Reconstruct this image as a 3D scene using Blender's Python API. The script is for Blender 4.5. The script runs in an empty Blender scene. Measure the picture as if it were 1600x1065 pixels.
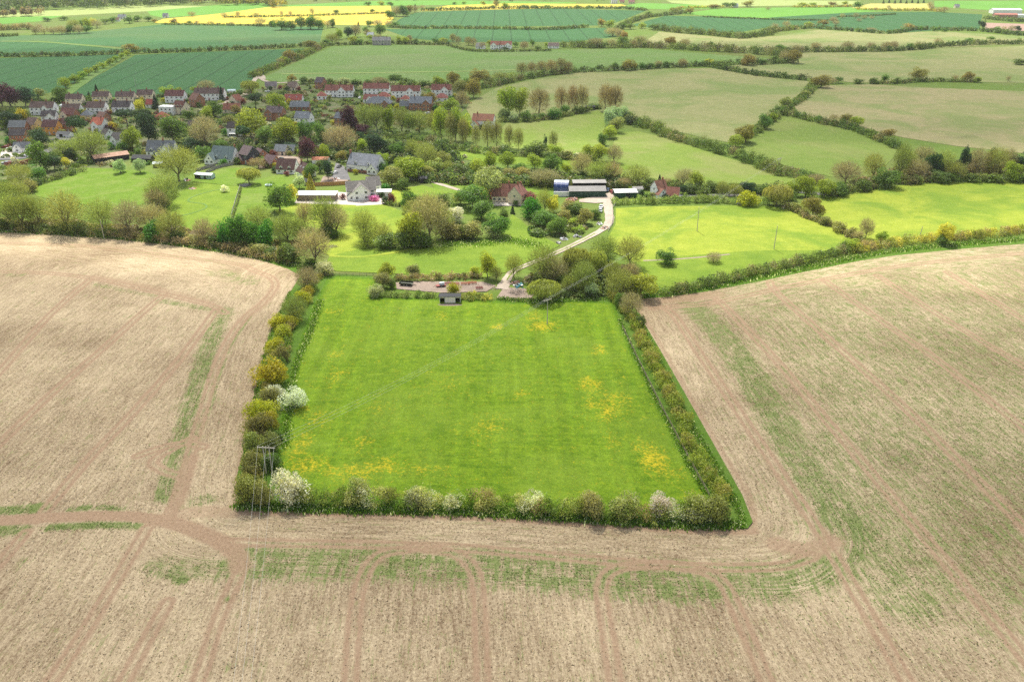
import bpy, math, random
import numpy as np
from mathutils import Vector, Matrix
R = math.radians
sc = bpy.context.scene
COL = sc.collection
rng = np.random.default_rng(7)
random.seed(11)

# ------------------------------------------------------------------ camera
FPX, CXP, CYP, CAMH = 1400.0, 800.0, 532.5, 118.0
PITCH = math.atan(632.5 / FPX)
cam_d = bpy.data.cameras.new('camera')
cam_d.sensor_width = 36.0
cam_d.lens = 36.0 * FPX / 1600.0
cam_d.clip_start = 1.0
cam_d.clip_end = 30000.0
cam = bpy.data.objects.new('camera', cam_d)
cam.location = (0, 0, CAMH)
cam.rotation_euler = (math.pi / 2 - PITCH, 0, 0)
COL.objects.link(cam)
sc.camera = cam

# ------------------------------------------------------------------ world, sun, exposure
SUN_EL, SUN_AZ = 56.0, -15.0          # azimuth measured from +Y towards +X
SUND = Vector((math.sin(R(SUN_AZ)) * math.cos(R(SUN_EL)), math.cos(R(SUN_AZ)) * math.cos(R(SUN_EL)), math.sin(R(SUN_EL))))
wd = bpy.data.worlds.new('World'); sc.world = wd; wd.use_nodes = True
wn = wd.node_tree; wn.nodes.clear()
wo = wn.nodes.new('ShaderNodeOutputWorld'); wb = wn.nodes.new('ShaderNodeBackground'); ws = wn.nodes.new('ShaderNodeTexSky')
ws.sky_type = 'NISHITA'; ws.sun_disc = False; ws.sun_elevation = R(SUN_EL); ws.sun_rotation = R(SUN_AZ)
ws.air_density = 1.0; ws.dust_density = 1.6; ws.ozone_density = 1.0
wb.inputs[1].default_value = 0.14
wh = wn.nodes.new('ShaderNodeHueSaturation'); wh.inputs['Saturation'].default_value = .45      # a half clouded, whitish sky
wn.links.new(ws.outputs[0], wh.inputs['Color']); wn.links.new(wh.outputs[0], wb.inputs[0]); wn.links.new(wb.outputs[0], wo.inputs[0])
sd = bpy.data.lights.new('sun', 'SUN'); sd.energy = 4.9; sd.angle = R(0.5); sd.color = (1.0, 0.95, 0.85)
so = bpy.data.objects.new('sun', sd); COL.objects.link(so); so.location = (0, 0, 400)
so.rotation_euler = SUND.to_track_quat('Z', 'Y').to_euler()
vs = sc.view_settings
vs.view_transform = 'Standard'; vs.look = 'None'; vs.gamma = 1.0; vs.use_curve_mapping = False
vs.exposure = 0.54
sc.cycles.use_denoising = False
sc.cycles.sample_clamp_indirect = 1.5
sc.cycles.max_bounces = 6; sc.cycles.diffuse_bounces = 3; sc.cycles.transmission_bounces = 4
sc.cycles.transparent_max_bounces = 8; sc.cycles.volume_bounces = 1
sc.cycles.caustics_reflective = False; sc.cycles.caustics_refractive = False

# ------------------------------------------------------------------ photo pixel -> ground
cp, sp = math.cos(PITCH), math.sin(PITCH)
def G(px, py):
    a = (px - CXP) / FPX; b = (CYP - py) / FPX
    dy = cp + b * sp; dz = -sp + b * cp
    t = -CAMH / dz
    return np.array((a * t, dy * t))
def GV(px, py, z=0.0):
    g = G(px, py); return Vector((g[0], g[1], z))
def mpp(px, py):                       # metres for one photo pixel, across the view, at that ground point
    b = (CYP - py) / FPX
    return -CAMH / (-sp + b * cp) / FPX
def height_at(px, py, hpx):            # height of a thing standing at (px, py) that reaches hpx higher in the photo
    g = G(px, py); b = (CYP - (py - hpx)) / FPX
    dy = cp + b * sp; dz = -sp + b * cp
    return max(0.3, CAMH + g[1] * dz / dy)
def GP(pts): return np.array([G(x, y) for x, y in pts])
def smooth(pts, n=6):                  # Catmull-Rom through ground points
    P = np.asarray(pts, float); out = []
    for i in range(len(P) - 1):
        p0 = P[max(i - 1, 0)]; p1 = P[i]; p2 = P[i + 1]; p3 = P[min(i + 2, len(P) - 1)]
        for t in np.arange(n) / n:
            out.append(0.5 * ((2 * p1) + (-p0 + p2) * t + (2 * p0 - 5 * p1 + 4 * p2 - p3) * t * t + (-p0 + 3 * p1 - 3 * p2 + p3) * t ** 3))
    out.append(P[-1]); return np.array(out)
def resample(P, step):
    P = np.asarray(P, float); d = np.r_[0, np.cumsum(np.hypot(*np.diff(P, axis=0).T))]
    s = np.arange(0, d[-1], step)
    return np.c_[np.interp(s, d, P[:, 0]), np.interp(s, d, P[:, 1])]

# ------------------------------------------------------------------ materials
def lin(h):
    if isinstance(h, str):
        c = [int(h[i:i + 2], 16) / 255 for i in (0, 2, 4)]
        return tuple((x / 12.92 if x <= .04045 else ((x + .055) / 1.055) ** 2.4) for x in c)
    return tuple(h)
class NT:
    def __init__(s, name):
        s.m = bpy.data.materials.new(name); s.m.use_nodes = True; s.t = s.m.node_tree; s.t.nodes.clear()
        s.out = s.t.nodes.new('ShaderNodeOutputMaterial')
    def n(s, typ, props=None, out=0, **kw):
        nd = s.t.nodes.new('ShaderNode' + typ)
        for k, v in (props or {}).items(): setattr(nd, k, v)
        for k, v in kw.items():
            i = nd.inputs[int(k[1:])] if k[0] == 'i' and k[1:].isdigit() else nd.inputs[k.replace('_', ' ')]
            s.put(i, v)
        return nd.outputs[out]
    def put(s, i, v):
        if isinstance(v, bpy.types.NodeSocket): s.t.links.new(v, i)
        elif isinstance(v, (tuple, list)) and i.type == 'RGBA': i.default_value = (*v[:3], 1)
        else: i.default_value = v
    def math(s, op, a, b=0.0, c=0.0): return s.n('Math', {'operation': op}, i0=a, i1=b, i2=c)
    def ramp(s, x, a, b, lo=0.0, hi=1.0): return s.n('MapRange', {'clamp': True}, i0=x, i1=a, i2=b, i3=lo, i4=hi)
    def mix(s, f, a, b, mode='MIX'): return s.n('Mix', {'data_type': 'RGBA', 'blend_type': mode}, 2, i0=f, i6=a, i7=b)
    def noise(s, vec, scale, detail=4.0, rough=.55, dist=0.0): return s.n('TexNoise', None, 0, Vector=vec, Scale=scale, Detail=detail, Roughness=rough, Distortion=dist)
    def attr(s, name, out=2): return s.n('Attribute', {'attribute_name': name}, out)
    def pos(s): return s.n('NewGeometry', None, 0)
    def gain(s, c, f): return s.mix(1.0, c, s.n('CombineColor', None, 0, i0=f, i1=f, i2=f), 'MULTIPLY')
    def surf(s, color, rough=.9, spec=.2, metal=0.0, bump=None, bstr=.3, bdist=.1):
        nd = s.t.nodes.new('ShaderNodeBsdfPrincipled')
        s.put(nd.inputs['Base Color'], color); s.put(nd.inputs['Roughness'], rough); s.put(nd.inputs['Specular IOR Level'], spec); s.put(nd.inputs['Metallic'], metal)
        if bump is not None:
            b = s.t.nodes.new('ShaderNodeBump'); b.inputs['Strength'].default_value = bstr; b.inputs['Distance'].default_value = bdist
            s.put(b.inputs['Height'], bump); s.t.links.new(b.outputs[0], nd.inputs['Normal'])
        s.t.links.new(nd.outputs[0], s.out.inputs[0]); return s.m

_mc = {}
def plain(name, col, rough=.8, spec=.3, metal=0.0, var=.18, scale=1.2):
    key = (name, str(col), rough)
    if key in _mc: return _mc[key]
    t = NT(name); v = t.n('TexCoord', None, 3)
    k = t.ramp(t.noise(v, scale, 5, .65), .25, .75, 1 - var, 1 + var)
    _mc[key] = t.surf(t.gain(lin(col), k), rough, spec, metal); return _mc[key]
def roof_mat(col):
    key = ('roof', col)
    if key in _mc: return _mc[key]
    t = NT('roof_tiles'); v = t.n('TexCoord', None, 3)
    br = t.n('TexBrick', None, 0, Vector=t.n('CombineXYZ', None, 0, i0=t.n('SeparateXYZ', None, 0, i0=v), i1=t.math('MULTIPLY', t.n('SeparateXYZ', None, 2, i0=v), 1.4)),
             Color1=(1.0, 1, 1), Color2=(.72, .72, .72), Mortar=(.45, .45, .45), Scale=2.2, Mortar_Size=.03)
    k = t.ramp(t.noise(v, .7, 6, .7), .25, .75, .62, 1.35)
    c = t.mix(.6, lin(col), br, 'MULTIPLY')
    _mc[key] = t.surf(t.gain(c, k), .85, .2); return _mc[key]
def brick_mat(col):
    key = ('brick', col)
    if key in _mc: return _mc[key]
    t = NT('brick_wall'); v = t.n('TexCoord', None, 3)
    k = t.ramp(t.noise(v, 2.5, 7, .75), .25, .75, .7, 1.3)
    _mc[key] = t.surf(t.gain(lin(col), k), .9, .2); return _mc[key]

def foliage():
    t = NT('leaves')
    c = t.mix(1.0, t.attr('col', 0), t.n('ObjectInfo', None, 1), 'MULTIPLY')
    isl = t.n('NewGeometry', None, 8)
    k = t.ramp(isl, 0, 1, .62, 1.38)
    c = t.gain(c, t.math('MULTIPLY', k, 1.6))
    c = t.n('HueSaturation', None, 0, Hue=t.ramp(t.n('ObjectInfo', None, 5), 0, 1, .488, .512), Saturation=1.0, Value=1.0, Color=c)
    d = t.n('BsdfDiffuse', None, 0, Color=c)
    tr = t.n('BsdfTranslucent', None, 0, Color=t.mix(1.0, c, (1.25, 1.2, .7), 'MULTIPLY'))
    g = t.n('BsdfGlossy', None, 0, Color=(.5, .5, .5), Roughness=.45)
    m1 = t.n('MixShader', None, 0, i0=.45, i1=d, i2=tr)
    m2 = t.n('MixShader', None, 0, i0=.03, i1=m1, i2=g)
    t.t.links.new(m2, t.out.inputs[0]); return t.m
LEAF = foliage()
def bark():
    t = NT('bark'); p = t.pos()
    return t.surf(t.gain(t.mix(t.noise(p, 1.3, 3), (.13, .105, .08), (.2, .18, .15)), t.ramp(t.noise(p, 5, 5), .3, .7, .7, 1.3)), .95, .1)
BARK = bark()

# ------------------------------------------------------------------ object helpers
def tag(o, label=None, cat=None, group=None, kind=None):
    if label: o['label'] = label
    if cat: o['category'] = cat
    if group: o['group'] = group
    if kind: o['kind'] = kind
    return o
def empty(name, loc=(0, 0, 0), rz=0.0, parent=None):
    o = bpy.data.objects.new(name, None); o.empty_display_size = .5
    o.location = loc; o.rotation_euler = (0, 0, rz); o.parent = parent
    COL.objects.link(o); return o
def link(name, me, parent=None, loc=None):
    o = bpy.data.objects.new(name, me); o.parent = parent
    if loc is not None: o.location = loc
    COL.objects.link(o); return o
def mesh_np(name, V, F, mats=(), col=None, mi=None, attrs=None, smooth_=False):
    """V (n,3); F (m,4) or (m,3)."""
    V = np.asarray(V, np.float32); F = np.asarray(F, np.int32); k = F.shape[1]
    me = bpy.data.meshes.new(name)
    me.vertices.add(len(V)); me.vertices.foreach_set('co', V.ravel())
    me.loops.add(F.size); me.loops.foreach_set('vertex_index', F.ravel())
    me.polygons.add(len(F)); me.polygons.foreach_set('loop_start', np.arange(0, F.size, k, dtype=np.int32))
    if mi is not None: me.polygons.foreach_set('material_index', np.asarray(mi, np.int32))
    me.update(calc_edges=True)
    for m in mats: me.materials.append(m)
    if col is not None:
        a = me.color_attributes.new('col', 'FLOAT_COLOR', 'POINT')
        a.data.foreach_set('color', np.c_[np.asarray(col, np.float32), np.ones(len(V), np.float32)].astype(np.float32).ravel())
    for n_, d_ in (attrs or {}).items():
        a = me.attributes.new(n_, 'FLOAT', 'POINT'); a.data.foreach_set('value', np.asarray(d_, np.float32))
    if smooth_: me.polygons.foreach_set('use_smooth', np.ones(len(F), bool))
    return me
class MB:
    """collects boxes, prisms and tubes of one mesh, with a material for each"""
    def __init__(s): s.v = []; s.f = []; s.m = []; s.mats = []
    def mi(s, m):
        if m not in s.mats: s.mats.append(m)
        return s.mats.index(m)
    def poly(s, vs, fs, m):
        o = len(s.v); s.v += [tuple(p) for p in vs]; k = s.mi(m)
        for f in fs: s.f.append(tuple(i + o for i in f)); s.m.append(k)
        return s
    def box(s, x0, x1, y0, y1, z0, z1, m, M=None):
        vs = [(x, y, z) for z in (z0, z1) for x, y in ((x0, y0), (x1, y0), (x1, y1), (x0, y1))]
        if M is not None: vs = [M @ Vector(p) for p in vs]
        return s.poly(vs, [(3, 2, 1, 0), (4, 5, 6, 7), (0, 1, 5, 4), (1, 2, 6, 5), (2, 3, 7, 6), (3, 0, 4, 7)], m)
    def prism(s, prof, axis, a0, a1, m, M=None):
        """closed 2D profile pushed along an axis ('x': profile is y,z; 'y': profile is x,z)"""
        n = len(prof)
        vs = [((a, p, q) if axis == 'x' else (p, a, q)) for a in (a0, a1) for p, q in prof]
        if M is not None: vs = [M @ Vector(p) for p in vs]
        fs = [tuple(range(n)), tuple(range(2 * n - 1, n - 1, -1))] + [((i + 1) % n, i, i + n, (i + 1) % n + n) for i in range(n)]
        return s.poly(vs, fs, m)
    def tube(s, p, q, r0, r1, m, n=8):
        p = Vector(p); q = Vector(q); d = (q - p).normalized()
        a = d.orthogonal().normalized(); b = d.cross(a)
        vs = []
        for c, r in ((p, r0), (q, r1)):
            vs += [c + (a * math.cos(t) + b * math.sin(t)) * r for t in (2 * math.pi * i / n for i in range(n))]
        fs = [(i, (i + 1) % n, (i + 1) % n + n, i + n) for i in range(n)] + [tuple(range(n - 1, -1, -1)), tuple(range(n, 2 * n))]
        return s.poly(vs, fs, m)
    def mesh(s, name):
        me = bpy.data.meshes.new(name); me.from_pydata(s.v, [], s.f)
        for m in s.mats: me.materials.append(m)
        me.polygons.foreach_set('material_index', s.m); me.update(); return me
    def build(s, name, parent=None, loc=None): return link(name, s.mesh(name), parent, loc)

# ================================================================== GROUND AND FIELDS
def sheet(name, pts, mat, z, label, raw=False):
    P = np.asarray(pts) if raw else GP(pts)
    me = bpy.data.meshes.new(name)
    me.from_pydata([(x, y, 0.0) for x, y in P], [], [tuple(range(len(P)))]); me.update()
    if me.polygons[0].normal.z < 0: me.flip_normals()
    me.materials.append(mat)
    o = link(name, me); o.location.z = z
    return tag(o, label, name.replace('_', ' '), kind='structure')

def direction(p, q):
    a = G(*p); b = G(*q); return math.atan2(b[1] - a[1], b[0] - a[0])

def field_mat(name, c1, c2, c3=None, big=.012, mid=.15, c3amt=.5, ang=0.0, streak=.35, tram=0.0, tramdark=.62, fine=2.2, tw=1.5):
    """crop or grass: two tones mixed by clumps, a third in broad patches, streaks along the working direction, tramlines"""
    t = NT(name); p = t.pos()
    v = t.n('VectorRotate', {'rotation_type': 'Z_AXIS'}, 0, Vector=p, Angle=-ang)
    sx = t.n('SeparateXYZ', None, 0, i0=v); sy = t.n('SeparateXYZ', None, 1, i0=v)
    st = t.n('CombineXYZ', None, 0, i0=t.math('MULTIPLY', sx, .05), i1=t.math('MULTIPLY', sy, .9))
    n1 = t.noise(p, mid, 6, .62); n2 = t.noise(st, 1.0, 5, .6); n3 = t.noise(p, fine, 4, .7)
    f = t.math('ADD', t.math('MULTIPLY', n1, .55), t.math('ADD', t.math('MULTIPLY', n2, streak), t.math('MULTIPLY', n3, .3)))
    m_ = .5 * (.85 + streak)
    c = t.mix(t.ramp(f, m_ - .16, m_ + .16), lin(c1), lin(c2))
    if c3 is not None:
        g = t.math('ADD', t.noise(p, big, 5, .6, .8), t.math('MULTIPLY', t.math('SUBTRACT', n2, .5), .45))
        c = t.mix(t.ramp(g, .5 - .05, .5 + .13, 0, c3amt), c, lin(c3))
    c = t.gain(c, t.ramp(n3, .3, .7, .8, 1.2))
    if tram:
        u = t.math('DIVIDE', sy, tram)
        fr = t.math('ABSOLUTE', t.math('SUBTRACT', t.math('FRACT', u), .5))
        k = t.ramp(fr, .0, tw / tram, tramdark, 1.0)
        c = t.gain(c, k)
    return t.surf(c, .95, .1)

# albedos
LAWN1, LAWN2, LAWN3 = (.115, .19, .018), (.19, .26, .03), (.08, .155, .016)
base = field_mat('rough_grass_ground', (.085, .15, .02), (.14, .2, .035), (.16, .16, .06), mid=.08)
sheet('ground', [(-7000, -3000), (7000, -3000), (7000, 11000), (-7000, 11000)], base, 0.0, 'green grassy farmland reaching the horizon', True)

CROP = ((.036, .103, .033), (.05, .138, .044))
m_crop1 = field_mat('young_wheat_west', *CROP, None, ang=direction((0, 122), (120, 88)), tram=24, tramdark=.6, streak=.2)
m_crop2 = field_mat('young_wheat_middle', *CROP, (.04, .14, .05), big=.01, ang=direction((330, 130), (415, 78)), tram=24, tramdark=.55, streak=.2, c3amt=.3)
m_crop3 = field_mat('young_wheat_far', (.04, .115, .04), (.055, .15, .045), (.13, .17, .06), big=.005, c3amt=.4, streak=.25)
m_past = field_mat('pasture_light', (.1, .19, .04), (.15, .235, .06), (.19, .22, .1), ang=direction((520, 100), (800, 100)), streak=.5, big=.01)
m_stgr = field_mat('stubble_green', (.2, .215, .075), (.28, .27, .125), (.13, .2, .045), ang=direction((850, 190), (1200, 130)), streak=.7, big=.016, c3amt=.75)
m_stgr2 = field_mat('stubble_green_east', (.22, .21, .09), (.3, .26, .135), (.14, .2, .05), ang=direction((1500, 200), (1290, 140)), streak=.8, big=.02, c3amt=.7)
m_slope = field_mat('rough_pasture', (.14, .215, .03), (.2, .26, .05), (.25, .235, .1), ang=direction((980, 215), (1150, 260)), streak=.5, big=.025, c3amt=.45)
m_slope2 = field_mat('rough_pasture_east', (.12, .185, .03), (.165, .225, .045), (.22, .215, .08), ang=direction((1215, 185), (1390, 240)), streak=.45, big=.02, c3amt=.4)
m_bright = field_mat('bright_grass', (.2, .265, .025), (.3, .34, .045), (.11, .2, .02), ang=0.1, streak=.45, big=.03, c3amt=.75)
m_rape = field_mat('oilseed_rape', (.52, .38, .035), (.64, .48, .07), (.42, .4, .08), ang=.1, streak=.3)
m_bgreen = field_mat('spring_barley', (.1, .26, .03), (.15, .32, .05), (.09, .22, .03), ang=.2, streak=.3, big=.006)
m_palegr = field_mat('pale_grass', (.26, .33, .1), (.33, .38, .13), None, ang=.1)
m_paley = field_mat('pale_oilseed', (.4, .37, .09), (.5, .44, .13), None, ang=.1)
m_lawn = field_mat('mown_lawn', LAWN1, LAWN2, LAWN3, big=.04, streak=.4, c3amt=.45)
m_lawn2 = field_mat('garden_lawn', (.09, .165, .014), (.14, .225, .022), (.19, .23, .06), big=.08, mid=.3, streak=.3)
m_dirt = field_mat('bare_dirt', (.25, .19, .15), (.34, .27, .22), (.2, .16, .13), big=.06, mid=.3, streak=.15)
m_track = field_mat('gravel_track', (.36, .3, .24), (.48, .41, .34), (.27, .22, .17), big=.08, mid=.4, streak=.15)
m_pave = field_mat('pale_gravel', (.5, .45, .4), (.62, .57, .51), (.42, .37, .33), big=.1, mid=.5, streak=.1)
m_tar = field_mat('tarmac', (.14, .135, .14), (.19, .185, .19), (.1, .1, .1), big=.05, streak=.1)

FIELDS = [
 ('wheat_field', [(-160, 96), (0, 91), (100, 88), (193, 85), (150, 110), (104, 137), (60, 150), (-160, 160)], m_crop1, 'dark green wheat field with faint tramlines at the left edge'),
 ('wheat_field', [(212, 86), (300, 82), (482, 76), (440, 98), (405, 122), (390, 136), (330, 152), (108, 152), (128, 132)], m_crop2, 'dark green wheat field with tramlines behind the village'),
 ('pasture_field', [(408, 123), (440, 108), (480, 90), (520, 73), (600, 70), (700, 72), (745, 80), (880, 78), (1000, 76), (1100, 84), (1218, 93), (1150, 99), (1060, 104), (960, 109), (880, 113), (800, 124), (600, 130), (450, 130)], m_past, 'wide light green pasture above the village'),
 ('wheat_field', [(-200, 66), (0, 64), (60, 66), (190, 76), (200, 82), (0, 88), (-200, 92)], m_crop1, 'dark green wedge of wheat left of the lone oak'),
 ('wheat_field', [(-200, 60), (60, 55), (150, 49), (260, 38), (400, 41), (505, 43), (500, 66), (400, 73), (205, 82), (190, 74), (60, 64), (-200, 64)], m_crop3, 'broad green wheat field with bare patches'),
 ('oilseed_field', [(240, 36), (255, 30), (330, 23), (420, 11), (610, 9), (615, 30), (600, 40), (430, 38), (330, 38)], m_rape, 'bright yellow oilseed field beyond the wheat'),
 ('pale_field', [(-200, 24), (0, 22), (120, 14), (230, 9), (330, 10), (230, 18), (100, 25), (-200, 32)], m_palegr, 'pale green strip field below the far wood'),
 ('barley_field', [(-200, 32), (100, 25), (60, 34), (0, 38), (-200, 42)], m_bgreen, 'small green field left of the farm trees'),
 ('barley_field', [(230, 18), (345, 8), (430, 4), (430, 10), (340, 22), (255, 28), (235, 24)], m_bgreen, 'green field between the far wood and the oilseed'),
 ('barley_field', [(440, 9), (600, 1), (720, 1), (900, 4), (900, 6), (640, 9), (440, 11)], m_bgreen, 'far green field behind the oilseed'),
 ('wheat_field', [(650, 20), (720, 17), (860, 14), (1010, 17), (985, 27), (950, 40), (605, 44), (625, 30)], m_crop1, 'dark blue-green wheat field right of the oilseed'),
 ('wheat_field', [(600, 46), (780, 45), (945, 44), (965, 58), (890, 66), (700, 66), (640, 60)], m_crop1, 'dark wheat field behind the white cottages'),
 ('oilseed_field', [(655, 17), (700, 9), (790, 6), (970, 7), (985, 11), (860, 13), (700, 17)], m_rape, 'thin yellow oilseed strip under the far hedge'),
 ('barley_field', [(960, 13), (1000, 5), (1110, 8), (1120, 14), (1040, 15)], m_bgreen, 'bright green strip beside the far white buildings'),
 ('wheat_field', [(985, 40), (1040, 25), (1100, 26), (1200, 30), (1300, 33), (1390, 49), (1300, 46), (1205, 42), (1150, 52), (1020, 44)], m_crop1, 'dark wheat field under the bright green slope'),
 ('barley_field', [(1065, 22), (1120, 14), (1240, 12), (1330, 12), (1400, 17), (1340, 20), (1300, 31), (1200, 29), (1100, 25)], m_bgreen, 'sunlit bright green slope near the top'),
 ('wheat_field', [(1200, 28), (1330, 20), (1460, 19), (1535, 23), (1530, 46), (1480, 47), (1395, 52), (1310, 44)], m_crop1, 'dark wheat field left of the red barn farm'),
 ('oilseed_field', [(1330, 13), (1360, 6), (1450, 6), (1455, 14), (1400, 15)], m_paley, 'small yellow field below a line of conifers'),
 ('barley_field', [(1460, 2), (1800, 1), (1800, 17), (1600, 17), (1540, 16), (1460, 11)], m_bgreen, 'sunlit green field behind the red barn farm'),
 ('pale_field', [(1040, 1), (1200, 0), (1345, 2), (1330, 8), (1120, 11), (1050, 5)], m_palegr, 'pale yellow-green field at the top edge'),
 ('pasture_field', [(1000, 70), (1030, 50), (1100, 56), (1150, 60), (1210, 57), (1280, 47), (1390, 53), (1460, 49), (1600, 57), (1800, 60), (1800, 72), (1600, 69), (1530, 72), (1400, 80), (1250, 82), (1130, 78)], m_stgr, 'pale green pasture between two hedges on the right'),
 ('stubble_field', [(1225, 100), (1255, 83), (1400, 81), (1470, 76), (1600, 72), (1800, 74), (1800, 140), (1600, 130), (1420, 126), (1340, 130), (1260, 122), (1180, 115), (1130, 106), (1160, 100)], m_stgr, 'green and straw stubble field behind the lone oak'),
 ('stubble_field', [(728, 170), (735, 160), (775, 138), (830, 125), (900, 114), (1000, 108), (1110, 107), (1180, 118), (1260, 127), (1272, 131), (1215, 172), (1172, 200), (1146, 224), (1105, 217), (1000, 192), (975, 182), (940, 175), (800, 188), (740, 190)], m_stgr, 'straw coloured stubble field behind the tall poplars'),
 ('stubble_field', [(1288, 134), (1360, 132), (1440, 137), (1600, 143), (1850, 150), (1850, 262), (1600, 240), (1490, 228), (1410, 215), (1330, 196), (1248, 178), (1240, 165)], m_stgr2, 'brown and green stubble field on the right hillside'),
 ('rough_field', [(1216, 181), (1250, 184), (1330, 204), (1402, 234), (1395, 248), (1365, 276), (1300, 277), (1210, 255), (1150, 233), (1170, 212)], m_slope2, 'olive green paddock enclosed by hedges on the slope'),
 ('rough_field', [(965, 207), (1000, 206), (1040, 216), (1140, 248), (1245, 280), (1215, 292), (1130, 294), (1000, 290), (960, 270), (952, 240)], m_slope, 'yellow-green rough field below the diagonal hedge'),
 ('grass_field', [(792, 192), (860, 186), (935, 173), (945, 180), (945, 225), (920, 245), (870, 240), (800, 232), (770, 215)], m_slope, 'mown grass field with a faint oval ride'),
 ('grass_strip', [(680, 228), (740, 240), (860, 248), (960, 255), (1000, 262), (960, 268), (860, 262), (740, 252), (690, 242)], m_lawn, 'narrow green strip between two tree lines'),
 ('bright_field', [(1250, 318), (1290, 310), (1340, 301), (1400, 291), (1500, 284), (1600, 281), (1800, 276), (1800, 350), (1600, 359), (1480, 369), (1375, 376), (1345, 382), (1300, 354)], m_bright, 'sunlit yellow-green field on the right'),
 ('garden', [(40, 292), (60, 280), (130, 262), (230, 268), (256, 280), (238, 312), (200, 330), (120, 318), (60, 308)], m_lawn2, 'lawn behind the row of bare trees'),
 ('garden', [(258, 330), (275, 305), (300, 285), (376, 292), (358, 338), (350, 352), (300, 362)], m_lawn, 'mown lawn with a curving path'),
 ('garden', [(300, 284), (318, 272), (345, 265), (372, 262), (395, 268), (376, 292)], m_lawn2, 'small fenced lawn below the grey roofed house'),
 ('garden', [(378, 292), (400, 282), (440, 272), (470, 282), (500, 300), (470, 318), (425, 332), (400, 345), (362, 335)], m_lawn2, 'striped lawn below the brown tiled house'),
 ('lawn', [(430, 330), (470, 318), (600, 320), (628, 330), (640, 345), (630, 380), (560, 390), (515, 400), (470, 375)], m_bright, 'sunlit lawn below the white house'),
 ('lawn', [(515, 400), (560, 390), (640, 386), (700, 386), (780, 372), (795, 345), (800, 335), (815, 345), (830, 360), (875, 384), (820, 412), (790, 426), (760, 434), (620, 428), (525, 424), (508, 415)], m_lawn, 'long mown lawn above the dirt yard'),
 ('grass_strip', [(670, 280), (720, 282), (800, 294), (880, 300), (870, 306), (800, 303), (720, 306), (680, 298)], m_lawn2, 'sunlit grass strip behind the farmhouse'),
 ('garden', [(595, 300), (660, 290), (700, 300), (690, 318), (625, 322), (600, 316)], m_bright, 'garden grass beside the white house'),
]
zf = .03
for nm, pts, mt, lb in FIELDS:
    sheet(nm, pts, mt, zf, lb); zf += .004

# village street surfaces and yards
def ribbon(name, pts, width, mat, z, label, n=6):
    P = smooth(GP(pts), n); T = np.gradient(P, axis=0); T /= np.hypot(T[:, 0], T[:, 1])[:, None] + 1e-9
    Nn = np.c_[-T[:, 1], T[:, 0]]
    w = width if np.ndim(width) else np.full(len(P), width)
    if np.ndim(width): w = np.interp(np.linspace(0, 1, len(P)), np.linspace(0, 1, len(width)), width)
    w = w * (1 + .08 * np.sin(np.arange(len(P)) * 1.7))
    A = P + Nn * w[:, None] / 2; B = P - Nn * w[:, None] / 2
    V = np.r_[np.c_[A, np.zeros(len(P))], np.c_[B, np.zeros(len(P))]]; k = len(P)
    F = np.array([(i + k, i + k + 1, i + 1, i) for i in range(k - 1)])
    o = link(name, mesh_np(name, V, F, [mat])); o.location.z = z
    return tag(o, label, name.replace('_', ' '), kind='structure')
sheet('gravel_yard', [(460, 318), (470, 303), (520, 300), (552, 302), (545, 312), (562, 316), (560, 321)], m_pave, .21, 'pale gravel yard beside the white house')
sheet('patio', [(560, 312), (600, 305), (606, 312), (598, 320), (556, 322)], m_pave, .215, 'paved patio in front of the white house')
sheet('patio', [(498, 290), (505, 276), (540, 272), (545, 286)], m_dirt, .212, 'cluttered paved garden above the timber fence')
sheet('driveway', [(518, 280), (525, 254), (540, 262), (548, 282)], m_tar, .214, 'grey drive beside the white gabled house')
sheet('gravel_yard', [(400, 252), (425, 240), (468, 246), (470, 256), (440, 262), (405, 264)], m_dirt, .211, 'gravel yard in front of the grey roofed garage')
sheet('dirt_yard', [(618, 442), (640, 440), (755, 441), (775, 447), (760, 456), (690, 458), (620, 452)], m_dirt, .216, 'bare dirt yard behind the field shelter')
sheet('dirt_yard', [(776, 466), (788, 448), (800, 450), (828, 452), (834, 462), (826, 469), (800, 471)], m_dirt, .217, 'dirt turning area at the end of the drive')
sheet('patio', [(770, 312), (835, 312), (838, 322), (770, 322)], m_pave, .218, 'paved terrace in front of the farmhouse')
sheet('farm_yard', [(938, 306), (955, 300), (964, 306), (958, 316), (930, 318), (905, 316), (905, 312)], m_track, .219, 'pale yard between the barn and the drive')
sheet('street', [(2, 236), (30, 226), (60, 234), (56, 243), (20, 250), (0, 246)], m_pave, .213, 'pale street with parked cars at the left')
sheet('street', [(82, 218), (98, 208), (112, 213), (104, 228), (86, 232)], m_tar, .2135, 'grey court between the ochre house and the cedar')
ribbon('street', [(-40, 250), (0, 249), (40, 246), (75, 236), (100, 222)], 6, m_tar, .222, 'grey village street at the left')
ribbon('drive', [(962, 306), (950, 316), (951, 330), (952, 346), (941, 359), (908, 377), (859, 400), (822, 415), (801, 425), (790, 440), (784, 452)], [6, 4.6, 4.2, 4, 3.4, 2.9, 2.8, 2.8, 3.0, 3.6, 5.2], m_track, .224, 'pale stony drive curving down past the paddock')
ribbon('grass_strip', [(930, 365), (908, 377), (859, 400), (822, 415), (803, 424), (792, 438)], .55, m_lawn, .2242, 'grassy middle of the stony drive')
ribbon('lane', [(640, 280), (668, 283), (690, 289), (716, 297), (745, 306), (775, 312)], 3.0, m_track, .223, 'pale lane leading to the farmhouse')
ribbon('lane', [(1060, 306), (1110, 306), (1160, 305), (1205, 303), (1240, 300), (1310, 306)], 5.0, m_tar, .225, 'grey road behind the trimmed hedge')
ribbon('lane', [(340, 165), (372, 152), (385, 146), (398, 125), (408, 118), (412, 124)], 4.5, m_track, .2235, 'pale lane leaving the village between fields')
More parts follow.
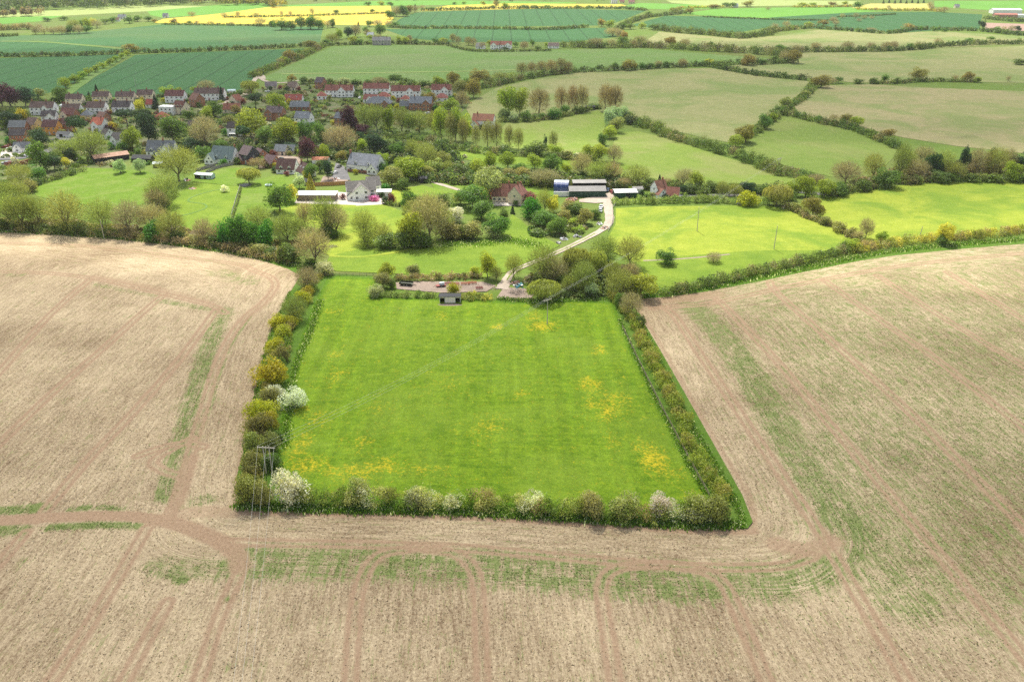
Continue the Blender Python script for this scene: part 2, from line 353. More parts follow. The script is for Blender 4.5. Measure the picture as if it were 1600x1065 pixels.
ribbon('lane', [(470, 126), (440, 130), (415, 127), (405, 120)], 4, m_track, .2245, 'pale farm track at the field corner')
ribbon('garden_path', [(272, 335), (285, 337), (305, 332), (322, 325), (318, 319), (297, 316), (296, 311), (312, 304), (340, 297), (350, 296)], 1.0, m_past, .226, 'mown curving path on the lawn')
ribbon('grass_track', [(196, 86), (160, 108), (128, 130), (100, 150)], 9, m_past, .2262, 'grass track beside the row of round trees')
ribbon('garden_path', [(515, 400), (560, 402), (610, 396), (650, 388)], 2.2, m_bright, .2264, 'paler mown strip across the lawn')
ribbon('field_edge', [(0, 65), (80, 67), (190, 77)], 7, m_past, .2266, 'pale grass margin of the wheat field')
ribbon('field_edge', [(440, 116), (600, 114), (720, 112), (860, 108)], 3.5, m_palegr, .2268, 'pale line across the light green pasture')

# ---- pond
def water_mat():
    t = NT('pond_water'); p = t.pos()
    return t.surf(t.mix(t.noise(p, .3, 3), (.012, .016, .012), (.03, .034, .025)), .35, .15, 0, t.noise(p, 1.5, 3), .1, .05)
WATER = water_mat()
def blob(cx, cy, rx, ry, n=22, jit=.14):
    g = G(cx, cy); m = mpp(cx, cy)
    return [(g[0] + rx * m * math.cos(t) * k, g[1] + ry * m * 2.6 * math.sin(t) * k) for t, k in ((2 * math.pi * i / n, 1 + jit * random.uniform(-1, 1)) for i in range(n))]
sheet('pond', blob(940, 449, 15, 10), WATER, .23, 'dark pond under the trees beside the meadow', True)
sheet('pond', blob(384, 290, 9, 4), WATER, .231, 'small garden pond under the willow', True)

# ================================================================== STUBBLE FIELD (grid with masks)
MEAD = [(372, 795), (500, 799), (640, 802), (800, 808), (960, 818), (1080, 825), (1168, 826), (1176, 816), (1160, 775), (1118, 700), (1070, 615), (1030, 545), (1000, 495), (984, 464), (900, 462), (780, 470), (580, 468), (585, 432), (520, 428), (508, 420), (470, 430), (452, 460), (425, 520), (405, 600), (388, 680), (370, 745)]
EDGE_L = [(-620, 364), (-260, 362), (-120, 361), (0, 362), (70, 363), (160, 371), (230, 378), (300, 388), (360, 396), (410, 407), (450, 420), (480, 436)]
EDGE_R = [(982, 468), (1040, 464), (1100, 456), (1180, 441), (1260, 424), (1340, 408), (1400, 399), (1500, 389), (1600, 381), (1780, 370), (2150, 352)]
STUB = [(-900, 1500)] + EDGE_L + [(500, 470), (700, 520), (900, 520)] + EDGE_R + [(2500, 1500)]
def dist_poly(P, pts, closed=False):
    Q = np.asarray(pts); n = len(Q); best = np.full(len(P), 1e9); arc = np.zeros(len(P)); s0 = 0
    for i in range(n if closed else n - 1):
        a = Q[i]; b = Q[(i + 1) % n]; ab = b - a; L = np.hypot(*ab)
        t = np.clip(((P - a) @ ab) / (L * L + 1e-9), 0, 1)
        d = np.hypot(*(P - a - t[:, None] * ab).T)
        k = d < best; best[k] = d[k]; arc[k] = s0 + t[k] * L; s0 += L
    return best, arc
def inside(P, pts):
    Q = np.asarray(pts); r = np.zeros(len(P), bool); n = len(Q)
    for i in range(n):
        a = Q[i]; b = Q[(i + 1) % n]
        c = (a[1] > P[:, 1]) != (b[1] > P[:, 1])
        x = (b[0] - a[0]) * (P[:, 1] - a[1]) / (b[1] - a[1] + 1e-12) + a[0]
        r ^= c & (P[:, 0] < x)
    return r
def grid(poly, step, z=0.0):
    lo = poly.min(0) - step; hi = poly.max(0) + step
    nx = int((hi[0] - lo[0]) / step) + 1; ny = int((hi[1] - lo[1]) / step) + 1
    X, Y = np.meshgrid(lo[0] + np.arange(nx) * step, lo[1] + np.arange(ny) * step)
    P = np.c_[X.ravel(), Y.ravel()]; ins = inside(P, poly)
    idx = np.arange(nx * ny).reshape(ny, nx)
    F = np.c_[idx[:-1, :-1].ravel(), idx[:-1, 1:].ravel(), idx[1:, 1:].ravel(), idx[1:, :-1].ravel()]
    keep = ins[F].sum(1) >= 2; F = F[keep]
    used = np.unique(F); new = np.full(nx * ny, -1); new[used] = np.arange(len(used))
    return P[used], new[F]
sp_ = GP(STUB)
P, F = grid(sp_, .68)
dm, am = dist_poly(P, GP(MEAD), True); dl, al = dist_poly(P, GP(EDGE_L)); dr, ar = dist_poly(P, GP(EDGE_R))
soil = np.zeros(len(P)); weed = np.zeros(len(P))
def tram(pts, gauge=2.1, ww=.68, amt=1.0, sm=True):
    Q = smooth(GP(pts), 6) if sm else GP(pts)
    if pts[-1][1] > 1060: Q = np.r_[Q, [Q[-1] + (Q[-1] - Q[-2]) / np.hypot(*(Q[-1] - Q[-2])) * 70]]
    if pts[0][1] > 1060: Q = np.r_[[Q[0] + (Q[0] - Q[1]) / np.hypot(*(Q[0] - Q[1])) * 70], Q]
    lo = Q.min(0) - 6; hi = Q.max(0) + 6
    k = np.where((P >= lo).all(1) & (P <= hi).all(1))[0]
    d, _ = dist_poly(P[k], Q)
    w = np.exp(-((d - gauge / 2) / ww) ** 2) * amt
    soil[k] = np.maximum(soil[k], w)
    return k, d
def bare(pts, w, amt=1.0):
    Q = smooth(GP(pts), 6); d, _ = dist_poly(P, Q)
    soil[:] = np.maximum(soil, amt * np.clip((w - d) / (w * .5), 0, 1))
TR = [
 [(1000, 476), (1035, 480), (1056, 496), (1085, 540), (1176, 675), (1240, 770), (1282, 833), (1340, 930), (1399, 1033), (1445, 1110)],
 [(1120, 468), (1141, 487), (1210, 560), (1282, 645), (1387, 769), (1490, 893), (1587, 1010), (1670, 1110)],
 [(1203, 440), (1215, 458), (1310, 543), (1411, 634), (1500, 722), (1600, 822), (1720, 940)],
 [(1288, 438), (1380, 503), (1470, 566), (1600, 669), (1750, 790)],
 [(1370, 430), (1480, 500), (1600, 572), (1750, 665)],
 [(1480, 425), (1600, 499), (1750, 590)],
 [(1020, 482), (1060, 478), (1110, 474), (1210, 452), (1290, 436), (1390, 418), (1500, 405), (1600, 396), (1750, 386)],
 [(340, 846), (440, 848), (600, 851), (712, 855), (840, 866), (990, 879), (1100, 885), (1180, 886), (1230, 882), (1270, 868)],
 [(545, 1110), (550, 1020), (556, 950), (563, 915), (576, 885), (600, 864), (660, 854)],
 [(756, 1110), (752, 1010), (749, 940), (745, 905), (733, 880), (708, 864), (660, 856)],
 [(968, 1110), (956, 1030), (943, 950), (940, 920), (948, 898), (975, 885), (1030, 882)],
 [(1215, 1110), (1180, 1020), (1150, 950), (1133, 915), (1110, 896), (1070, 886), (1020, 882)],
 [(295, 1110), (318, 1040), (340, 970), (362, 920), (374, 890), (366, 862), (340, 843), (300, 828), (265, 818)],
 [(262, 812), (278, 770), (296, 715), (318, 640), (334, 585), (355, 535), (382, 497), (412, 472), (430, 448), (424, 434), (400, 424), (371, 413), (300, 404), (200, 392), (100, 383), (-100, 378)],
 [(-60, 745), (0, 692), (75, 620), (158, 547), (230, 482), (255, 462)],
 [(-80, 660), (0, 580), (75, 495), (140, 437)],
 [(60, 812), (72, 796), (132, 724), (212, 640), (280, 562), (338, 484)],
 [(50, 1110), (80, 1065), (140, 975), (188, 895), (230, 824)],
 [(-80, 960), (0, 878), (40, 832)],
 [(170, 1110), (210, 1035), (262, 940)],
 [(-100, 425), (-20, 424), (76, 427), (158, 437), (247, 457), (329, 477), (352, 489)],
 [(300, 685), (270, 700), (240, 720), (255, 735), (290, 745)],
 [(318, 698), (290, 692), (250, 700), (215, 712)],
]
for q in TR:
    tram(q)
bare([(-100, 814), (0, 813), (100, 807), (200, 806), (262, 815)], 2.6)
bare([(250, 812), (275, 818), (305, 828), (345, 846), (370, 866), (374, 885)], 3.2, .9)
bare([(262, 815), (280, 775), (300, 715)], 2.8, .75)
bare([(262, 812), (300, 800), (365, 800)], 3.5, .6)
bare([(372, 800), (640, 806), (800, 812), (1080, 829), (1180, 830)], 1.6, .8)
bare([(1178, 828), (1170, 775), (1118, 690), (1070, 605), (1030, 535), (1000, 487)], 1.3, .6)
bare([(370, 790), (385, 690), (405, 600), (430, 520), (455, 462)], 2.2, .55)
bare([(990, 470), (1060, 467), (1120, 460)], 5, .6)
bare([(150, 432), (240, 450), (330, 474)], 3, .5)
bare([(1215, 850), (1262, 860), (1300, 845)], 4, .7)
bare([(430, 450), (415, 470), (380, 500)], 4, .5)
# weeds: green strips beside the headland tracks and blotches
def weedband(pts, w, amt):
    d, _ = dist_poly(P, smooth(GP(pts), 6)); weed[:] = np.maximum(weed, amt * np.clip((w - d) / (w * .55), 0, 1))
weedband([(390, 878), (600, 876), (720, 882), (840, 890), (990, 904), (1120, 910), (1230, 903), (1300, 885)], 9, .66)
weedband([(400, 850), (560, 852), (700, 857), (900, 871)], 2.2, .4)
weedband([(1085, 480), (1120, 515), (1170, 580), (1235, 690), (1300, 790), (1340, 830)], 8, .74)
weedband([(1300, 760), (1360, 850), (1420, 940)], 11, .6)
weedband([(1300, 690), (1380, 790), (1480, 900)], 12, .56)
weedband([(1100, 478), (1160, 470), (1260, 446)], 4, .45)
weedband([(1330, 800), (1390, 860), (1430, 930)], 9, .5)
weedband([(350, 485), (330, 530), (312, 590), (296, 650), (280, 710), (262, 775)], 4.8, .72)
weedband([(300, 640), (280, 700), (262, 760)], 4, .5)
weedband([(327, 640), (345, 575), (365, 530), (395, 490)], 1.0, .8)
weedband([(326, 640), (306, 700)], 1.0, .8)
weedband([(-40, 800), (30, 796), (66, 792)], 2.8, 1.0)
weedband([(110, 797), (150, 792), (190, 795)], 1.8, .75)
weedband([(-40, 830), (30, 828)], 3.2, .9)
weedband([(80, 824), (150, 820), (215, 821)], 1.9, 1.0)
weedband([(250, 885), (300, 888), (350, 890)], 5.5, .56)
weedband([(290, 785), (320, 780)], 4, .55)
weedband([(272, 890), (285, 905)], 2.5, .85)
weedband([(350, 936), (358, 934)], 1.2, .9)
weedband([(250, 470), (290, 477), (325, 483)], 2.6, .65)
weedband([(150, 445), (200, 455), (240, 462)], 2, .5)
weedband([(-100, 380), (100, 384), (250, 398), (370, 414)], 1.6, .55)
weedband([(340, 425), (390, 440)], 6, .5)
weedband([(0, 425), (30, 428)], 5, .4)
weed = np.maximum(weed, .14); weed = np.maximum(weed, .52 * np.clip((P[:, 0] - 30) / 60, 0, 1) * np.clip((P[:, 1] - 100) / 40, 0, 1))
for k in range(0):                                     # bare gaps in the weed strip where the drill turned
    x = random.uniform(395, 1285); g0 = G(x, 866 + (x - 390) * .03); L = random.uniform(3, 9); w = random.uniform(.12, .34); a = (x - 700) / 1500
    kk = np.where((abs(P[:, 0] - g0[0]) < 8) & (P[:, 1] < g0[1] + 1) & (P[:, 1] > g0[1] - L - 1))[0]
    d, _ = dist_poly(P[kk], np.array([g0, g0 + np.array([a * -L * .2, -L])]))
    q = np.exp(-(d / w) ** 2) * random.uniform(.4, .9)
    weed[kk] *= 1 - q; soil[kk] = np.maximum(soil[kk], q * .4)
# working direction: along the edge on the headlands, else along the tramlines
def along(p, q):
    th = direction(p, q); c, s = math.cos(th), math.sin(th)
    return -P[:, 0] * s + P[:, 1] * c, P[:, 0] * c + P[:, 1] * s
uR, vR = along((1411, 634), (1215, 458)); uB, vB = along((752, 1010), (749, 940)); uL, vL = along((0, 692), (158, 547))
rt = P[:, 0] > 20 + (P[:, 1] - 130) * .0 + 25
U = np.where(rt, uR, np.where(P[:, 1] < 166, uB, uL)); Vv = np.where(rt, vR, np.where(P[:, 1] < 166, vB, vL))
lf = (P[:, 0] < -62) & (P[:, 1] < 166); U = np.where(lf, uL + .4 * 0, U); Vv = np.where(lf, vL, Vv)
hd = dm < 23.5; U = np.where(hd, dm, U); Vv = np.where(hd, am, Vv)
hd = (dl < 33) & ~(dm < 23.5); U = np.where(hd, dl, U); Vv = np.where(hd, al, Vv)
hd = (dr < 23) & ~(dm < 14); U = np.where(hd, dr, U); Vv = np.where(hd, ar, Vv)
Z = np.zeros(len(P))
def stubble_mat():
    t = NT('stubble_soil'); p = t.pos(); u = t.attr('u'); v = t.attr('v')
    def uv(a, b): return t.n('CombineXYZ', None, 0, i0=t.math('MULTIPLY', u, a), i1=t.math('MULTIPLY', v, b))
    s1 = t.noise(uv(1.0, .1), 1.0, 8, .72); s2 = t.noise(uv(3.2, 1.0), 1.0, 6, .75); g = t.noise(p, 1.5, 7, .82); big = t.noise(p, .022, 5, .6); mid = t.noise(p, .35, 5, .65)
    f = t.math('ADD', t.math('ADD', t.math('MULTIPLY', s1, .36), t.math('MULTIPLY', s2, .4)), t.math('ADD', t.math('MULTIPLY', g, .5), t.math('MULTIPLY', big, .35)))
    c = t.mix(t.ramp(f, .69, .91), (.15, .098, .055), (.54, .435, .28))
    c = t.mix(t.ramp(mid, .5, .75, 0, .4), c, (.33, .225, .135))
    so_ = t.attr('soil'); we = t.attr('weed')
    row = t.noise(uv(1.9, .1), 1.0, 6, .72)
    comb = t.noise(t.n('CombineXYZ', None, 0, i0=t.math('MULTIPLY', t.n('SeparateXYZ', None, 0, i0=p), 1.1), i1=t.math('MULTIPLY', t.n('SeparateXYZ', None, 1, i0=p), .09)), 1.0, 5, .7)
    wf = t.math('ADD', t.math('ADD', t.math('MULTIPLY', we, .52), t.math('MULTIPLY', row, 1.55)), t.math('ADD', t.math('MULTIPLY', g, 1.0), t.math('MULTIPLY', mid, .9)))
    wf = t.math('ADD', wf, t.math('MULTIPLY', t.attr('gap'), t.math('MULTIPLY', t.math('SUBTRACT', comb, .47), 1.7)))
    wm = t.ramp(wf, 1.9, 2.22, 0, .85)
    grn = t.mix(t.ramp(g, .35, .65), (.09, .155, .028), (.19, .235, .075))
    sf = t.ramp(t.math('ADD', so_, t.math('MULTIPLY', t.math('SUBTRACT', t.noise(p, .9, 5, .7), .5), .9)), .25, .82, 0, .88)
    soilc = t.mix(t.ramp(t.noise(p, 1.6, 5, .7), .35, .65), (.245, .155, .096), (.375, .258, .168))
    c = t.mix(sf, c, soilc)
    c = t.mix(t.math('MULTIPLY', wm, t.ramp(so_, .2, .75, 1, .1)), c, grn)
    ch = t.ramp(t.noise(p, 2.2, 2, .5), .73, .78, 0, .5)
    c = t.mix(ch, c, (.62, .55, .42))
    c = t.gain(c, t.ramp(t.noise(p, 6.5, 3, .7), .3, .7, .82, 1.18))
    return t.surf(c, .95, .1, 0, g, .6, .14)
me = mesh_np('stubble_field', np.c_[P, Z], F, [stubble_mat()], attrs={'u': U, 'v': Vv, 'soil': soil, 'weed': weed, 'gap': np.clip((27 - dm) / 3, 0, 1) * np.clip((dm - 10) / 2, 0, 1) * (P[:, 1] < 172) * (P[:, 0] > -60)})
o = link('stubble_field', me); o.location.z = .02
tag(o, 'harvested straw coloured stubble field with tramlines round the meadow', 'stubble field', kind='structure')

# plants and straw standing on the stubble: nobody could count them
def flecks(name, pts, z, size, tilt, cols, label):
    n = len(pts); a = rng.random(n) * 6.283; s = size[0] + (size[1] - size[0]) * rng.random(n); w = s * (.25 + .35 * rng.random(n))
    A = np.c_[np.cos(a), np.sin(a), np.zeros(n)] * s[:, None]; B = np.c_[-np.sin(a) * np.cos(tilt), np.cos(a) * np.cos(tilt), np.full(n, np.sin(tilt))] * w[:, None]
    C = np.c_[pts, np.full(n, z) + B[:, 2]]
    V = np.stack([C - A - B, C + A - B * .8, C + A * .8 + B, C - A * .9 + B], 1).reshape(-1, 3)
    c = np.asarray(cols)[rng.integers(0, len(cols), n)] * (.75 + .5 * rng.random((n, 1)))
    tag(link(name, mesh_np(name, V, np.arange(4 * n).reshape(n, 4), [LEAF], col=np.repeat(c, 4, 0))), label, name.replace('_', ' '), kind='stuff')
near = np.where((P[:, 1] < 345) & (np.abs(P[:, 0]) < P[:, 1] * .6 + 15))[0]
lump = .5 + .5 * np.sin(P[near, 0] * .9 + np.sin(P[near, 1] * .31) * 2) * np.sin(P[near, 1] * .23 + np.sin(P[near, 0] * .41) * 2)
wt = np.clip(weed[near] - .1, 0, 1) ** 1.6 * (.25 + lump) * np.clip(1 - soil[near] * 1.2, 0, 1); wt /= wt.sum()
wt = wt * np.clip((345 - P[near, 1]) / 120, 0, 1); wt /= wt.sum()
k = near[rng.choice(len(near), 62000, p=wt)]
flecks('weed_regrowth', P[k] + rng.normal(size=(len(k), 2)) * .45, .03, (.06, .17), .8, [(.085, .15, .03), (.11, .175, .04), (.14, .19, .06)], 'green weeds and volunteer corn growing on the stubble')
wt = np.clip(1 - soil[near] * 1.1, .06, 1) * np.clip(1 - weed[near], .1, 1); wt /= wt.sum()
wt = wt * np.clip((345 - P[near, 1]) / 150, 0, 1); wt /= wt.sum()
k = near[rng.choice(len(near), 80000, p=wt)]
flecks('straw_litter', P[k] + rng.normal(size=(len(k), 2)) * .4, .035, (.07, .2), .35, [(.3, .255, .17), (.36, .31, .215), (.13, .095, .06), (.26, .21, .14)], 'loose straw and clods lying on the stubble')

# verge and meadow
m_verge = field_mat('verge_grass', (.06, .13, .012), (.1, .18, .02), (.13, .19, .04), big=.08, mid=.5, streak=.1)
VILL = [(0, 172), (60, 168), (140, 158), (300, 152), (400, 140), (470, 132), (700, 134), (735, 160), (700, 200), (600, 215), (690, 230), (740, 250), (680, 275), (600, 280), (520, 262), (440, 240), (340, 240), (230, 236), (180, 262), (120, 262), (60, 285), (0, 300)]
sheet('garden_ground', VILL, field_mat('garden_ground', (.06, .1, .02), (.11, .15, .04), (.2, .17, .12), big=.06, mid=.3, c3amt=.6, streak=.1), .012, 'dark garden ground among the village houses')
sheet('grass_verge', MEAD, m_verge, .26, 'rough green grass verge round the meadow')
MIN = [(430, 775), (520, 780), (700, 786), (900, 796), (1060, 803), (1120, 792), (1085, 735), (1040, 650), (1000, 570), (972, 510), (958, 474), (900, 470), (800, 474), (760, 470), (580, 466), (590, 436), (525, 433), (510, 440), (490, 480), (470, 535), (452, 590), (440, 660), (432, 720)]
EDGEV = EDGE_L[1:] + [(490, 425), (440, 412), (380, 398), (300, 382), (200, 371), (120, 362), (0, 355), (-260, 353)]
sheet('field_verge', EDGEV, m_verge, .045, 'green verge along the trees at the left of the stubble')
sheet('field_verge', EDGE_R[:-1] + [(1780, 362), (1600, 372), (1500, 380), (1400, 390), (1340, 400), (1200, 430), (1100, 448), (1040, 456), (990, 462)], m_verge, .046, 'green verge under the long hedge on the right')
sheet('field_verge', [(870, 462), (985, 466), (1040, 464), (1030, 452), (960, 455)], m_verge, .047, 'grassy corner below the pond trees')
mp_ = GP(MIN); P, F = grid(mp_, .7)
yel = np.zeros(len(P)); wht = np.zeros(len(P)); long_ = np.zeros(len(P))
def splash(arr, x, y, rx, ry, amt):
    g = G(x, y); a = rx * mpp(x, y); b = abs(G(x, y - ry)[1] - G(x, y + ry)[1]) / 2
    d = np.hypot((P[:, 0] - g[0]) / a, (P[:, 1] - g[1]) / b); arr[:] = np.maximum(arr, amt * np.clip(1.35 - d * .85, 0, 1))
for a in [(848, 510, 22, 8, .75), (835, 495, 14, 8, .5), (778, 511, 14, 5, .6), (935, 547, 10, 7, .7), (692, 495, 10, 6, .5), (922, 602, 18, 12, .8), (950, 632, 34, 24, .55), (948, 648, 10, 8, .8), (1022, 720, 20, 20, .95), (1045, 740, 20, 10, .5), (1000, 700, 14, 12, .55), (600, 728, 26, 12, .75), (545, 738, 50, 12, .66), (480, 728, 34, 14, .68), (468, 700, 18, 24, .6), (500, 655, 22, 14, .4), (525, 590, 18, 14, .4), (590, 640, 20, 14, .3), (560, 690, 26, 14, .42), (760, 670, 30, 20, .36), (815, 615, 12, 8, .4), (525, 555, 12, 8, .5), (520, 488, 14, 5, .5), (508, 515, 8, 4, .45), (955, 690, 14, 12, .42), (650, 735, 40, 10, .45), (700, 600, 40, 18, .22), (470, 640, 20, 12, .45)]:
    splash(yel, *a)
for a in [(760, 548, 80, 14, .5), (630, 485, 40, 8, .6), (870, 478, 60, 6, .6), (540, 478, 30, 6, .5), (900, 540, 40, 12, .35), (690, 560, 60, 14, .35)]:
    splash(wht, *a)
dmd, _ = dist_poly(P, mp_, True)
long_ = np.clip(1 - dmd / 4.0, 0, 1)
def meadow_mat():
    t = NT('meadow_grass'); p = t.pos()
    sx = t.n('SeparateXYZ', None, 0, i0=p); sy = t.n('SeparateXYZ', None, 1, i0=p)
    st = t.n('CombineXYZ', None, 0, i0=t.math('MULTIPLY', sx, .11), i1=t.math('MULTIPLY', sy, .55))
    n1 = t.noise(st, 1.0, 6, .66); n2 = t.noise(p, .045, 5, .6, .6); n3 = t.noise(p, 2.0, 5, .72); n4 = t.noise(p, .42, 5, .62)
    f = t.math('ADD', t.math('ADD', t.math('MULTIPLY', n1, .4), t.math('MULTIPLY', n4, .45)), t.math('MULTIPLY', n3, .35))
    c = t.mix(t.ramp(f, .45, .76), (.07, .15, .006), (.19, .288, .014))
    c = t.mix(t.ramp(n2, .42, .66, 0, .6), c, (.18, .27, .025))
    c = t.mix(t.ramp(t.noise(p, .12, 4, .6), .56, .7, 0, .5), c, (.07, .15, .006))
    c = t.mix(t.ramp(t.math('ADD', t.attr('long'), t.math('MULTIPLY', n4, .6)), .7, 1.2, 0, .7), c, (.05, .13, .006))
    c = t.gain(c, t.ramp(t.noise(t.n('CombineXYZ', None, 0, i0=t.math('MULTIPLY', sx, .3), i1=t.math('MULTIPLY', sy, .012)), 1.0, 3, .6), .3, .7, .86, 1.14))
    sp1 = t.noise(p, 1.5, 4, .75)
    y = t.ramp(t.math('ADD', t.math('MULTIPLY', t.attr('yellow'), .42), t.math('ADD', t.math('MULTIPLY', sp1, 1.8), t.math('MULTIPLY', t.noise(p, .3, 3, .6), .6))), 1.38, 1.68, 0, .9)
    c = t.mix(y, c, (.5, .4, .02))
    w = t.ramp(t.math('ADD', t.math('MULTIPLY', t.attr('white'), .25), t.noise(t.n('VectorMath', {'operation': 'ADD'}, 0, i0=p, i1=(31, 7, 0)), 2.6, 3, .7)), .75, .85, 0, .6)
    c = t.mix(w, c, (.5, .55, .32))
    c = t.gain(c, t.ramp(n3, .3, .7, .78, 1.22))
    return t.surf(c, .95, .1, 0, n3, .5, .08)
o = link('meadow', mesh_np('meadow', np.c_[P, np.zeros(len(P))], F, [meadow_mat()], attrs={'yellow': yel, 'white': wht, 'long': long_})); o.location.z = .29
tag(o, 'bright green meadow with yellow buttercup patches', 'meadow', kind='structure')
PADD = [(962, 326), (1030, 323), (1140, 322), (1235, 324), (1290, 350), (1338, 380), (1310, 398), (1200, 424), (1100, 448), (1042, 459), (1010, 440), (985, 405), (958, 395), (950, 372), (962, 350)]
mpd = GP(PADD)
sheet('paddock', PADD, m_bright, .25, 'sunlit yellow-green paddock with two poles')
sheet('paddock', [(985, 412), (1050, 402), (1180, 392), (1320, 392), (1200, 424), (1100, 448), (1042, 459), (1010, 445)], m_lawn, .254, 'greener lower part of the paddock')
ribbon('ditch', [(1005, 408), (1050, 406), (1090, 403), (1140, 398)], 1.2, m_dirt, .258, 'thin bare ditch across the paddock')

# ================================================================== VEGETATION
def unit(n):
    v = rng.normal(size=(n, 3)); return v / np.linalg.norm(v, axis=1)[:, None]
def leaf_quads(C, N, size, jitter=.55, aspect=1.0):
    """irregular four-cornered leaf clumps: centres C, facing N"""
    n = len(C); N = N + jitter * rng.normal(size=(n, 3)); N /= np.linalg.norm(N, axis=1)[:, None] + 1e-9
    A = np.cross(N, unit(n)); A /= np.linalg.norm(A, axis=1)[:, None] + 1e-9; B = np.cross(N, A)
    size = np.broadcast_to(size, (n,))[:, None]
    V = np.empty((n, 4, 3))
    for i, (a, b) in enumerate(((1, .15), (.1, 1), (-1, -.1), (-.15, -1))):
        ka = a * (.55 + .5 * rng.random((n, 1))); kb = b * (.55 + .5 * rng.random((n, 1)))
        V[:, i] = C + A * size * ka * aspect + B * size * kb
    F = np.arange(4 * n).reshape(n, 4)
    return V.reshape(-1, 3), F
def slivers(P0, P1, w):
    n = len(P0); D = P1 - P0; S = np.cross(D, unit(n)); S /= np.linalg.norm(S, axis=1)[:, None] + 1e-9
    S *= np.broadcast_to(w, (n,))[:, None]
    V = np.stack([P0 - S, P0 + S, P1 + S * .35, P1 - S * .35], 1)
    return V.reshape(-1, 3), np.arange(4 * n).reshape(n, 4)
def branches(kind, seed):
    """tapered trunk and limbs in a unit box: list of (p, q, r0, r1), and the limb ends"""
    r = random.Random(seed); seg = []; ends = []
    def grow(p, d, L, rad, lev):
        n = 2 if lev < 2 else 1
        q = p
        for i in range(n):
            d = (d + Vector((r.uniform(-1, 1), r.uniform(-1, 1), r.uniform(-.3, .7))) * .22).normalized()
            nq = q + d * L / n; seg.append((q, nq, rad * (1 - .35 * i / n), rad * (1 - .35 * (i + 1) / n))); q = nq
        if lev >= mx: ends.append(q); return
        k = r.choice((2, 3, 3)) if lev else r.choice((4, 5, 6))
        for j in range(k):
            a = 2 * math.pi * (j + r.random() * .6) / k
            s = spread * (1 if lev == 0 else .8)
            e = (d * (1 - s * .5) + Vector((math.cos(a), math.sin(a), .15 + r.random() * .4)) * s).normalized()
            grow(q, e, L * r.uniform(.5, .72) if lev else L0 * r.uniform(.8, 1.1), rad * .55, lev + 1)
    mx, spread, tl, L0, rad = {'round': (2, .75, .26, .27, .03), 'airy': (3, .62, .2, .26, .03), 'tall': (3, .34, .25, .3, .028), 'pine': (2, .8, .62, .22, .026), 'willow': (2, .8, .24, .25, .035)}[kind]
    grow(Vector((0, 0, -.01)), Vector((r.uniform(-.06, .06), r.uniform(-.06, .06), 1)).normalized(), tl, rad, 0)
    return seg, ends
def trunk_mesh(kind, seed):
    b = MB()
    if kind == 'cone':
        b.tube((0, 0, -.01), (0, 0, .9), .03, .006, BARK, 6); return b.mesh('trunk'), []
    if kind == 'dome':
        r = random.Random(seed)
        for i in range(6):
            a = i * 1.05 + r.random(); b.tube((.05 * math.cos(a), .05 * math.sin(a), -.01), (.28 * math.cos(a), .28 * math.sin(a), .6), .02, .006, BARK, 5)
        return b.mesh('stems'), []
    seg, ends = branches(kind, seed)
    for p, q, r0, r1 in seg: b.tube(p, q, max(r0, .003), max(r1, .002), BARK, 6 if r0 > .012 else 4)
    return b.mesh('trunk'), ends
def blobs_crown(n, leaf, lumps, cz, rz, rxy, lr, fill=.25, zmin=0.02, flat=0.0):
    """leaf clumps on many lumps spread through the crown's volume"""
    cen = unit(lumps) * (rng.random((lumps, 1)) ** .45)
    cen = cen * np.array([rxy - lr * .55, rxy - lr * .55, rz - lr * .5]) * (.82 + .3 * rng.random((lumps, 1))) + np.array([0, 0, cz])
    rad = lr * (.6 + .7 * rng.random(lumps)); br = .82 + .38 * rng.random(lumps)
    k = rng.choice(lumps, n, p=rad ** 2 / (rad ** 2).sum()); d = unit(n); d[:, 2] = d[:, 2] + .25; d /= np.linalg.norm(d, axis=1)[:, None]
    rr = rad[k] * np.where(rng.random(n) < fill, rng.random(n) ** .5, .85 + .3 * rng.random(n))
    C = cen[k] + d * rr[:, None] * np.array([1, 1, rz / max(rxy, rz) if rz < rxy else 1])
    ok = C[:, 2] > zmin; C = C[ok]; d = d[ok]; k = k[ok]
    V, F = leaf_quads(C, d, leaf * (.6 + .8 * rng.random(len(C))))
    return V, F, np.repeat(br[k], 4)
CROWN = {}
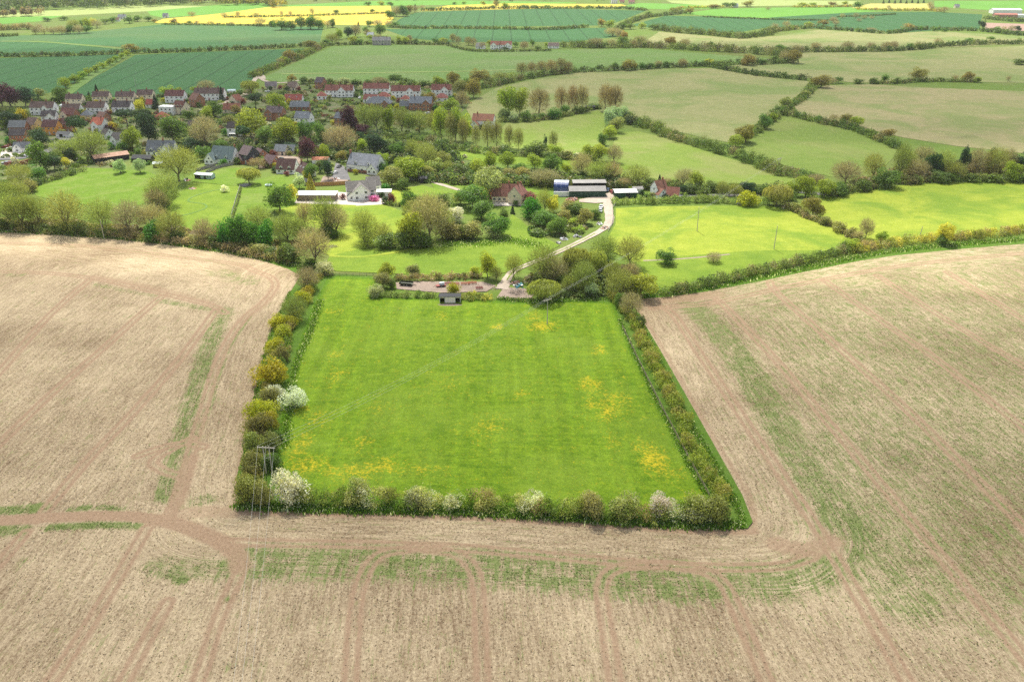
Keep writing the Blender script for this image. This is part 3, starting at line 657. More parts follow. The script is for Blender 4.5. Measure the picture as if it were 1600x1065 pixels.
def make_shape(kind, var):
    seed = hash((kind, var)) % 9999 if False else sum(map(ord, kind)) * 7 + var * 31
    if kind in ('round', 'pine', 'willow', 'airy', 'tall', 'cone', 'dome'):
        tm, ends = trunk_mesh(kind, seed)
    if kind == 'round':
        V, F, c = blobs_crown(4800, .024, 24 + var * 4, .52, .48, .5, .18, fill=.12)
    elif kind == 'stand':
        tm, ends = trunk_mesh('round', seed); V, F, c = blobs_crown(4200, .025, 26, .63, .37, .5, .18, fill=.15)
    elif kind == 'willow':
        V, F, c = blobs_crown(3600, .021, 26, .53, .46, .5, .2, fill=.45)
        n = 1100; a = rng.random(n) * 6.28; r_ = .3 + .2 * rng.random(n); z = .75 - .5 * (r_ - .2) + .1 * rng.random(n)
        P0 = np.c_[r_ * np.cos(a), r_ * np.sin(a), z]; P1 = P0 + np.c_[.04 * np.cos(a), .04 * np.sin(a), -.12 - .2 * rng.random(n)]
        V2, F2 = slivers(P0, P1, .008); F = np.r_[F, F2 + len(V)]; V = np.r_[V, V2]; c = np.r_[c, np.full(len(V2), 1.05)]
    elif kind == 'pine':
        V, F, c = blobs_crown(3000, .026, 14 + var, .74, .24, .46, .17)
    elif kind == 'dome':
        V, F, c = blobs_crown(3600, .03, 24 + var * 3, .42, .56, .5, .22, zmin=.0)
    elif kind in ('airy', 'tall'):
        E = np.array([tuple(e) for e in ends]); hw = np.abs(E[:, :2]).max(); 
        ex = (.5 if kind == 'airy' else .42); E[:, :2] *= min(1.25, ex * .8 / hw); zt = E[:, 2].max()
        cz, rz = (.54, .46) if kind == 'airy' else (.53, .47)
        n = 2300; d = unit(n); s = rng.random((n, 1)) ** .4
        P0 = np.array([0, 0, cz]) + d * s * np.array([.44, .44, rz * .9]); out = P0 - np.array([0, 0, .25]); out /= np.linalg.norm(out, axis=1)[:, None]
        lump = np.sin(d[:, 0] * 6 + var) * np.sin(d[:, 1] * 7 + 1) * np.sin(d[:, 2] * 6 + 2 * var); keep = lump > -.28; P0 = P0[keep]; out = out[keep]; n = len(P0)
        P1 = P0 + (out + .55 * unit(n)) * (.09 + .08 * rng.random((n, 1)))
        V, F = slivers(P0, P1, .0034); c = np.full(len(V), .78)
        m = 3500; k = rng.choice(n, m); t = rng.random((m, 1)); C = P0[k] * (1 - t) + P1[k] * t + .02 * rng.normal(size=(m, 3))
        V2, F2 = leaf_quads(C, unit(m), .0125 * (.6 + .8 * rng.random(m)), 1.0); F = np.r_[F, F2 + len(V)]; V = np.r_[V, V2]; c = np.r_[c, np.repeat(.9 + .35 * rng.random(m), 4)]
    elif kind == 'cone':
        n = 2600; z = rng.random(n) ** 1.35; a = rng.random(n) * 6.28; lay = .82 + .18 * np.cos(z * 60 + var); r_ = (1 - z) ** .8 * .5 * lay * (.55 + .5 * rng.random(n) ** .4)
        C = np.c_[r_ * np.cos(a), r_ * np.sin(a), .04 + z * .96 - .05 * r_]; Nn = np.c_[np.cos(a), np.sin(a), .5 * np.ones(n)]
        V, F = leaf_quads(C, Nn, .03 * (.6 + .8 * rng.random(n)), .6); c = np.repeat(.85 + .3 * rng.random(n), 4)
    V[:, 2] *= 1.0 / max(.9, np.percentile(V[:, 2], 99.7))
    me = mesh_np('crown', V, F, [LEAF], col=np.repeat(c[:, None], 3, 1))
    CROWN[(kind, var)] = (me, tm)
for k_ in ('round', 'airy', 'tall', 'dome'):
    for v_ in range(4): make_shape(k_, v_)
for k_ in ('pine', 'willow', 'cone', 'stand'):
    for v_ in range(2): make_shape(k_, v_)
# the same shape with fewer, larger clumps for what stands far off, trunk and crown in one mesh
FAR = {}
for (k_, v_), (cm, tm) in list(CROWN.items()):
    n = len(cm.vertices); co = np.empty(n * 3, np.float32); cm.vertices.foreach_get('co', co); co = co.reshape(-1, 4, 3)
    ca = np.empty(n * 4, np.float32); cm.color_attributes['col'].data.foreach_get('color', ca); ca = ca.reshape(-1, 4, 4)[:, :, :3]
    s = rng.permutation(len(co))[:700]; q = co[s]; m = q.mean(1, keepdims=True); f = math.sqrt(len(co) / 700) * .85
    q = m + (q - m) * f; V = q.reshape(-1, 3); c = ca[s].reshape(-1, 3)
    F = np.arange(len(V)).reshape(-1, 4)
    tv = [];
    for a in range(5): tv.append((.03 * math.cos(a * 1.257), .03 * math.sin(a * 1.257), -.01))
    for a in range(5): tv.append((.02 * math.cos(a * 1.257), .02 * math.sin(a * 1.257), .5))
    o_ = len(V); tf = [(o_ + a, o_ + (a + 1) % 5, o_ + 5 + (a + 1) % 5, o_ + 5 + a) for a in range(5)]
    V = np.r_[V, tv]; F = np.r_[F, tf]; c = np.r_[c, np.full((10, 3), 1.0)]
    FAR[(k_, v_)] = mesh_np('far_tree', V, F, [LEAF, BARK], col=c, mi=np.r_[np.zeros(o_ // 4), np.ones(5)])

KIND = {  # code: (object name, shape, colour, how it looks, noun)
 'bare': ('bare_tree', 'airy', (.24, .215, .12), 'bare brown', 'tree', 'tree'),
 'bud': ('budding_tree', 'airy', (.19, .225, .06), 'half-leafed olive', 'tree', 'tree'),
 'budr': ('leafing_tree', 'round', (.21, .225, .075), 'dull olive leafy', 'tree', 'tree'),
 'lime': ('spring_tree', 'round', (.2, .255, .03), 'fresh yellow-green', 'tree', 'tree'),
 'grn': ('broadleaf_tree', 'round', (.085, .155, .03), 'mid green leafy', 'tree', 'tree'),
 'oak': ('oak_tree', 'round', (.19, .165, .045), 'bronze-green oak', 'tree', 'tree'),
 'dk': ('evergreen_tree', 'round', (.03, .062, .03), 'dark evergreen', 'tree', 'tree'),
 'ced': ('cedar_tree', 'pine', (.04, .075, .035), 'dark spreading cedar', 'tree', 'tree'),
 'con': ('conifer_tree', 'cone', (.025, .05, .025), 'dark pointed conifer', 'tree', 'tree'),
 'lcon': ('golden_conifer', 'cone', (.22, .24, .03), 'golden conical', 'tree', 'tree'),
 'cop': ('copper_beech', 'round', (.06, .022, .038), 'dark purple', 'tree', 'tree'),
 'wht': ('hawthorn_bush', 'dome', (.47, .47, .39), 'white blossoming', 'bush', 'bush'),
 'whg': ('hawthorn_bush', 'dome', (.26, .29, .15), 'greyish white flecked', 'bush', 'bush'),
 'yel': ('golden_bush', 'dome', (.29, .285, .02), 'golden yellow', 'bush', 'bush'),
 'ylt': ('golden_tree', 'round', (.36, .34, .045), 'golden leaved', 'tree', 'tree'),
 'sil': ('whitebeam_tree', 'round', (.25, .32, .18), 'pale silvery green', 'tree', 'tree'),
 'plo': ('pale_bush', 'dome', (.3, .32, .115), 'pale olive', 'bush', 'bush'),
 'ols': ('mossy_bush', 'dome', (.2, .23, .06), 'mossy green', 'bush', 'bush'),
 'chs': ('chestnut_tree', 'stand', (.23, .29, .115), 'pale flowering chestnut', 'tree', 'tree'),
 'pop': ('poplar_tree', 'tall', (.19, .2, .07), 'tall thin half-leafed', 'tree', 'tree'),
 'bpop': ('tall_tree', 'tall', (.22, .185, .09), 'tall brownish', 'tree', 'tree'),
 'bsh': ('green_bush', 'dome', (.09, .14, .03), 'green', 'bush', 'bush'),
 'obs': ('olive_bush', 'dome', (.2, .2, .065), 'olive brown', 'bush', 'bush'),
 'lau': ('laurel_bush', 'dome', (.05, .155, .02), 'bright glossy green', 'bush', 'bush'),
 'wil': ('willow_tree', 'willow', (.21, .23, .06), 'yellowish weeping', 'tree', 'tree'),
 'pnk': ('flowering_bush', 'dome', (.4, .12, .3), 'purple flowering', 'bush', 'bush'),
 'red': ('copper_bush', 'dome', (.15, .05, .05), 'dark red leaved', 'bush', 'bush'),
}
TREES = []
def site(phrase, rows, group=None):
    for r_ in rows.split(';'):
        p = r_.split()
        if not p: continue
        if p[0] == 'bare':
            site.n += 1
            if site.n % 3 == 0 and float(p[3]) > 14: p[0] = 'bud'
        TREES.append((p[0], float(p[1]), float(p[2]), float(p[3]), float(p[4]), phrase))
site.n = 0
ORD = ['first', 'second', 'third', 'fourth', 'fifth', 'sixth', 'seventh', 'eighth', 'ninth', 'tenth', 'eleventh', 'twelfth', 'thirteenth', 'fourteenth', 'fifteenth', 'sixteenth', 'seventeenth', 'eighteenth', 'nineteenth', 'twentieth']
def plant_all():
    sets = {}
    for t in TREES: sets.setdefault((t[5], KIND[t[0]][3], KIND[t[0]][4]), []).append(t)
    vi = 0
    for (ph, look, noun), L in sets.items():
        L.sort(key=lambda t: t[1])
        for i, (code, px, py, h, w, _) in enumerate(L):
            name, shape, colr, look, noun, cat = KIND[code]
            if len(L) == 1: lab = f'{look} {noun} {ph}'
            else: lab = f"{'leftmost' if i == 0 else 'rightmost' if i == len(L) - 1 else ORD[i]} {look} {noun} {'' if i in (0, len(L) - 1) else 'from left '}{ph}"
            if len(lab.split()) > 16: print('LONG', len(lab.split()), lab)
            vi += 1
            nv = 4 if (shape, 3) in CROWN else 2
            cm, tm = CROWN[(shape, vi % nv)]
            H = height_at(px, py, h); m = mpp(px, py); W = w * m * 1.16
            g = G(px, py); k = random.uniform(.86, 1.14); cc = tuple(c * k * random.uniform(.94, 1.06) for c in colr) + (1,)
            grp = f'{look} {noun}s {ph}' if len(L) > 1 else None
            if h < 13.5:
                o = empty(name, (g[0], g[1], 0), random.uniform(0, 6.28)); tag(o, lab, cat, grp)
                c = link('crown' if shape != 'dome' else 'foliage', FAR[(shape, vi % nv)], o); c.scale = (W, W, H); c.color = cc
            else:
                o = empty(name, (g[0], g[1], 0), random.uniform(0, 6.28)); tag(o, lab, cat, grp)
                t = link('trunk' if shape != 'dome' else 'stem', tm, o); c = link('crown' if shape != 'dome' else 'foliage', cm, o)
                sx = random.uniform(.84, 1.16); t.scale = c.scale = (W * sx, W * (2 - sx), H); c.color = cc

site('in the row by the stubble at far left', 'bud 15 354 55 45;bsh 8 359 18 20;bud 37 357 58 42;bud 62 355 50 38;bud 108 362 64 62;bsh 100 363 16 26;bsh 126 364 18 30;bud 163 366 57 42;obs 140 364 16 28;bare 205 366 54 46;bare 240 360 42 36;lau 239 375 30 33;obs 74 358 14 26;obs 42 360 14 26')
site('beside the stubble below the curving path lawn', 'bare 270 376 48 38;bare 320 380 40 30;bare 345 381 36 26;bsh 277 377 18 24;obs 303 381 14 30;bsh 335 385 18 26;lau 358 386 46 28;lau 376 388 54 30;lau 396 388 42 26;lau 416 388 44 30;bare 405 366 45 46;obs 376 391 16 26;obs 408 399 18 30;bsh 424 402 16 22;bsh 455 410 29 34;obs 440 406 20 20')
site('in the clump at the meadow corner', 'bud 453 382 50 44;bare 491 413 60 50;bud 437 372 34 26;bud 470 380 40 24;bare 478 356 42 28;bare 510 363 58 46;bare 526 366 44 36;bsh 511 369 20 26;bsh 520 372 14 20')
site('on the lawn below the long garage', 'grn 438 330 46 38;ylt 455 316 28 24')
site('in the clump beside the sunlit lawn', 'bud 570 378 52 38;bud 599 381 34 30;lime 640 385 55 40;bsh 605 386 22 36;bsh 633 387 28 34;bsh 655 387 26 26;bud 574 385 26 26;bare 672 378 78 58;bare 690 370 50 34;bsh 665 385 22 24;bud 650 350 40 34')
site('in the garden west of the farmhouse', 'grn 640 332 34 30;bsh 694 328 26 28;wht 713 348 25 27;obs 700 372 26 32;obs 716 373 22 28;obs 738 372 26 32;bsh 727 373 22 24;grn 737 324 34 46;grn 752 342 30 38;grn 778 369 35 38;whg 771 372 20 22;bsh 787 341 16 18;con 801 334 14 8;bud 668 330 26 30;obs 684 345 30 30;budr 720 318 20 24')
site('behind the red roofed farmhouse', 'chs 763 314 52 40')
site('in the garden east of the farmhouse', 'lau 832 342 35 34;red 829 318 18 26;bud 850 332 38 22;ylt 865 334 30 24;grn 850 354 25 36;grn 871 367 27 26;budr 881 347 22 22;bsh 900 335 18 24;budr 913 350 24 24;bsh 930 342 16 16;obs 890 330 16 24;bsh 840 368 10 26;lime 893 352 12 16;bsh 862 345 18 20;lime 905 362 9 18')
site('in the tree belt behind the lane', 'bud 668 264 42 32;budr 681 272 24 24;bud 700 272 22 18;bsh 721 274 18 30;lime 745 276 30 24;lime 765 264 27 22;lime 793 264 27 24;obs 795 279 16 22;obs 818 281 20 28;lime 836 264 24 26;grn 862 271 31 32;bare 850 291 28 40;lime 885 273 20 16;bare 908 279 42 30;bare 938 285 36 36;bare 956 284 32 28;bsh 885 286 12 20;bsh 905 288 12 20;bsh 925 288 12 20;bsh 700 276 14 18;grn 735 280 14 16;bsh 775 280 14 22;budr 690 262 26 22;grn 812 270 16 20')
site('at the foot of the yellow-green rough field', 'lime 920 251 25 28;lime 936 252 27 30;bare 960 254 29 24;bare 995 290 33 40;bare 975 294 17 24;bsh 1015 294 16 22;con 1030 289 17 8;bare 1068 291 28 28;lime 1089 295 27 24;bsh 1050 292 12 20;bare 1042 292 14 18')
site('in the garden of the white gabled cottage', 'lime 988 300 9 12;dk 1003 308 12 9;bsh 1011 310 9 11;bsh 1078 302 14 22;bsh 1099 306 13 20;dk 1066 303 14 14;red 996 299 8 10')
site('along the grey road beside the paddock', 'bsh 1110 298 16 24;bud 1128 305 23 18;bud 1147 307 21 20;dk 1168 303 19 28;yel 1168 322 23 28;wil 1213 322 35 38;lime 1240 306 24 22;lime 1258 308 34 32;lime 1288 308 28 28;bare 1275 287 15 26;bare 1320 287 36 40;bsh 1310 305 19 30;oak 1270 339 32 32;obs 1242 330 14 22;bsh 1230 312 16 24;bsh 1190 304 14 20')
site('in the wood above the sunlit field', 'bare 1362 282 44 30;bsh 1350 298 18 26;grn 1384 292 30 40;bud 1405 280 58 28;bare 1430 280 32 30;bsh 1430 287 14 15;bare 1440 264 38 30;dk 1458 278 40 26;bud 1474 276 42 30;bsh 1468 284 17 34;bare 1490 281 28 30;dk 1503 272 44 16;bare 1525 272 42 30;bud 1552 274 46 30;bsh 1518 284 12 24;bsh 1548 284 13 30;lime 1578 283 32 28;dk 1591 270 32 24;bsh 1595 285 16 20;dk 1542 270 40 14;bare 1572 270 40 22;bud 1418 270 36 20;bare 1455 268 30 20')
site('on the straw field edge above the oval lawn', 'lime 793 180 46 30;lime 812 180 44 30;bpop 842 178 42 28;bpop 876 174 40 20;bpop 894 174 42 17;bpop 909 174 42 19;bpop 946 174 45 24;bpop 960 174 42 20;bsh 790 188 18 20;sil 803 191 16 14;grn 822 189 17 20;bsh 836 188 11 11;bsh 847 187 11 11;lau 865 186 18 19;grn 883 180 16 14;bsh 899 178 13 10;bsh 909 178 12 9;bsh 930 170 9 22')
site('beside the oval lawn at its right edge', 'sil 952 197 31 20;sil 962 194 28 20;sil 973 188 22 18;budr 962 207 25 24;lime 953 216 21 23;grn 940 227 19 18;obs 948 212 14 14;dk 985 194 12 18')
site('in the thin row below the oval lawn', 'pop 705 224 50 18;pop 724 226 44 16;pop 744 228 34 14;pop 762 229 42 18;pop 776 230 44 18;pop 795 232 38 16;pop 810 233 34 14;dk 852 234 24 7;pop 864 236 32 14;bsh 838 242 22 34;lime 868 242 18 22;obs 885 248 12 22;wht 900 248 10 12;bsh 790 238 12 20;bsh 820 240 12 18')
site('in the tall row behind the white gabled house', 'bud 570 202 42 28;bud 590 205 43 26;lime 609 205 42 18;bud 628 206 40 24;bud 655 207 35 30;bud 680 210 38 26;lime 690 218 52 24;lime 712 220 54 24;lime 728 221 44 18;bud 640 208 34 18')
site('in the copse behind the white gabled house', 'cop 548 208 44 26;cop 566 210 16 22;dk 588 242 40 30;dk 562 227 22 18;bare 533 238 44 42;grn 478 224 36 26;grn 503 227 37 24;lime 566 238 22 18;lime 506 250 25 18;oak 533 252 17 18;grn 622 245 24 24;bud 645 245 29 22;bud 662 252 31 26;lime 598 256 18 20;lime 642 281 36 42;budr 612 290 30 34;lime 627 268 24 20;bsh 655 262 14 20;grn 600 270 18 16;bsh 680 270 16 22;budr 668 276 18 20;bsh 630 296 18 20')
site('beside the brown tiled house', 'cop 481 252 39 30;sil 468 295 24 20;lcon 486 299 29 15;grn 487 279 24 22;dk 513 281 34 18;bsh 500 270 20 14')
site('in the village front gardens', 'pnk 585 314 9 16;red 612 318 16 11;dk 602 318 12 14;wil 390 287 26 30;wht 351 300 11 12;bare 404 263 17 24;grn 318 251 24 26;bud 280 284 58 58;bare 258 322 52 44;bare 246 330 36 30;bsh 420 262 8 14;sil 189 270 22 20;sil 220 270 22 19;bsh 217 242 12 12')
site('at the far left of the village', 'cop 18 168 38 36;dk 40 166 30 26;dk 4 166 34 28;yel 34 187 18 20;dk 14 200 26 34;lime 6 202 18 18;grn 97 160 25 24;obs 63 149 11 16;con 152 149 18 9;con 140 155 12 8;con 61 159 13 7;bare 163 151 12 16;ylt 218 173 17 19')
site('among the houses left of the big oak', 'ced 200 201 31 36;ced 226 207 35 32;ced 125 222 40 34;bud 145 250 48 44;bud 103 248 32 36;grn 66 268 50 34;dk 64 230 28 36;dk 86 266 27 24;ylt 103 262 16 14;cop 171 206 12 14;ylt 178 204 14 14;lime 208 234 37 30;grn 193 237 16 16;bare 32 291 36 30;grn 60 282 24 28;bud 8 322 40 34;bud 30 316 36 30;bsh 12 300 20 24;obs 48 300 20 22;dk 113 250 20 20')
site('in the middle of the village', 'lime 262 150 16 24;lime 280 149 13 16;bare 323 143 18 26;lime 305 145 10 14;cop 322 145 9 14;con 347 157 22 10;wil 392 149 25 26;ced 400 174 28 28;lime 435 174 29 30;con 244 170 23 14;grn 334 182 24 26;lime 325 188 22 20;grn 296 188 18 18;lime 392 214 47 42;grn 273 224 45 42;bare 323 230 50 42;ced 384 237 43 28;grn 414 226 30 36;lime 449 228 45 36;dk 233 222 48 32;grn 440 222 26 26;bsh 430 232 14 24;dk 455 236 14 24;budr 305 215 22 24;dk 300 236 20 26;grn 345 236 18 22;budr 358 196 16 20;oak 370 178 14 16')
site('behind the red roofed terraces', 'whg 538 132 11 18;bsh 556 133 10 14;bare 593 134 14 22;grn 618 131 15 20;whg 614 136 9 14;bsh 632 133 12 14;lime 686 135 16 20;oak 709 136 24 22;bsh 660 135 11 14;bsh 645 134 10 12;grn 475 131 12 14;oak 456 128 12 16;bsh 575 133 9 14;bsh 516 131 9 14')
site('at the corner of the straw field by the terraces', 'budr 720 152 28 26;bare 722 167 26 20;lime 704 172 19 26;oak 672 162 18 18;oak 748 132 25 26;oak 740 153 30 26;bud 782 129 17 26;bpop 815 119 22 16;bpop 831 118 22 16;bpop 846 117 23 16;bpop 861 116 23 16;bpop 876 115 25 16;bpop 888 115 20 14;budr 765 133 14 16;grn 730 140 18 18;bud 800 124 12 18')
site('along the hedge above the straw field', 'grn 961 110 13 10;oak 982 110 18 20;grn 1003 109 11 11;grn 1016 108 11 12;bare 1028 107 13 12;grn 1041 106 11 10;bare 1066 105 14 14;ylt 1108 101 9 14;oak 1168 102 17 24;grn 1190 101 9 14;oak 1240 99 21 22;bare 1226 98 18 16;grn 1210 97 10 14')
site('in the upper tree belt', 'grn 905 73 10 14;bare 930 74 15 28;bare 955 74 13 16;grn 972 72 16 18;bare 1000 72 16 22;oak 1048 72 15 18;bare 1070 75 15 16;bare 990 74 12 14;grn 1110 77 12 14;bare 1135 79 10 12;grn 1030 74 9 12;oak 975 62 14 14;oak 940 42 13 14;lime 952 44 13 18;bare 957 57 14 24;grn 972 46 10 12;grn 985 46 9 14;lime 1003 45 10 12;grn 1020 46 9 12;grn 1013 26 9 12;oak 1078 22 10 13;wil 1055 20 8 16;bare 968 60 14 14')
site('along the hedge below the far right wheat', 'oak 1286 41 10 16;bare 1302 36 10 12;bare 1306 40 8 10;lime 1263 42 8 12;bare 1228 45 13 12;bare 1210 48 12 14;oak 1420 47 10 20;grn 1438 48 7 8;grn 1460 49 7 10;grn 1475 50 6 10;bare 1360 49 6 14;bare 1342 34 5 8')
site('in the hedge of the pale right pasture', 'bare 1274 80 14 16;bare 1324 79 15 18;bare 1360 78 12 14;bare 1384 79 14 16;bare 1396 78 14 14;grn 1420 78 12 10;bare 1435 77 13 14;bare 1465 70 11 12;grn 1515 68 9 14;grn 1548 64 7 12;grn 1218 80 11 18;bare 1245 82 12 20;bare 1300 80 9 12')
site('in the broken hedge below the lone oak', 'oak 1435 126 21 26;grn 1382 129 13 14;bsh 1365 131 10 14;bsh 1400 130 9 12;bsh 1420 128 7 8;oak 1511 127 15 18;lime 1526 129 9 12;bare 1492 127 10 10;bare 1575 127 9 8;bsh 1340 131 8 16;oak 1282 137 20 28;bare 1300 131 10 14;grn 1310 130 10 14;bsh 1592 101 9 22')
site('in the hedge beside the olive paddock', 'oak 1165 223 29 32;lime 1149 229 20 24;grn 1195 201 23 24;budr 1227 168 17 20;grn 1216 178 14 16;lime 1206 190 14 14;oak 1322 194 16 22;lime 1338 198 16 20;oak 1386 216 15 24;bare 1302 190 12 14;budr 1258 152 11 14')
site('on the dry edge of the lower paddock', 'grn 1040 413 25 29;bare 1115 410 16 22')
site('in the thicket round the dark pond', 'bare 803 434 38 28;bud 848 441 58 44;bare 868 442 44 42;wil 900 437 54 36;bud 912 457 52 36;wil 930 427 38 30;bud 943 414 46 46;bud 985 416 48 38;bud 968 464 46 42;sil 925 464 22 20;bsh 907 466 11 18;lime 1003 464 36 44;bare 985 440 30 26;bsh 880 446 20 24;bud 890 458 30 26;grn 945 400 24 24;bsh 985 458 24 24;bare 955 440 34 24')
site('beside the bare dirt yard', 'wil 850 470 32 46;lime 762 434 42 26;bud 775 438 22 18;lime 604 434 24 24;obs 646 430 17 20;budr 598 449 23 26;whg 587 464 20 22;yel 708 460 18 17;bsh 612 450 14 14;lime 742 432 16 14')
site('in the hedge between the two sunlit fields', 'ylt 1475 381 33 26;bsh 1470 383 16 18;lime 1378 377 16 20;bare 1352 372 32 20;lime 1327 391 19 28;obs 1290 352 14 18;obs 1310 362 16 22;obs 1328 370 14 20;bare 1340 376 16 16;bare 1530 375 18 10')
site('in the hedge left of the meadow', 'whg 508 429 20 28;grn 484 418 14 20;bare 481 452 35 38;yel 482 462 16 20;yel 474 476 22 24;bud 462 500 38 38;yel 434 512 22 26;yel 453 512 18 22;yel 443 530 22 28;yel 428 549 20 32;obs 443 564 24 24;yel 426 600 38 46;wht 433 622 20 30;obs 424 632 26 30;yel 410 660 36 40;obs 404 680 34 40;yel 422 672 28 30;ols 397 708 34 30;obs 425 706 30 28;obs 394 736 30 34;bsh 426 733 26 30;ols 387 786 44 38;obs 412 788 38 34;bsh 436 690 18 14;bsh 443 560 12 12')
site('standing out from the hedge on the meadow', 'wht 462 636 29 37')
site('in the hedge along the bottom of the meadow', 'wht 455 786 48 50;plo 560 784 36 34;wht 838 796 28 24;wht 1030 806 34 34;plo 925 806 40 40;plo 975 808 39 42;whg 650 790 26 32;ols 1120 810 36 44;ols 1088 811 36 46')
site('at the top of the hedge right of the meadow', 'bare 985 494 38 34;grn 968 480 24 20;bsh 1000 510 18 18')
site('in the ragged rows of the far left farmland', 'bare 116 46 16 20;grn 128 40 9 12;lime 138 46 18 14;bare 152 44 13 16;ylt 146 40 12 10;grn 165 38 9 14;grn 176 36 10 14;grn 202 37 13 13;grn 215 34 10 14;grn 232 34 9 12;oak 242 36 6 9;oak 206 81 13 24;bare 8 46 8 14;bare 26 46 9 16;bare 42 46 8 14;grn 74 34 7 14;grn 100 32 7 14')
site('in the small wood beside the bare patch', 'bare 56 54 14 14;bare 70 54 13 16;bare 84 54 12 16;bare 97 54 14 16;grn 110 53 14 16;bare 123 53 14 16;grn 136 52 12 16;bare 62 50 13 12')
site('along the lower edge of the oilseed field', 'oak 272 38 9 12;grn 296 38 6 8;bare 308 38 6 8;bare 330 39 6 10;bare 362 40 6 8;bare 300 26 8 12;bare 372 27 9 8;bare 400 27 7 8;bare 440 25 8 6;bare 454 25 8 6;bare 488 24 12 8;grn 526 22 7 10;grn 582 21 7 8;bare 350 27 7 10')
site('in the clump of big trees by the oilseed', 'bare 407 41 13 16;grn 425 42 11 12;grn 440 47 18 20;grn 455 47 15 16;grn 470 46 20 18;grn 485 46 22 22;grn 498 46 18 18;bare 512 44 12 12;grn 520 43 14 12')
site('in the dark copse right of the oilseed', 'grn 610 30 14 16;bare 620 26 16 16;grn 630 26 18 18;oak 640 22 14 12;bare 648 20 12 12;con 649 16 10 5;bare 608 42 10 14;grn 618 42 9 12;bare 590 42 11 16;grn 577 42 10 12')
site('round the stone barn farm', 'lime 530 62 18 12;bare 520 68 16 18;dk 545 60 18 16;bare 556 58 20 16;lime 553 69 13 15;grn 562 70 10 12;con 560 41 8 4;grn 595 57 20 16;bare 575 58 12 12;lime 623 69 13 10;lime 633 69 13 12;bare 640 68 14 8;bsh 650 69 9 8;bare 590 63 10 14;grn 510 70 9 14;grn 572 52 10 10;lime 578 63 9 10')
site('beside the white cottages in the far pasture', 'bpop 708 67 15 10;bpop 716 69 13 10;bpop 732 71 14 12;bpop 740 72 13 10;lime 692 68 9 18;grn 680 68 9 12;bare 754 77 12 10;lime 765 72 9 9;bare 819 78 14 12;grn 805 74 9 10;bsh 840 78 7 10;lime 855 74 8 10;grn 832 72 10 10;grn 880 73 9 12;grn 790 78 5 12')
site('at the corner of the light green pasture', 'oak 452 95 18 20;lime 444 99 11 12;oak 487 77 14 24;grn 470 86 9 14;lime 478 84 8 10;bare 438 100 10 12;grn 420 108 8 12')
row = ' ;'.join(f'lime {x} {y} {h} {w}' for x, y, h, w in [(103, 138, 17, 20), (117, 130, 14, 17), (128, 124, 13, 16), (139, 118, 12, 15), (150, 113, 12, 15), (161, 107, 11, 14), (172, 102, 11, 13), (182, 97, 10, 13), (191, 92, 10, 12), (199, 87, 9, 11)])
site('in the straight row between two wheat fields', row)
site('in the hedges of the top right farmland', 'oak 1118 14 7 12;grn 1135 11 7 14;grn 1145 12 8 12;oak 1168 11 10 18;grn 1340 14 12 14;lime 1320 8 6 10;bare 1388 15 7 6;lime 1255 11 7 16;lime 1270 10 6 12;oak 1300 10 8 14;bare 1475 20 10 12;bare 1455 16 8 8;bare 1452 13 10 8;dk 1535 45 14 8;dk 1530 40 8 6;grn 1558 49 8 12;bare 1568 49 8 8;bare 1580 49 9 10;dk 1590 49 9 10;oak 1112 14 7 10;bare 1200 16 5 8;bare 1316 29 8 8;bare 1337 29 9 10;bare 1350 30 6 10;bare 1362 30 5 8')
site('in the line behind the small yellow field', ' ;'.join(f'con {x} {5 if i % 2 else 6} 6 4' for i, x in enumerate(range(1380, 1452, 9))))
site('along the far hedges at the top', 'lime 595 8 6 10;grn 575 9 7 12;grn 610 9 6 10;lime 597 9 6 8;oak 775 9 8 12;lime 790 14 10 12;lime 755 8 6 8;lime 725 7 5 8;grn 710 8 5 8;grn 820 13 6 14;grn 835 13 5 12;grn 855 13 5 10;grn 675 17 6 8;bare 660 16 8 8;bare 730 15 6 8;lime 770 14 6 8;grn 903 12 4 8;grn 920 12 4 8')
plant_all()

# ------------------------------------------------------------------ hedges
PAL = {
 'near': [(.19, .2, .045), (.14, .19, .03), (.24, .24, .07), (.27, .26, .06), (.2, .17, .06), (.13, .19, .035)],
 'blossom': [(.2, .22, .05), (.25, .26, .08), (.13, .19, .03), (.28, .29, .1), (.36, .37, .24), (.17, .21, .045), (.23, .19, .08), (.15, .21, .03)],
 'right': [(.16, .21, .03), (.2, .24, .045), (.13, .185, .025), (.22, .22, .055)],
 'dark': [(.06, .095, .03), (.08, .115, .03), (.05, .08, .025), (.1, .115, .05), (.085, .12, .03)],
 'mid': [(.09, .13, .035), (.07, .11, .03), (.12, .145, .045), (.14, .13, .065), (.1, .14, .03)],
 'brown': [(.2, .165, .09), (.16, .14, .065), (.23, .19, .11), (.13, .14, .05), (.18, .17, .07)],
 'gold': [(.26, .25, .04), (.2, .22, .035), (.3, .27, .06), (.17, .18, .05), (.22, .18, .08)],
 'trim': [(.16, .2, .055), (.19, .22, .08), (.13, .18, .045)],
 'box': [(.05, .1, .02), (.06, .115, .025)],
}
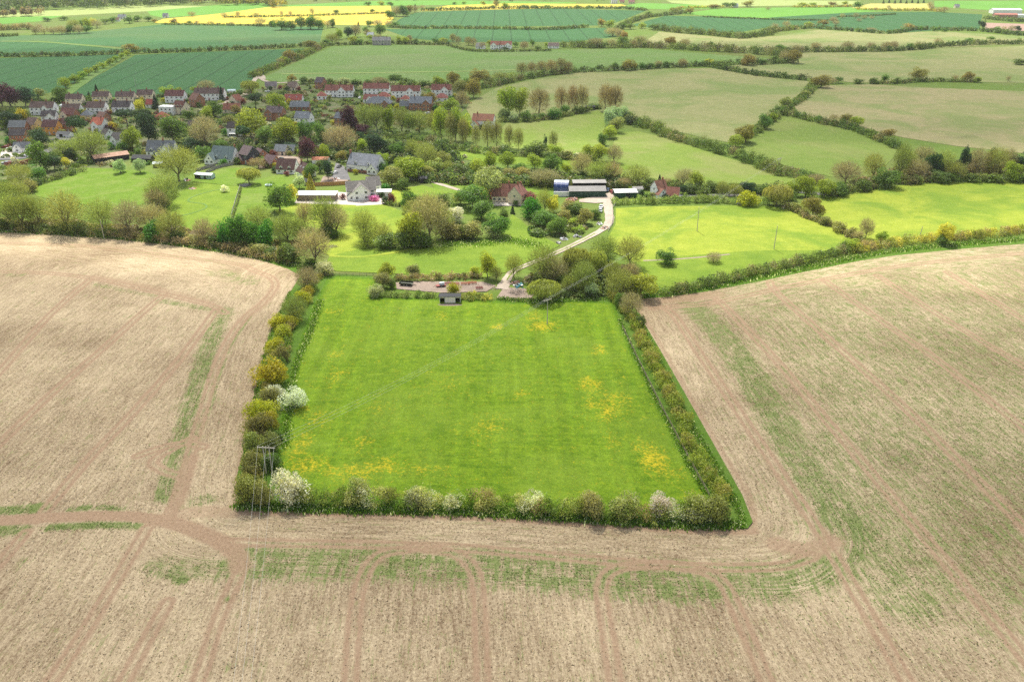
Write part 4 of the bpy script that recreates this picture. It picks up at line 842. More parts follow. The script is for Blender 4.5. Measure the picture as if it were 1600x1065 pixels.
def hedge_geo(path, w, h, pal, leaf, cover=1.5, var=.35, lumps=.45):
    P = resample(smooth(path, 5), w * lumps); Vs = []; Cs = []
    for c in P:
        r_ = w * random.uniform(.42, .62); hh = h * random.uniform(1 - var, 1 + var * .6); off = rng.normal(size=2) * w * .13
        area = 2 * math.pi * r_ * hh * .85 + math.pi * r_ * r_ * .6
        n = max(14, int(area / (leaf * leaf * 1.1) * cover * .62))
        cl = np.array(random.choice(PAL[pal])) * random.uniform(.92, 1.22) * 1.08
        nl = random.randint(8, 13); z = rng.random(nl) ** .8 * .92; a = rng.random(nl) * 6.283
        rad = r_ * np.sqrt(np.clip(1 - z ** 2.8, 0, 1)) * (.55 + .45 * rng.random(nl))
        cen = np.c_[c[0] + off[0] + rad * np.cos(a), c[1] + off[1] + rad * np.sin(a), .1 + z * hh * .86]
        lr = r_ * (.28 + .3 * rng.random(nl)); lb = .78 + .5 * rng.random(nl)
        k = rng.choice(nl, n, p=lr ** 2 / (lr ** 2).sum()); d = unit(n); d[:, 2] += .3; d /= np.linalg.norm(d, axis=1)[:, None]
        C = cen[k] + d * (lr[k] * (.7 + .4 * rng.random(n) + .5 * (rng.random(n) < .06)))[:, None]; C[:, 2] = np.maximum(C[:, 2], .06)
        V, _ = leaf_quads(C, d, leaf * (.4 + .55 * rng.random(n)), .5)
        Vs.append(V); Cs.append(np.repeat(cl[None] * (lb[k] * (.88 + .24 * rng.random(n)))[:, None], 4, 0))
        m = max(2, n // 30); q = rng.integers(0, nl, m); P0 = cen[q]; P1 = P0 + np.c_[rng.normal(size=(m, 2)) * .3 * lr[q][:, None], lr[q] * (1.2 + .9 * rng.random(m))]
        V2, _ = slivers(P0, P1, leaf * .13); Vs.append(V2); Cs.append(np.repeat(cl[None] * .9, len(V2), 0))
    V = np.concatenate(Vs); return V, np.concatenate(Cs)
def hedge(pts, w, h, pal, label, leaf=None, name='hedge', **kw):
    G0 = GP(pts); x, y = pts[len(pts) // 2]
    lf = leaf or max(.27, mpp(x, y) * 1.35)
    V, c = hedge_geo(G0, w, h, pal, lf, **kw)
    o = link(name, mesh_np(name, V, np.arange(len(V)).reshape(-1, 4), [LEAF], col=c))
    return tag(o, label, 'hedge')
hedge([(470, 786), (600, 788), (700, 791), (760, 794), (900, 803), (1000, 809), (1080, 811), (1140, 808)], 4.8, 4.5, 'blossom', 'thick hedge flecked with blossom along the bottom of the meadow', leaf=.27)
hedge([(958, 466), (985, 498), (1003, 535), (1020, 568), (1050, 630), (1075, 690), (1105, 745), (1128, 785)], 3.9, 3.0, 'right', 'low green hedge down the right side of the meadow', leaf=.26)
hedge([(492, 436), (476, 470), (455, 510), (436, 555), (426, 605), (422, 640), (408, 680), (400, 730), (396, 786)], 4.6, 2.5, 'near', 'ragged olive undergrowth of the hedge left of the meadow', leaf=.28)
hedge([(592, 464), (640, 465), (684, 465)], 2.6, 2.3, 'trim', 'short leafy hedge left of the field shelter')
hedge([(718, 467), (740, 468), (762, 469)], 3.2, 2.8, 'gold', 'yellow-green hedge right of the field shelter')
hedge([(618, 437), (660, 438), (700, 435), (757, 434)], 3.0, 2.5, 'brown', 'brown bramble hedge behind the dirt yard')
hedge([(785, 469), (830, 470), (870, 466), (960, 463)], 1.8, .9, 'mid', 'low weedy growth along the top of the meadow')
hedge([(961, 319), (1000, 318), (1040, 317), (1100, 315), (1160, 318), (1220, 320)], 4.6, 3.3, 'trim', 'long trimmed hedge between the paddock and the road')
hedge([(1226, 323), (1262, 342), (1300, 354), (1330, 372), (1350, 384)], 3.6, 2.6, 'brown', 'brown hedge between the two sunlit fields')
hedge([(1036, 460), (1090, 450), (1150, 436), (1210, 421), (1270, 408), (1330, 393)], 5.2, 3.2, 'mid', 'broad green hedge between the paddock and the stubble')
hedge([(1330, 393), (1390, 383), (1450, 377), (1520, 371), (1600, 362), (1720, 348)], 5.4, 3.0, 'gold', 'sunlit yellow-green hedge above the stubble at the right edge')
hedge([(972, 187), (1005, 196), (1040, 211), (1070, 222), (1100, 231), (1160, 250), (1215, 270), (1256, 280)], 9.0, 5.2, 'mid', 'wide bushy hedge running diagonally down the hillside', lumps=.5)
hedge([(1272, 131), (1258, 150), (1236, 167), (1216, 180), (1190, 200), (1172, 215)], 6.0, 3.6, 'mid', 'hedge between the straw field and the olive paddock')
hedge([(1213, 179), (1245, 184), (1285, 193), (1330, 203), (1372, 219), (1403, 234)], 6.5, 4.2, 'mid', 'curved hedge above the olive paddock')
hedge([(880, 114), (950, 111), (1005, 108), (1060, 105), (1105, 104), (1132, 109), (1182, 118), (1262, 126)], 7, 4.6, 'dark', 'dark hedge along the top of the straw field')
hedge([(735, 142), (775, 134), (830, 122), (880, 115)], 7, 4.5, 'mid', 'hedge at the left end of the straw field')
hedge([(888, 74), (950, 75), (1005, 74), (1060, 77), (1130, 81), (1210, 86), (1222, 92)], 14, 6, 'mid', 'wide wooded hedge above the light green pasture')
hedge([(1100, 101), (1150, 101), (1200, 100), (1245, 98)], 9, 4.5, 'dark', 'dark hedge under the bronze oaks')
hedge([(1025, 47), (1060, 51), (1110, 55), (1155, 60), (1190, 56), (1208, 50)], 13, 7, 'dark', 'thick dark hedge below the far wheat')
hedge([(960, 50), (985, 36), (1010, 28), (1045, 24), (1075, 21)], 9, 5, 'dark', 'hedge climbing between two far wheat fields')
hedge([(1198, 52), (1235, 47), (1272, 44)], 9, 5, 'mid', 'bushy hedge at the foot of the bright slope')
hedge([(1280, 45), (1330, 49), (1390, 53), (1430, 47), (1480, 48), (1530, 49), (1600, 56), (1720, 58)], 8, 4.2, 'dark', 'dark curving hedge below the far right wheat')
hedge([(1205, 81), (1300, 81), (1390, 80), (1440, 77), (1470, 73), (1530, 70), (1600, 69), (1720, 70)], 9, 5.5, 'dark', 'long dark hedge across the right hillside')
hedge([(1360, 131), (1400, 131), (1440, 128), (1480, 128), (1530, 129)], 5, 3, 'mid', 'low broken hedge under the lone oak')
hedge([(-60, 89), (0, 89), (100, 88), (200, 84), (300, 81), (400, 77), (484, 73)], 6, 4.6, 'dark', 'long dark hedge dividing the wheat fields')
hedge([(395, 121), (420, 110), (440, 102), (470, 90), (505, 73)], 8, 4.5, 'mid', 'hedge along the left side of the light green pasture')
hedge([(508, 72), (560, 70), (610, 69), (660, 70), (702, 70)], 6, 3.4, 'dark', 'dark hedge behind the light green pasture')
hedge([(702, 72), (720, 77), (745, 81), (800, 81), (862, 80)], 5, 2.2, 'dark', 'trimmed hedge round the white cottage gardens')
hedge([(608, 43), (640, 45), (700, 45), (780, 46), (860, 47), (920, 43)], 7, 3.8, 'dark', 'dark hedge between the two right hand wheat fields')
hedge([(660, 17), (720, 16), (780, 14), (860, 14), (960, 14), (1010, 17)], 8, 4, 'dark', 'thin dark hedge under the far yellow strip')
hedge([(255, 39), (330, 40), (400, 41), (430, 42)], 5, 2.6, 'mid', 'low hedge on the lower edge of the oilseed')
hedge([(350, 28), (420, 27), (500, 25), (560, 23), (612, 21)], 5, 2.6, 'mid', 'thin hedge through the oilseed field')
hedge([(-40, 48), (20, 47), (52, 46)], 10, 7, 'brown', 'bushy brown hedge at the far left edge')
hedge([(-40, 59), (0, 58), (30, 56)], 6, 3.5, 'dark', 'low dark hedge at the left margin')
hedge([(1340, 16), (1400, 17), (1452, 17), (1470, 19)], 8, 3.4, 'gold', 'sunlit hedge under the small yellow field')
hedge([(1540, 30), (1570, 33), (1600, 35), (1700, 37)], 10, 5, 'dark', 'dark hedge below the red barn farm')
hedge([(1545, 50), (1600, 54), (1700, 58)], 8, 4, 'dark', 'dark hedge below the pink earth plot')
hedge([(1060, 14), (1090, 13), (1130, 12)], 7, 3.4, 'gold', 'sunlit bushy hedge beside the far green field')
hedge([(1240, 12), (1290, 12), (1330, 11)], 7, 3.4, 'gold', 'sunlit bushy hedge at the top of the bright slope')
hedge([(1100, 27), (1170, 30), (1240, 32), (1310, 33)], 4, 2, 'dark', 'thin hedge at the foot of the bright slope')
hedge([(1310, 27), (1350, 26), (1400, 23)], 4, 2, 'dark', 'small curved hedge inside the far right wheat')
hedge([(606, 214), (650, 220), (692, 228), (740, 238), (790, 242)], 6, 4, 'mid', 'green hedge under the tall row of trees', )
hedge([(790, 242), (830, 245), (880, 248), (925, 252)], 6, 3.4, 'dark', 'dark hedge below the oval lawn')
hedge([(785, 191), (830, 190), (880, 183), (925, 172)], 4.5, 3, 'mid', 'bushy hedge behind the oval lawn')
hedge([(975, 192), (995, 196), (1004, 200)], 7, 4.5, 'dark', 'dark bushes right of the silvery trees')
hedge([(640, 282), (680, 282), (740, 286), (800, 290), (870, 292), (950, 293)], 6, 4.2, 'mid', 'hedge behind the lane and the farmhouse')
hedge([(960, 296), (1040, 296), (1100, 300), (1180, 300), (1215, 297)], 5, 4, 'dark', 'dark hedge behind the grey road')
hedge([(1290, 309), (1340, 299), (1390, 292)], 6, 4, 'mid', 'hedge at the lower left of the wood')
hedge([(1410, 288), (1500, 284), (1600, 283), (1700, 280)], 7, 3.4, 'mid', 'undergrowth along the foot of the wood')
hedge([(-40, 358), (30, 360), (110, 366), (180, 370)], 5, 3, 'mid', 'undergrowth below the bare trees at the far left')
hedge([(180, 370), (250, 378), (320, 386), (380, 396), (450, 412)], 4.5, 2.8, 'brown', 'undergrowth below the laurels beside the stubble')
hedge([(40, 296), (80, 282), (130, 268)], 5, 3, 'dark', 'dark hedge at the top left of the rough lawn')
hedge([(250, 332), (262, 316), (275, 304)], 4, 2.6, 'mid', 'hedge at the left of the curving path lawn')
hedge([(362, 345), (367, 330), (373, 312), (377, 293)], .8, .6, 'mid', 'thin low hedge between the two lawns')
hedge([(430, 238), (470, 240), (520, 246), (560, 250), (600, 262)], 6, 4, 'dark', 'dark shrubbery behind the garage and white house')
hedge([(340, 241), (380, 240), (430, 238)], 6, 4.5, 'dark', 'dark shrubbery behind the grey-green roof')
hedge([(345, 152), (362, 150), (378, 146)], 3.5, 2.4, 'box', 'clipped dark hedge along the village lane')
hedge([(352, 183), (366, 184), (380, 184)], 3, 2.4, 'box', 'clipped hedge below the cream walled house')
hedge([(108, 178), (120, 179), (134, 177)], 3.5, 3.5, 'box', 'dark clipped hedge in the middle of the left houses')
hedge([(206, 252), (226, 258), (236, 256)], 2, 1.8, 'box', 'clipped hedge round the black shed garden')
hedge([(826, 359), (828, 366), (838, 371), (850, 369), (862, 364)], 1.2, 1.2, 'box', 'clipped box hedge round the small plot')
hedge([(826, 358), (840, 356), (858, 357)], 1.1, 1.1, 'box', 'clipped box hedge closing the back of the small plot')
hedge([(600, 320), (630, 322), (660, 320)], 2.4, 1.8, 'mid', 'low garden shrubs beside the sunlit lawn')
hedge([(565, 288), (590, 290), (612, 286)], 3, 2.4, 'mid', 'shrubs below the white gabled house')
hedge([(880, 352), (900, 346), (926, 336)], 3, 1.8, 'mid', 'shrub border on the slope east of the farmhouse')
hedge([(478, 130), (520, 132), (580, 134), (640, 135), (700, 136)], 5, 4, 'mid', 'garden hedge behind the red roofed terraces')
hedge([(0, 176), (20, 180), (45, 186)], 6, 5, 'dark', 'dark shrubbery at the far left of the village')
hedge([(240, 152), (300, 152), (360, 150)], 4, 2.6, 'dark', 'garden hedge at the back of the village')
hedge([(40, 160), (90, 160), (150, 156)], 5, 3, 'dark', 'garden hedge below the wheat at the left')

# rough grass and cow parsley on the verges, far woods: nobody could count them
def tufts(pts, n, w, hmin, hmax, cols):
    Q = resample(smooth(GP(pts), 5), .5); k = rng.integers(0, len(Q), n)
    C = np.c_[Q[k] + rng.normal(size=(n, 2)) * w, np.zeros(n)]
    h = hmin + (hmax - hmin) * rng.random(n); a = rng.random(n) * 6.28
    D = np.c_[np.cos(a), np.sin(a), np.zeros(n)] * (.1 + .12 * rng.random(n))[:, None]; L = np.c_[rng.normal(size=(n, 2)) * .12, h]
    V = np.stack([C - D, C + D, C + D * .5 + L, C - D * .5 + L], 1).reshape(-1, 3)
    cl = np.asarray(cols)[rng.integers(0, len(cols), n)] * (.8 + .4 * rng.random((n, 1)))
    return V, np.repeat(cl, 4, 0)
GR = [(.06, .14, .012), (.09, .18, .02), (.075, .15, .015), (.12, .2, .03)]
CP = GR * 3 + [(.5, .52, .36), (.45, .48, .3)]
parts = [tufts([(374, 790), (500, 796), (640, 798), (800, 804), (960, 814), (1080, 821), (1160, 820)], 15000, .8, .3, .9, CP),
         tufts([(1160, 815), (1150, 790), (1110, 715), (1065, 640), (1025, 555), (992, 490)], 7000, .55, .25, .7, CP),
         tufts([(1105, 775), (1080, 735), (1040, 655), (1003, 580), (968, 500)], 4000, .4, .25, .7, CP),
         tufts([(445, 700), (452, 640), (462, 575), (485, 520), (500, 470)], 6000, .7, .25, .8, CP),
         tufts([(376, 775), (388, 690), (402, 610), (424, 525), (455, 455)], 3000, .5, .25, .6, GR),
         tufts([(0, 360), (150, 368), (300, 384), (420, 404), (480, 420)], 9000, 1.3, .4, 1.0, CP),
         tufts([(985, 464), (1100, 450), (1260, 418), (1400, 392), (1600, 374)], 9000, 1.2, .4, .9, CP),
         tufts([(780, 468), (850, 472), (960, 466)], 4000, .9, .3, .9, CP),
         tufts([(700, 382), (760, 380), (800, 376), (840, 385)], 3500, 2.6, .3, .8, CP)]
V = np.concatenate([p[0] for p in parts]); c = np.concatenate([p[1] for p in parts])
tag(link('rough_grass', mesh_np('rough_grass', V, np.arange(len(V)).reshape(-1, 4), [LEAF], col=c)), 'rough grass and white cow parsley along the verges', 'grass', kind='stuff')
def scrub(poly, n, label, pal, hmin, hmax, name='shrubbery'):
    Q = GP(poly); lo, hi = Q.min(0), Q.max(0); Vs = []; Cs = []
    C0 = lo + (hi - lo) * rng.random((n * 3, 2)); C0 = C0[inside(C0, Q)][:n]
    for c in C0:
        if any(np.hypot(c[0] - hx, c[1] - hy) < hr for hx, hy, hr in KEEP): continue
        r_ = random.uniform(1.2, 3.4); hh = random.uniform(hmin, hmax); m = int(26 + r_ * hh * 7); d = unit(m); d[:, 2] = abs(d[:, 2])
        C = np.r_[c, .1] + d * np.array([r_, r_, hh]) * (.8 + .3 * rng.random((m, 1)))
        V, _ = leaf_quads(C, d, .8 * (.5 + .6 * rng.random(m)), .5); Vs.append(V); Cs.append(np.tile(np.array(random.choice(PAL[pal])) * random.uniform(.8, 1.2), (len(V), 1)))
    V = np.concatenate(Vs)
    tag(link(name, mesh_np(name, V, np.arange(len(V)).reshape(-1, 4), [LEAF], col=np.concatenate(Cs))), label, 'shrubbery', kind='stuff')
def wood(pts, n, depth, h, pal, name, label):
    Q = resample(smooth(GP(pts), 4), 12); Vs = []; Cs = []
    for i in range(n):
        c = Q[random.randrange(len(Q))] + np.array([random.uniform(-8, 8), random.uniform(-.2, 1) * depth]); r_ = h * random.uniform(.3, .55); hh = h * random.uniform(.7, 1.2); m = 90
        d = unit(m); d[:, 2] = abs(d[:, 2]); C = np.r_[c, hh * .45] + d * np.array([r_, r_, hh * .55]) * (.8 + .3 * rng.random((m, 1))); C[::3, 2] *= .6
        V, _ = leaf_quads(C, d, 1.5 * (.6 + .6 * rng.random(m)), .5); Vs.append(V)
        Cs.append(np.tile(np.array(random.choice(PAL[pal])) * random.uniform(.8, 1.1), (len(V), 1)))
    V = np.concatenate(Vs)
    tag(link(name, mesh_np(name, V, np.arange(len(V)).reshape(-1, 4), [LEAF], col=np.concatenate(Cs))), label, 'wood', kind='stuff')
wood([(-160, 20), (0, 18), (100, 14), (200, 11), (290, 6)], 420, 260, 15, 'dark', 'distant_wood', 'dark wood along the top left of the view')
wood([(290, 6), (360, 5), (430, 4)], 110, 120, 14, 'brown', 'distant_wood', 'brownish wood behind the oilseed field')
wood([(-60, 30), (20, 27), (60, 24)], 40, 30, 12, 'brown', 'distant_wood', 'grey-brown copse above the small green field')
wood([(350, 9), (400, 8), (436, 12)], 60, 40, 13, 'gold', 'distant_wood', 'pale yellowish copse at the corner of the oilseed')
wood([(440, 1), (800, 0), (1100, -2), (1400, -3), (1700, -4)], 300, 300, 9, 'mid', 'distant_wood', 'hazy hedgerow woods along the top edge')

PAL['garden'] = PAL['mid'] + PAL['dark'] + PAL['brown'][:3] + [(.18, .22, .04), (.14, .2, .03), (.3, .3, .2), (.12, .05, .05)]

# ================================================================== BUILDINGS
GLASS = plain('window_glass', (.035, .042, .05), .12, .6, var=.1)
FRAME = plain('white_frame', (.72, .72, .7), .5, .3, var=.05)
LEAD = plain('lead_flashing', (.2, .21, .22), .6, .3)
TERRA = plain('chimney_pot', (.42, .2, .12), .8, .2)
def wmat(c): return brick_mat(c) if c in BRICKS else plain('painted_wall', lin(c), .85, .2, var=.1, scale=.8)
BRICKS = {'9b6a55', 'a8785f', 'b5775a', '8d6152', 'c08a68', '7d6a60', 'ad7b66'}
_win = {}
def window_mesh(w, h):
    k = (round(w, 1), round(h, 1))
    if k not in _win:
        b = MB(); b.box(-w / 2, w / 2, -.05, .02, 0, h, FRAME); n = 2 if w > .9 else 1
        for i in range(n):
            x0 = -w / 2 + .08 + i * (w - .08) / n; b.box(x0, x0 + (w - .08) / n - .08, -.058, -.052, .09, h - .09, GLASS)
        _win[k] = b.mesh('window')
    return _win[k]
def door_mesh(m, w=.95, h=2.05):
    b = MB(); b.box(-w / 2 - .08, w / 2 + .08, -.05, .02, 0, h + .08, FRAME); b.box(-w / 2, w / 2, -.065, -.052, .02, h, m); return b.mesh('door')
DOORM = [plain('door_paint', c, .5, .3, var=.05) for c in ((.05, .07, .1), (.3, .06, .05), (.06, .13, .08), (.5, .5, .48))]
def chevron(d, h, rise, over, th):
    tn = rise / (d / 2); e = d / 2 + over; z = h - over * tn + .02
    return [(-e, z), (0, h + rise + .02), (e, z), (e, z + th), (0, h + rise + .02 + th), (-e, z + th)]
def chimney(roof, x, y, z0, z1, m, w=.75, d_=.6):
    b = MB(); b.box(x - w / 2, x + w / 2, y - d_ / 2, y + d_ / 2, z0, z1, m); b.box(x - w / 2 - .06, x + w / 2 + .06, y - d_ / 2 - .06, y + d_ / 2 + .06, z1, z1 + .14, m)
    for s in (-.18, .18): b.tube((x + s, y, z1 + .14), (x + s, y, z1 + .55), .11, .09, TERRA, 7)
    return b.build('chimney', roof)
def put_window(par, x, y, z, w, h, ang=0.0):
    o = link('window', window_mesh(w, h), par, (x, y, z)); o.rotation_euler.z = ang; return o
HOUSES = []
def house(px, py, wpx, d, fl, rot, roofc, wallc, short, label, pitch=42, hip=False, chim=(), wings=(), dorm=0, nwin=None, door=True, base=None, name='house', cat='house', eh=None, L=None, skylights=0, rightend=True, conserv=None, porch=False):
    g = G(px, py); m = mpp(px, py); brg = abs(math.atan2(g[0], g[1]))
    if L is None: L = max(d * .8, wpx * m - d * math.sin(brg) * .75)
    h = eh or (2.7 * fl if fl > 1 else 2.8); rise = d / 2 * math.tan(R(pitch)); r = R(rot)
    cx = g[0] - math.sin(r) * d / 2; cy = g[1] + math.cos(r) * d / 2
    o = empty(name, (cx, cy, 0), r); tag(o, label, cat)
    W = wmat(wallc); RM = roof_mat(lin(roofc)); hw = d / 2
    b = MB()
    if hip: b.box(-L / 2, L / 2, -hw, hw, -.05, h, W)
    else: b.prism([(-hw, -.05), (hw, -.05), (hw, h), (0, h + rise), (-hw, h)], 'x', -L / 2, L / 2, W)
    if base: b.box(-L / 2 - .04, L / 2 + .04, -hw - .04, hw + .04, -.05, base[1], wmat(base[0]))
    b.build('wall', o)
    b = MB()
    if hip:
        e = .4; rx = max(.4, L / 2 - hw); z = h + .01
        vs = [(-L / 2 - e, -hw - e, z), (L / 2 + e, -hw - e, z), (L / 2 + e, hw + e, z), (-L / 2 - e, hw + e, z), (-rx, 0, h + rise), (rx, 0, h + rise)]
        b.poly(vs, [(3, 2, 1, 0), (0, 1, 5, 4), (2, 3, 4, 5), (1, 2, 5), (3, 0, 4)], RM)
    else:
        b.prism(chevron(d, h, rise, .35, .16), 'x', -L / 2 - .25, L / 2 + .25, RM)
    roof = b.build('roof', o)
    if not hip:
        bb = MB(); pr = chevron(d, h, rise, .37, .12)
        for s in (-1, 1): bb.prism([(p, q - .06) for p, q in pr], 'x', s * (L / 2 + .27) - .02, s * (L / 2 + .27) + .02, FRAME)
        bb.build('bargeboard', roof)
    for cxx, cyy in chim:
        if abs(cxx) > 1:
            chimney(roof, (L / 2 + .42) * (1 if cxx > 0 else -1), cyy, -.05, h + rise + 1.2, brick_mat('9b6a55'), .8, 1.3); continue
        zr = h + rise * (1 - abs(cyy) / hw) if abs(cyy) < hw else h
        chimney(roof, cxx * L / 2, cyy, zr - .5 if abs(cyy) < hw else 0, h + rise + 1.1, brick_mat('9b6a55'))
    if skylights:
        sb_th = math.atan2(rise, hw)
        for i in range(skylights):
            x = -L / 2 + L * (i + .7) / (skylights + .4); M = Matrix.Translation((x, -hw * .5, h + rise * .5 + .2)) @ Matrix.Rotation(sb_th, 4, 'X')
            q = MB(); q.box(-.4, .4, -.55, .55, -.02, .06, FRAME, M); q.box(-.32, .32, -.47, .47, .06, .065, GLASS, M); q.build('skylight', roof)
    wx = [(w['x'] * L / 2, w['w']) for w in wings]
    n = nwin if nwin is not None else max(2, int(L / 3.1)); xs = [-L / 2 + L * (i + .5) / n for i in range(n)]
    blocked = lambda x: any(abs(x - a) < w_ / 2 + .6 for a, w_ in wx)
    dx = None
    if door and n > 1:
        fr = [x for x in xs if not blocked(x)]
        if fr: dx = fr[len(fr) // 2]
    for f in range(fl):
        for x in xs:
            if blocked(x): continue
            if f == 0 and x == dx:
                do = link('door', door_mesh(random.choice(DOORM)), o, (x, -hw - .05 * bool(base), 0)); continue
            put_window(o, x, -hw - (.05 if base and f == 0 else 0), .95 + f * 2.5, 1.25 if L / n > 2.4 else .9, 1.15)
    if rightend and not hip:
        s = 1 if g[0] < 0 else -1
        for f in range(fl if fl > 1 else 2):
            if f * 2.5 + 2.0 < h + rise * .62: put_window(o, s * L / 2, 0 if f else -hw * .3, .95 + f * 2.5, 1.0, 1.1, s * math.pi / 2)
    for w in wings:
        x = w['x'] * L / 2; ww = w['w']; pj = w.get('p', 1.5); hh = w.get('h', h); rs = ww / 2 * math.tan(R(w.get('pitch', pitch))); back = max(.5, min(hw, (hh + rs - h) / max(.1, rise) * hw))
        wm = wmat(w.get('wall', wallc)); q = MB()
        q.prism([(x - ww / 2, -.04), (x + ww / 2, -.04), (x + ww / 2, hh), (x, hh + rs), (x - ww / 2, hh)], 'y', -hw - pj, -hw + back * .55, wm); wo_ = q.build('wing', o)
        q = MB(); q.prism([(a + x, z) for a, z in chevron(ww, hh, rs, .3, .15)], 'y', -hw - pj - .3, -hw + back, RM); q.build('roof', wo_)
        q = MB(); q.prism([(a + x, z - .07) for a, z in chevron(ww, hh, rs, .32, .12)], 'y', -hw - pj - .34, -hw - pj - .302, FRAME); q.build('bargeboard', wo_)
        for f in range(2 if hh > 3.5 else 1):
            for k in ((-.25, .25) if ww > 5 else (0,)):
                put_window(wo_, x + k * ww, -hw - pj, .9 + f * 2.5, min(1.3, ww * .35), 1.2)
        if hh <= 3.5 and rs > 2: put_window(wo_, x, -hw - pj, 2.9, .9, 1.0)
    for i in range(dorm):
        x = -L / 2 + L * (i + .6) / (dorm + .2); z = h + .25; q = MB(); w2 = .8
        dr = link('dormer', None, roof) if False else None
        q.prism([(x - w2, z - .6), (x + w2, z - .6), (x + w2, z + 1.0), (x, z + 1.7), (x - w2, z + 1.0)], 'y', -hw + .25, -hw * .1, W)
        q.prism([(a + x, zz) for a, zz in chevron(2 * w2, z + 1.0, .72, .18, .1)], 'y', -hw + .05, -hw * .05, RM)
        dd = q.build('dormer', roof); q = MB()
        q.box(x - .5, x + .5, -hw + .19, -hw + .27, z, z + .95, FRAME); q.box(x - .42, x + .42, -hw + .18, -hw + .189, z + .08, z + .87, GLASS); q.build('window', dd) if False else None
        q.build('dormer_window', roof)
    if porch:
        q = MB(); x = dx if dx is not None else 0
        for s in (-1, 1): q.box(x + s * .9 - .08, x + s * .9 + .08, -hw - 1.3, -hw - 1.14, 0, 2.2, FRAME)
        q.prism([(a + x, z) for a, z in chevron(2.0, 2.2, .8, .2, .1)], 'y', -hw - 1.5, -hw - .02, RM); q.build('porch', o)
    if conserv:
        x, ww, dd = conserv; x *= L / 2; q = MB()
        q.box(x - ww / 2, x + ww / 2, -hw - dd, -hw - .01, -.03, .6, FRAME)
        for i in range(5):
            xx = x - ww / 2 + .06 + (ww - .12) * i / 4; q.box(xx - .05, xx + .05, -hw - dd + .01, -hw - dd + .1, .6, 2.1, FRAME)
        q.box(x - ww / 2 + .05, x + ww / 2 - .05, -hw - dd + .03, -hw - .02, .6, 2.1, GLASS)
        q.prism([(-hw - dd - .1, 2.1), (-hw, 2.9), (-hw, 3.0), (-hw - dd - .1, 2.2)], 'x', x - ww / 2 - .1, x + ww / 2 + .1, FRAME); q.build('conservatory', o)
    HOUSES.append((o, short, px, py, L, d, r)); return o
BR, DK, GY, RED, ORG, TER = '665450', '504a4c', '75797d', '97504a', 'ad6450', '93685c'
WH, CR, YL, OC = 'fbf9f5', 'ecdcbe', 'e0c48c', 'dd9c50'
BK, BK2, BK3 = '9b6a55', 'a8785f', 'b5775a'
h_ = house
# left part of the village
h_(66, 180, 44, 8, 2, -4, BR, WH, 'long white house at the left', 'long white house with brown roof at the left of the village', chim=((-.9, 0), (.3, 0)), wings=({'x': .35, 'w': 4, 'p': 1.2},))
h_(116, 166, 30, 7, 2, 0, BR, CR, 'beige house below the wheat', 'beige house with brown roof below the wheat field, leftmost of the back row', chim=((-.6, 0), (.5, 0)))
h_(158, 162, 30, 7, 2, 0, BR, CR, 'beige house beside the pointed conifer', 'beige house with dark brown roof behind the pointed conifer', chim=((-.5, 0),))
h_(196, 162, 32, 7, 2, 2, BR, CR, 'pink gabled house in the back row', 'brown roofed house with beige gable in the middle of the back row', chim=((-.4, 0), (.6, 0)))
h_(227, 159, 28, 7, 2, 0, BR, CR, 'plain house above the red roof', 'plain brown roofed house in the back row above the red roof', chim=((.2, 0),))
h_(110, 178, 34, 8, 1, -3, BR, WH, 'white chalet bungalow', 'white chalet bungalow with brown roof and small front gable', chim=((-.4, 0),), wings=({'x': .2, 'w': 5, 'p': 1.5, 'h': 2.4},))
h_(150, 180, 34, 8, 2, -3, BR, WH, 'white gabled house behind the grey willow', 'white gabled house with brown roof left of the porch house', chim=((.5, 0),), porch=True)
h_(190, 179, 34, 8, 2, -3, DK, WH, 'white porch house', 'white house with dark roof and wide white porch', chim=((-.7, 0), (.55, 0)), wings=({'x': -.5, 'w': 4, 'p': 1.5, 'h': 2.5},), porch=True)
h_(77, 194, 27, 7, 2, 4, DK, WH, 'cream cottage with centre gable', 'cream cottage with dark slate roof and centre gable', wings=({'x': .35, 'w': 5, 'p': 1.2},))
h_(106, 191, 28, 8, 2, -8, '6b4744', BK2, 'red-brown brick house', 'brick house with red-brown roof left of the dark hedge', wings=({'x': -.45, 'w': 5, 'p': 1.0, 'wall': CR},))
h_(48, 207, 24, 8, 2, -18, BR, YL, 'cream rendered house', 'cream rendered gabled house with brown roof beside the ochre house', wings=({'x': .2, 'w': 5.5, 'p': 2.0},))
h_(78, 211, 30, 8, 2, -6, '5a3d3d', OC, 'ochre rendered house', 'bright ochre rendered house with dark red-brown roof', nwin=3)
h_(104, 207, 18, 7, 2, 0, '5e4340', BK2, 'small brick house beside the ochre house', 'small brick house with brown roof right of the ochre house')
h_(28, 212, 32, 8, 2, 3, '6f7377', BK, 'grey roofed brick house', 'brick house with grey slate roof and three white dormers', nwin=4, dorm=0)
h_(28, 225, 30, 7, 2, 2, DK, BK3, 'dark roofed brick house', 'brick house with dark roof below the grey slate roofed one', nwin=4)
h_(34, 238, 30, 6, 1, 5, '6c7076', WH, 'white bungalow by the parked cars', 'white bungalow with slate roof behind the parked cars', wings=({'x': -.4, 'w': 5, 'p': 1.5},))
h_(152, 207, 26, 8, 2, -14, ORG, WH, 'orange roofed house', 'white house with bright orange tiled roof among the left houses', wings=({'x': .0, 'w': 5, 'p': 2.0},), chim=((.4, 0),))
h_(157, 196, 20, 7, 2, -30, '7b5f57', BK2, 'brick gable behind the orange roof', 'brick gabled house just behind the orange roof')
h_(134, 187, 22, 7, 1, 0, '6f757c', CR, 'grey hipped bungalow', 'bungalow with grey hipped roof left of the orange roof', hip=True)
h_(161, 217, 20, 7, 1, -35, '55504f', WH, 'dark roofed white gable', 'white gabled house with dark roof below the orange roof')
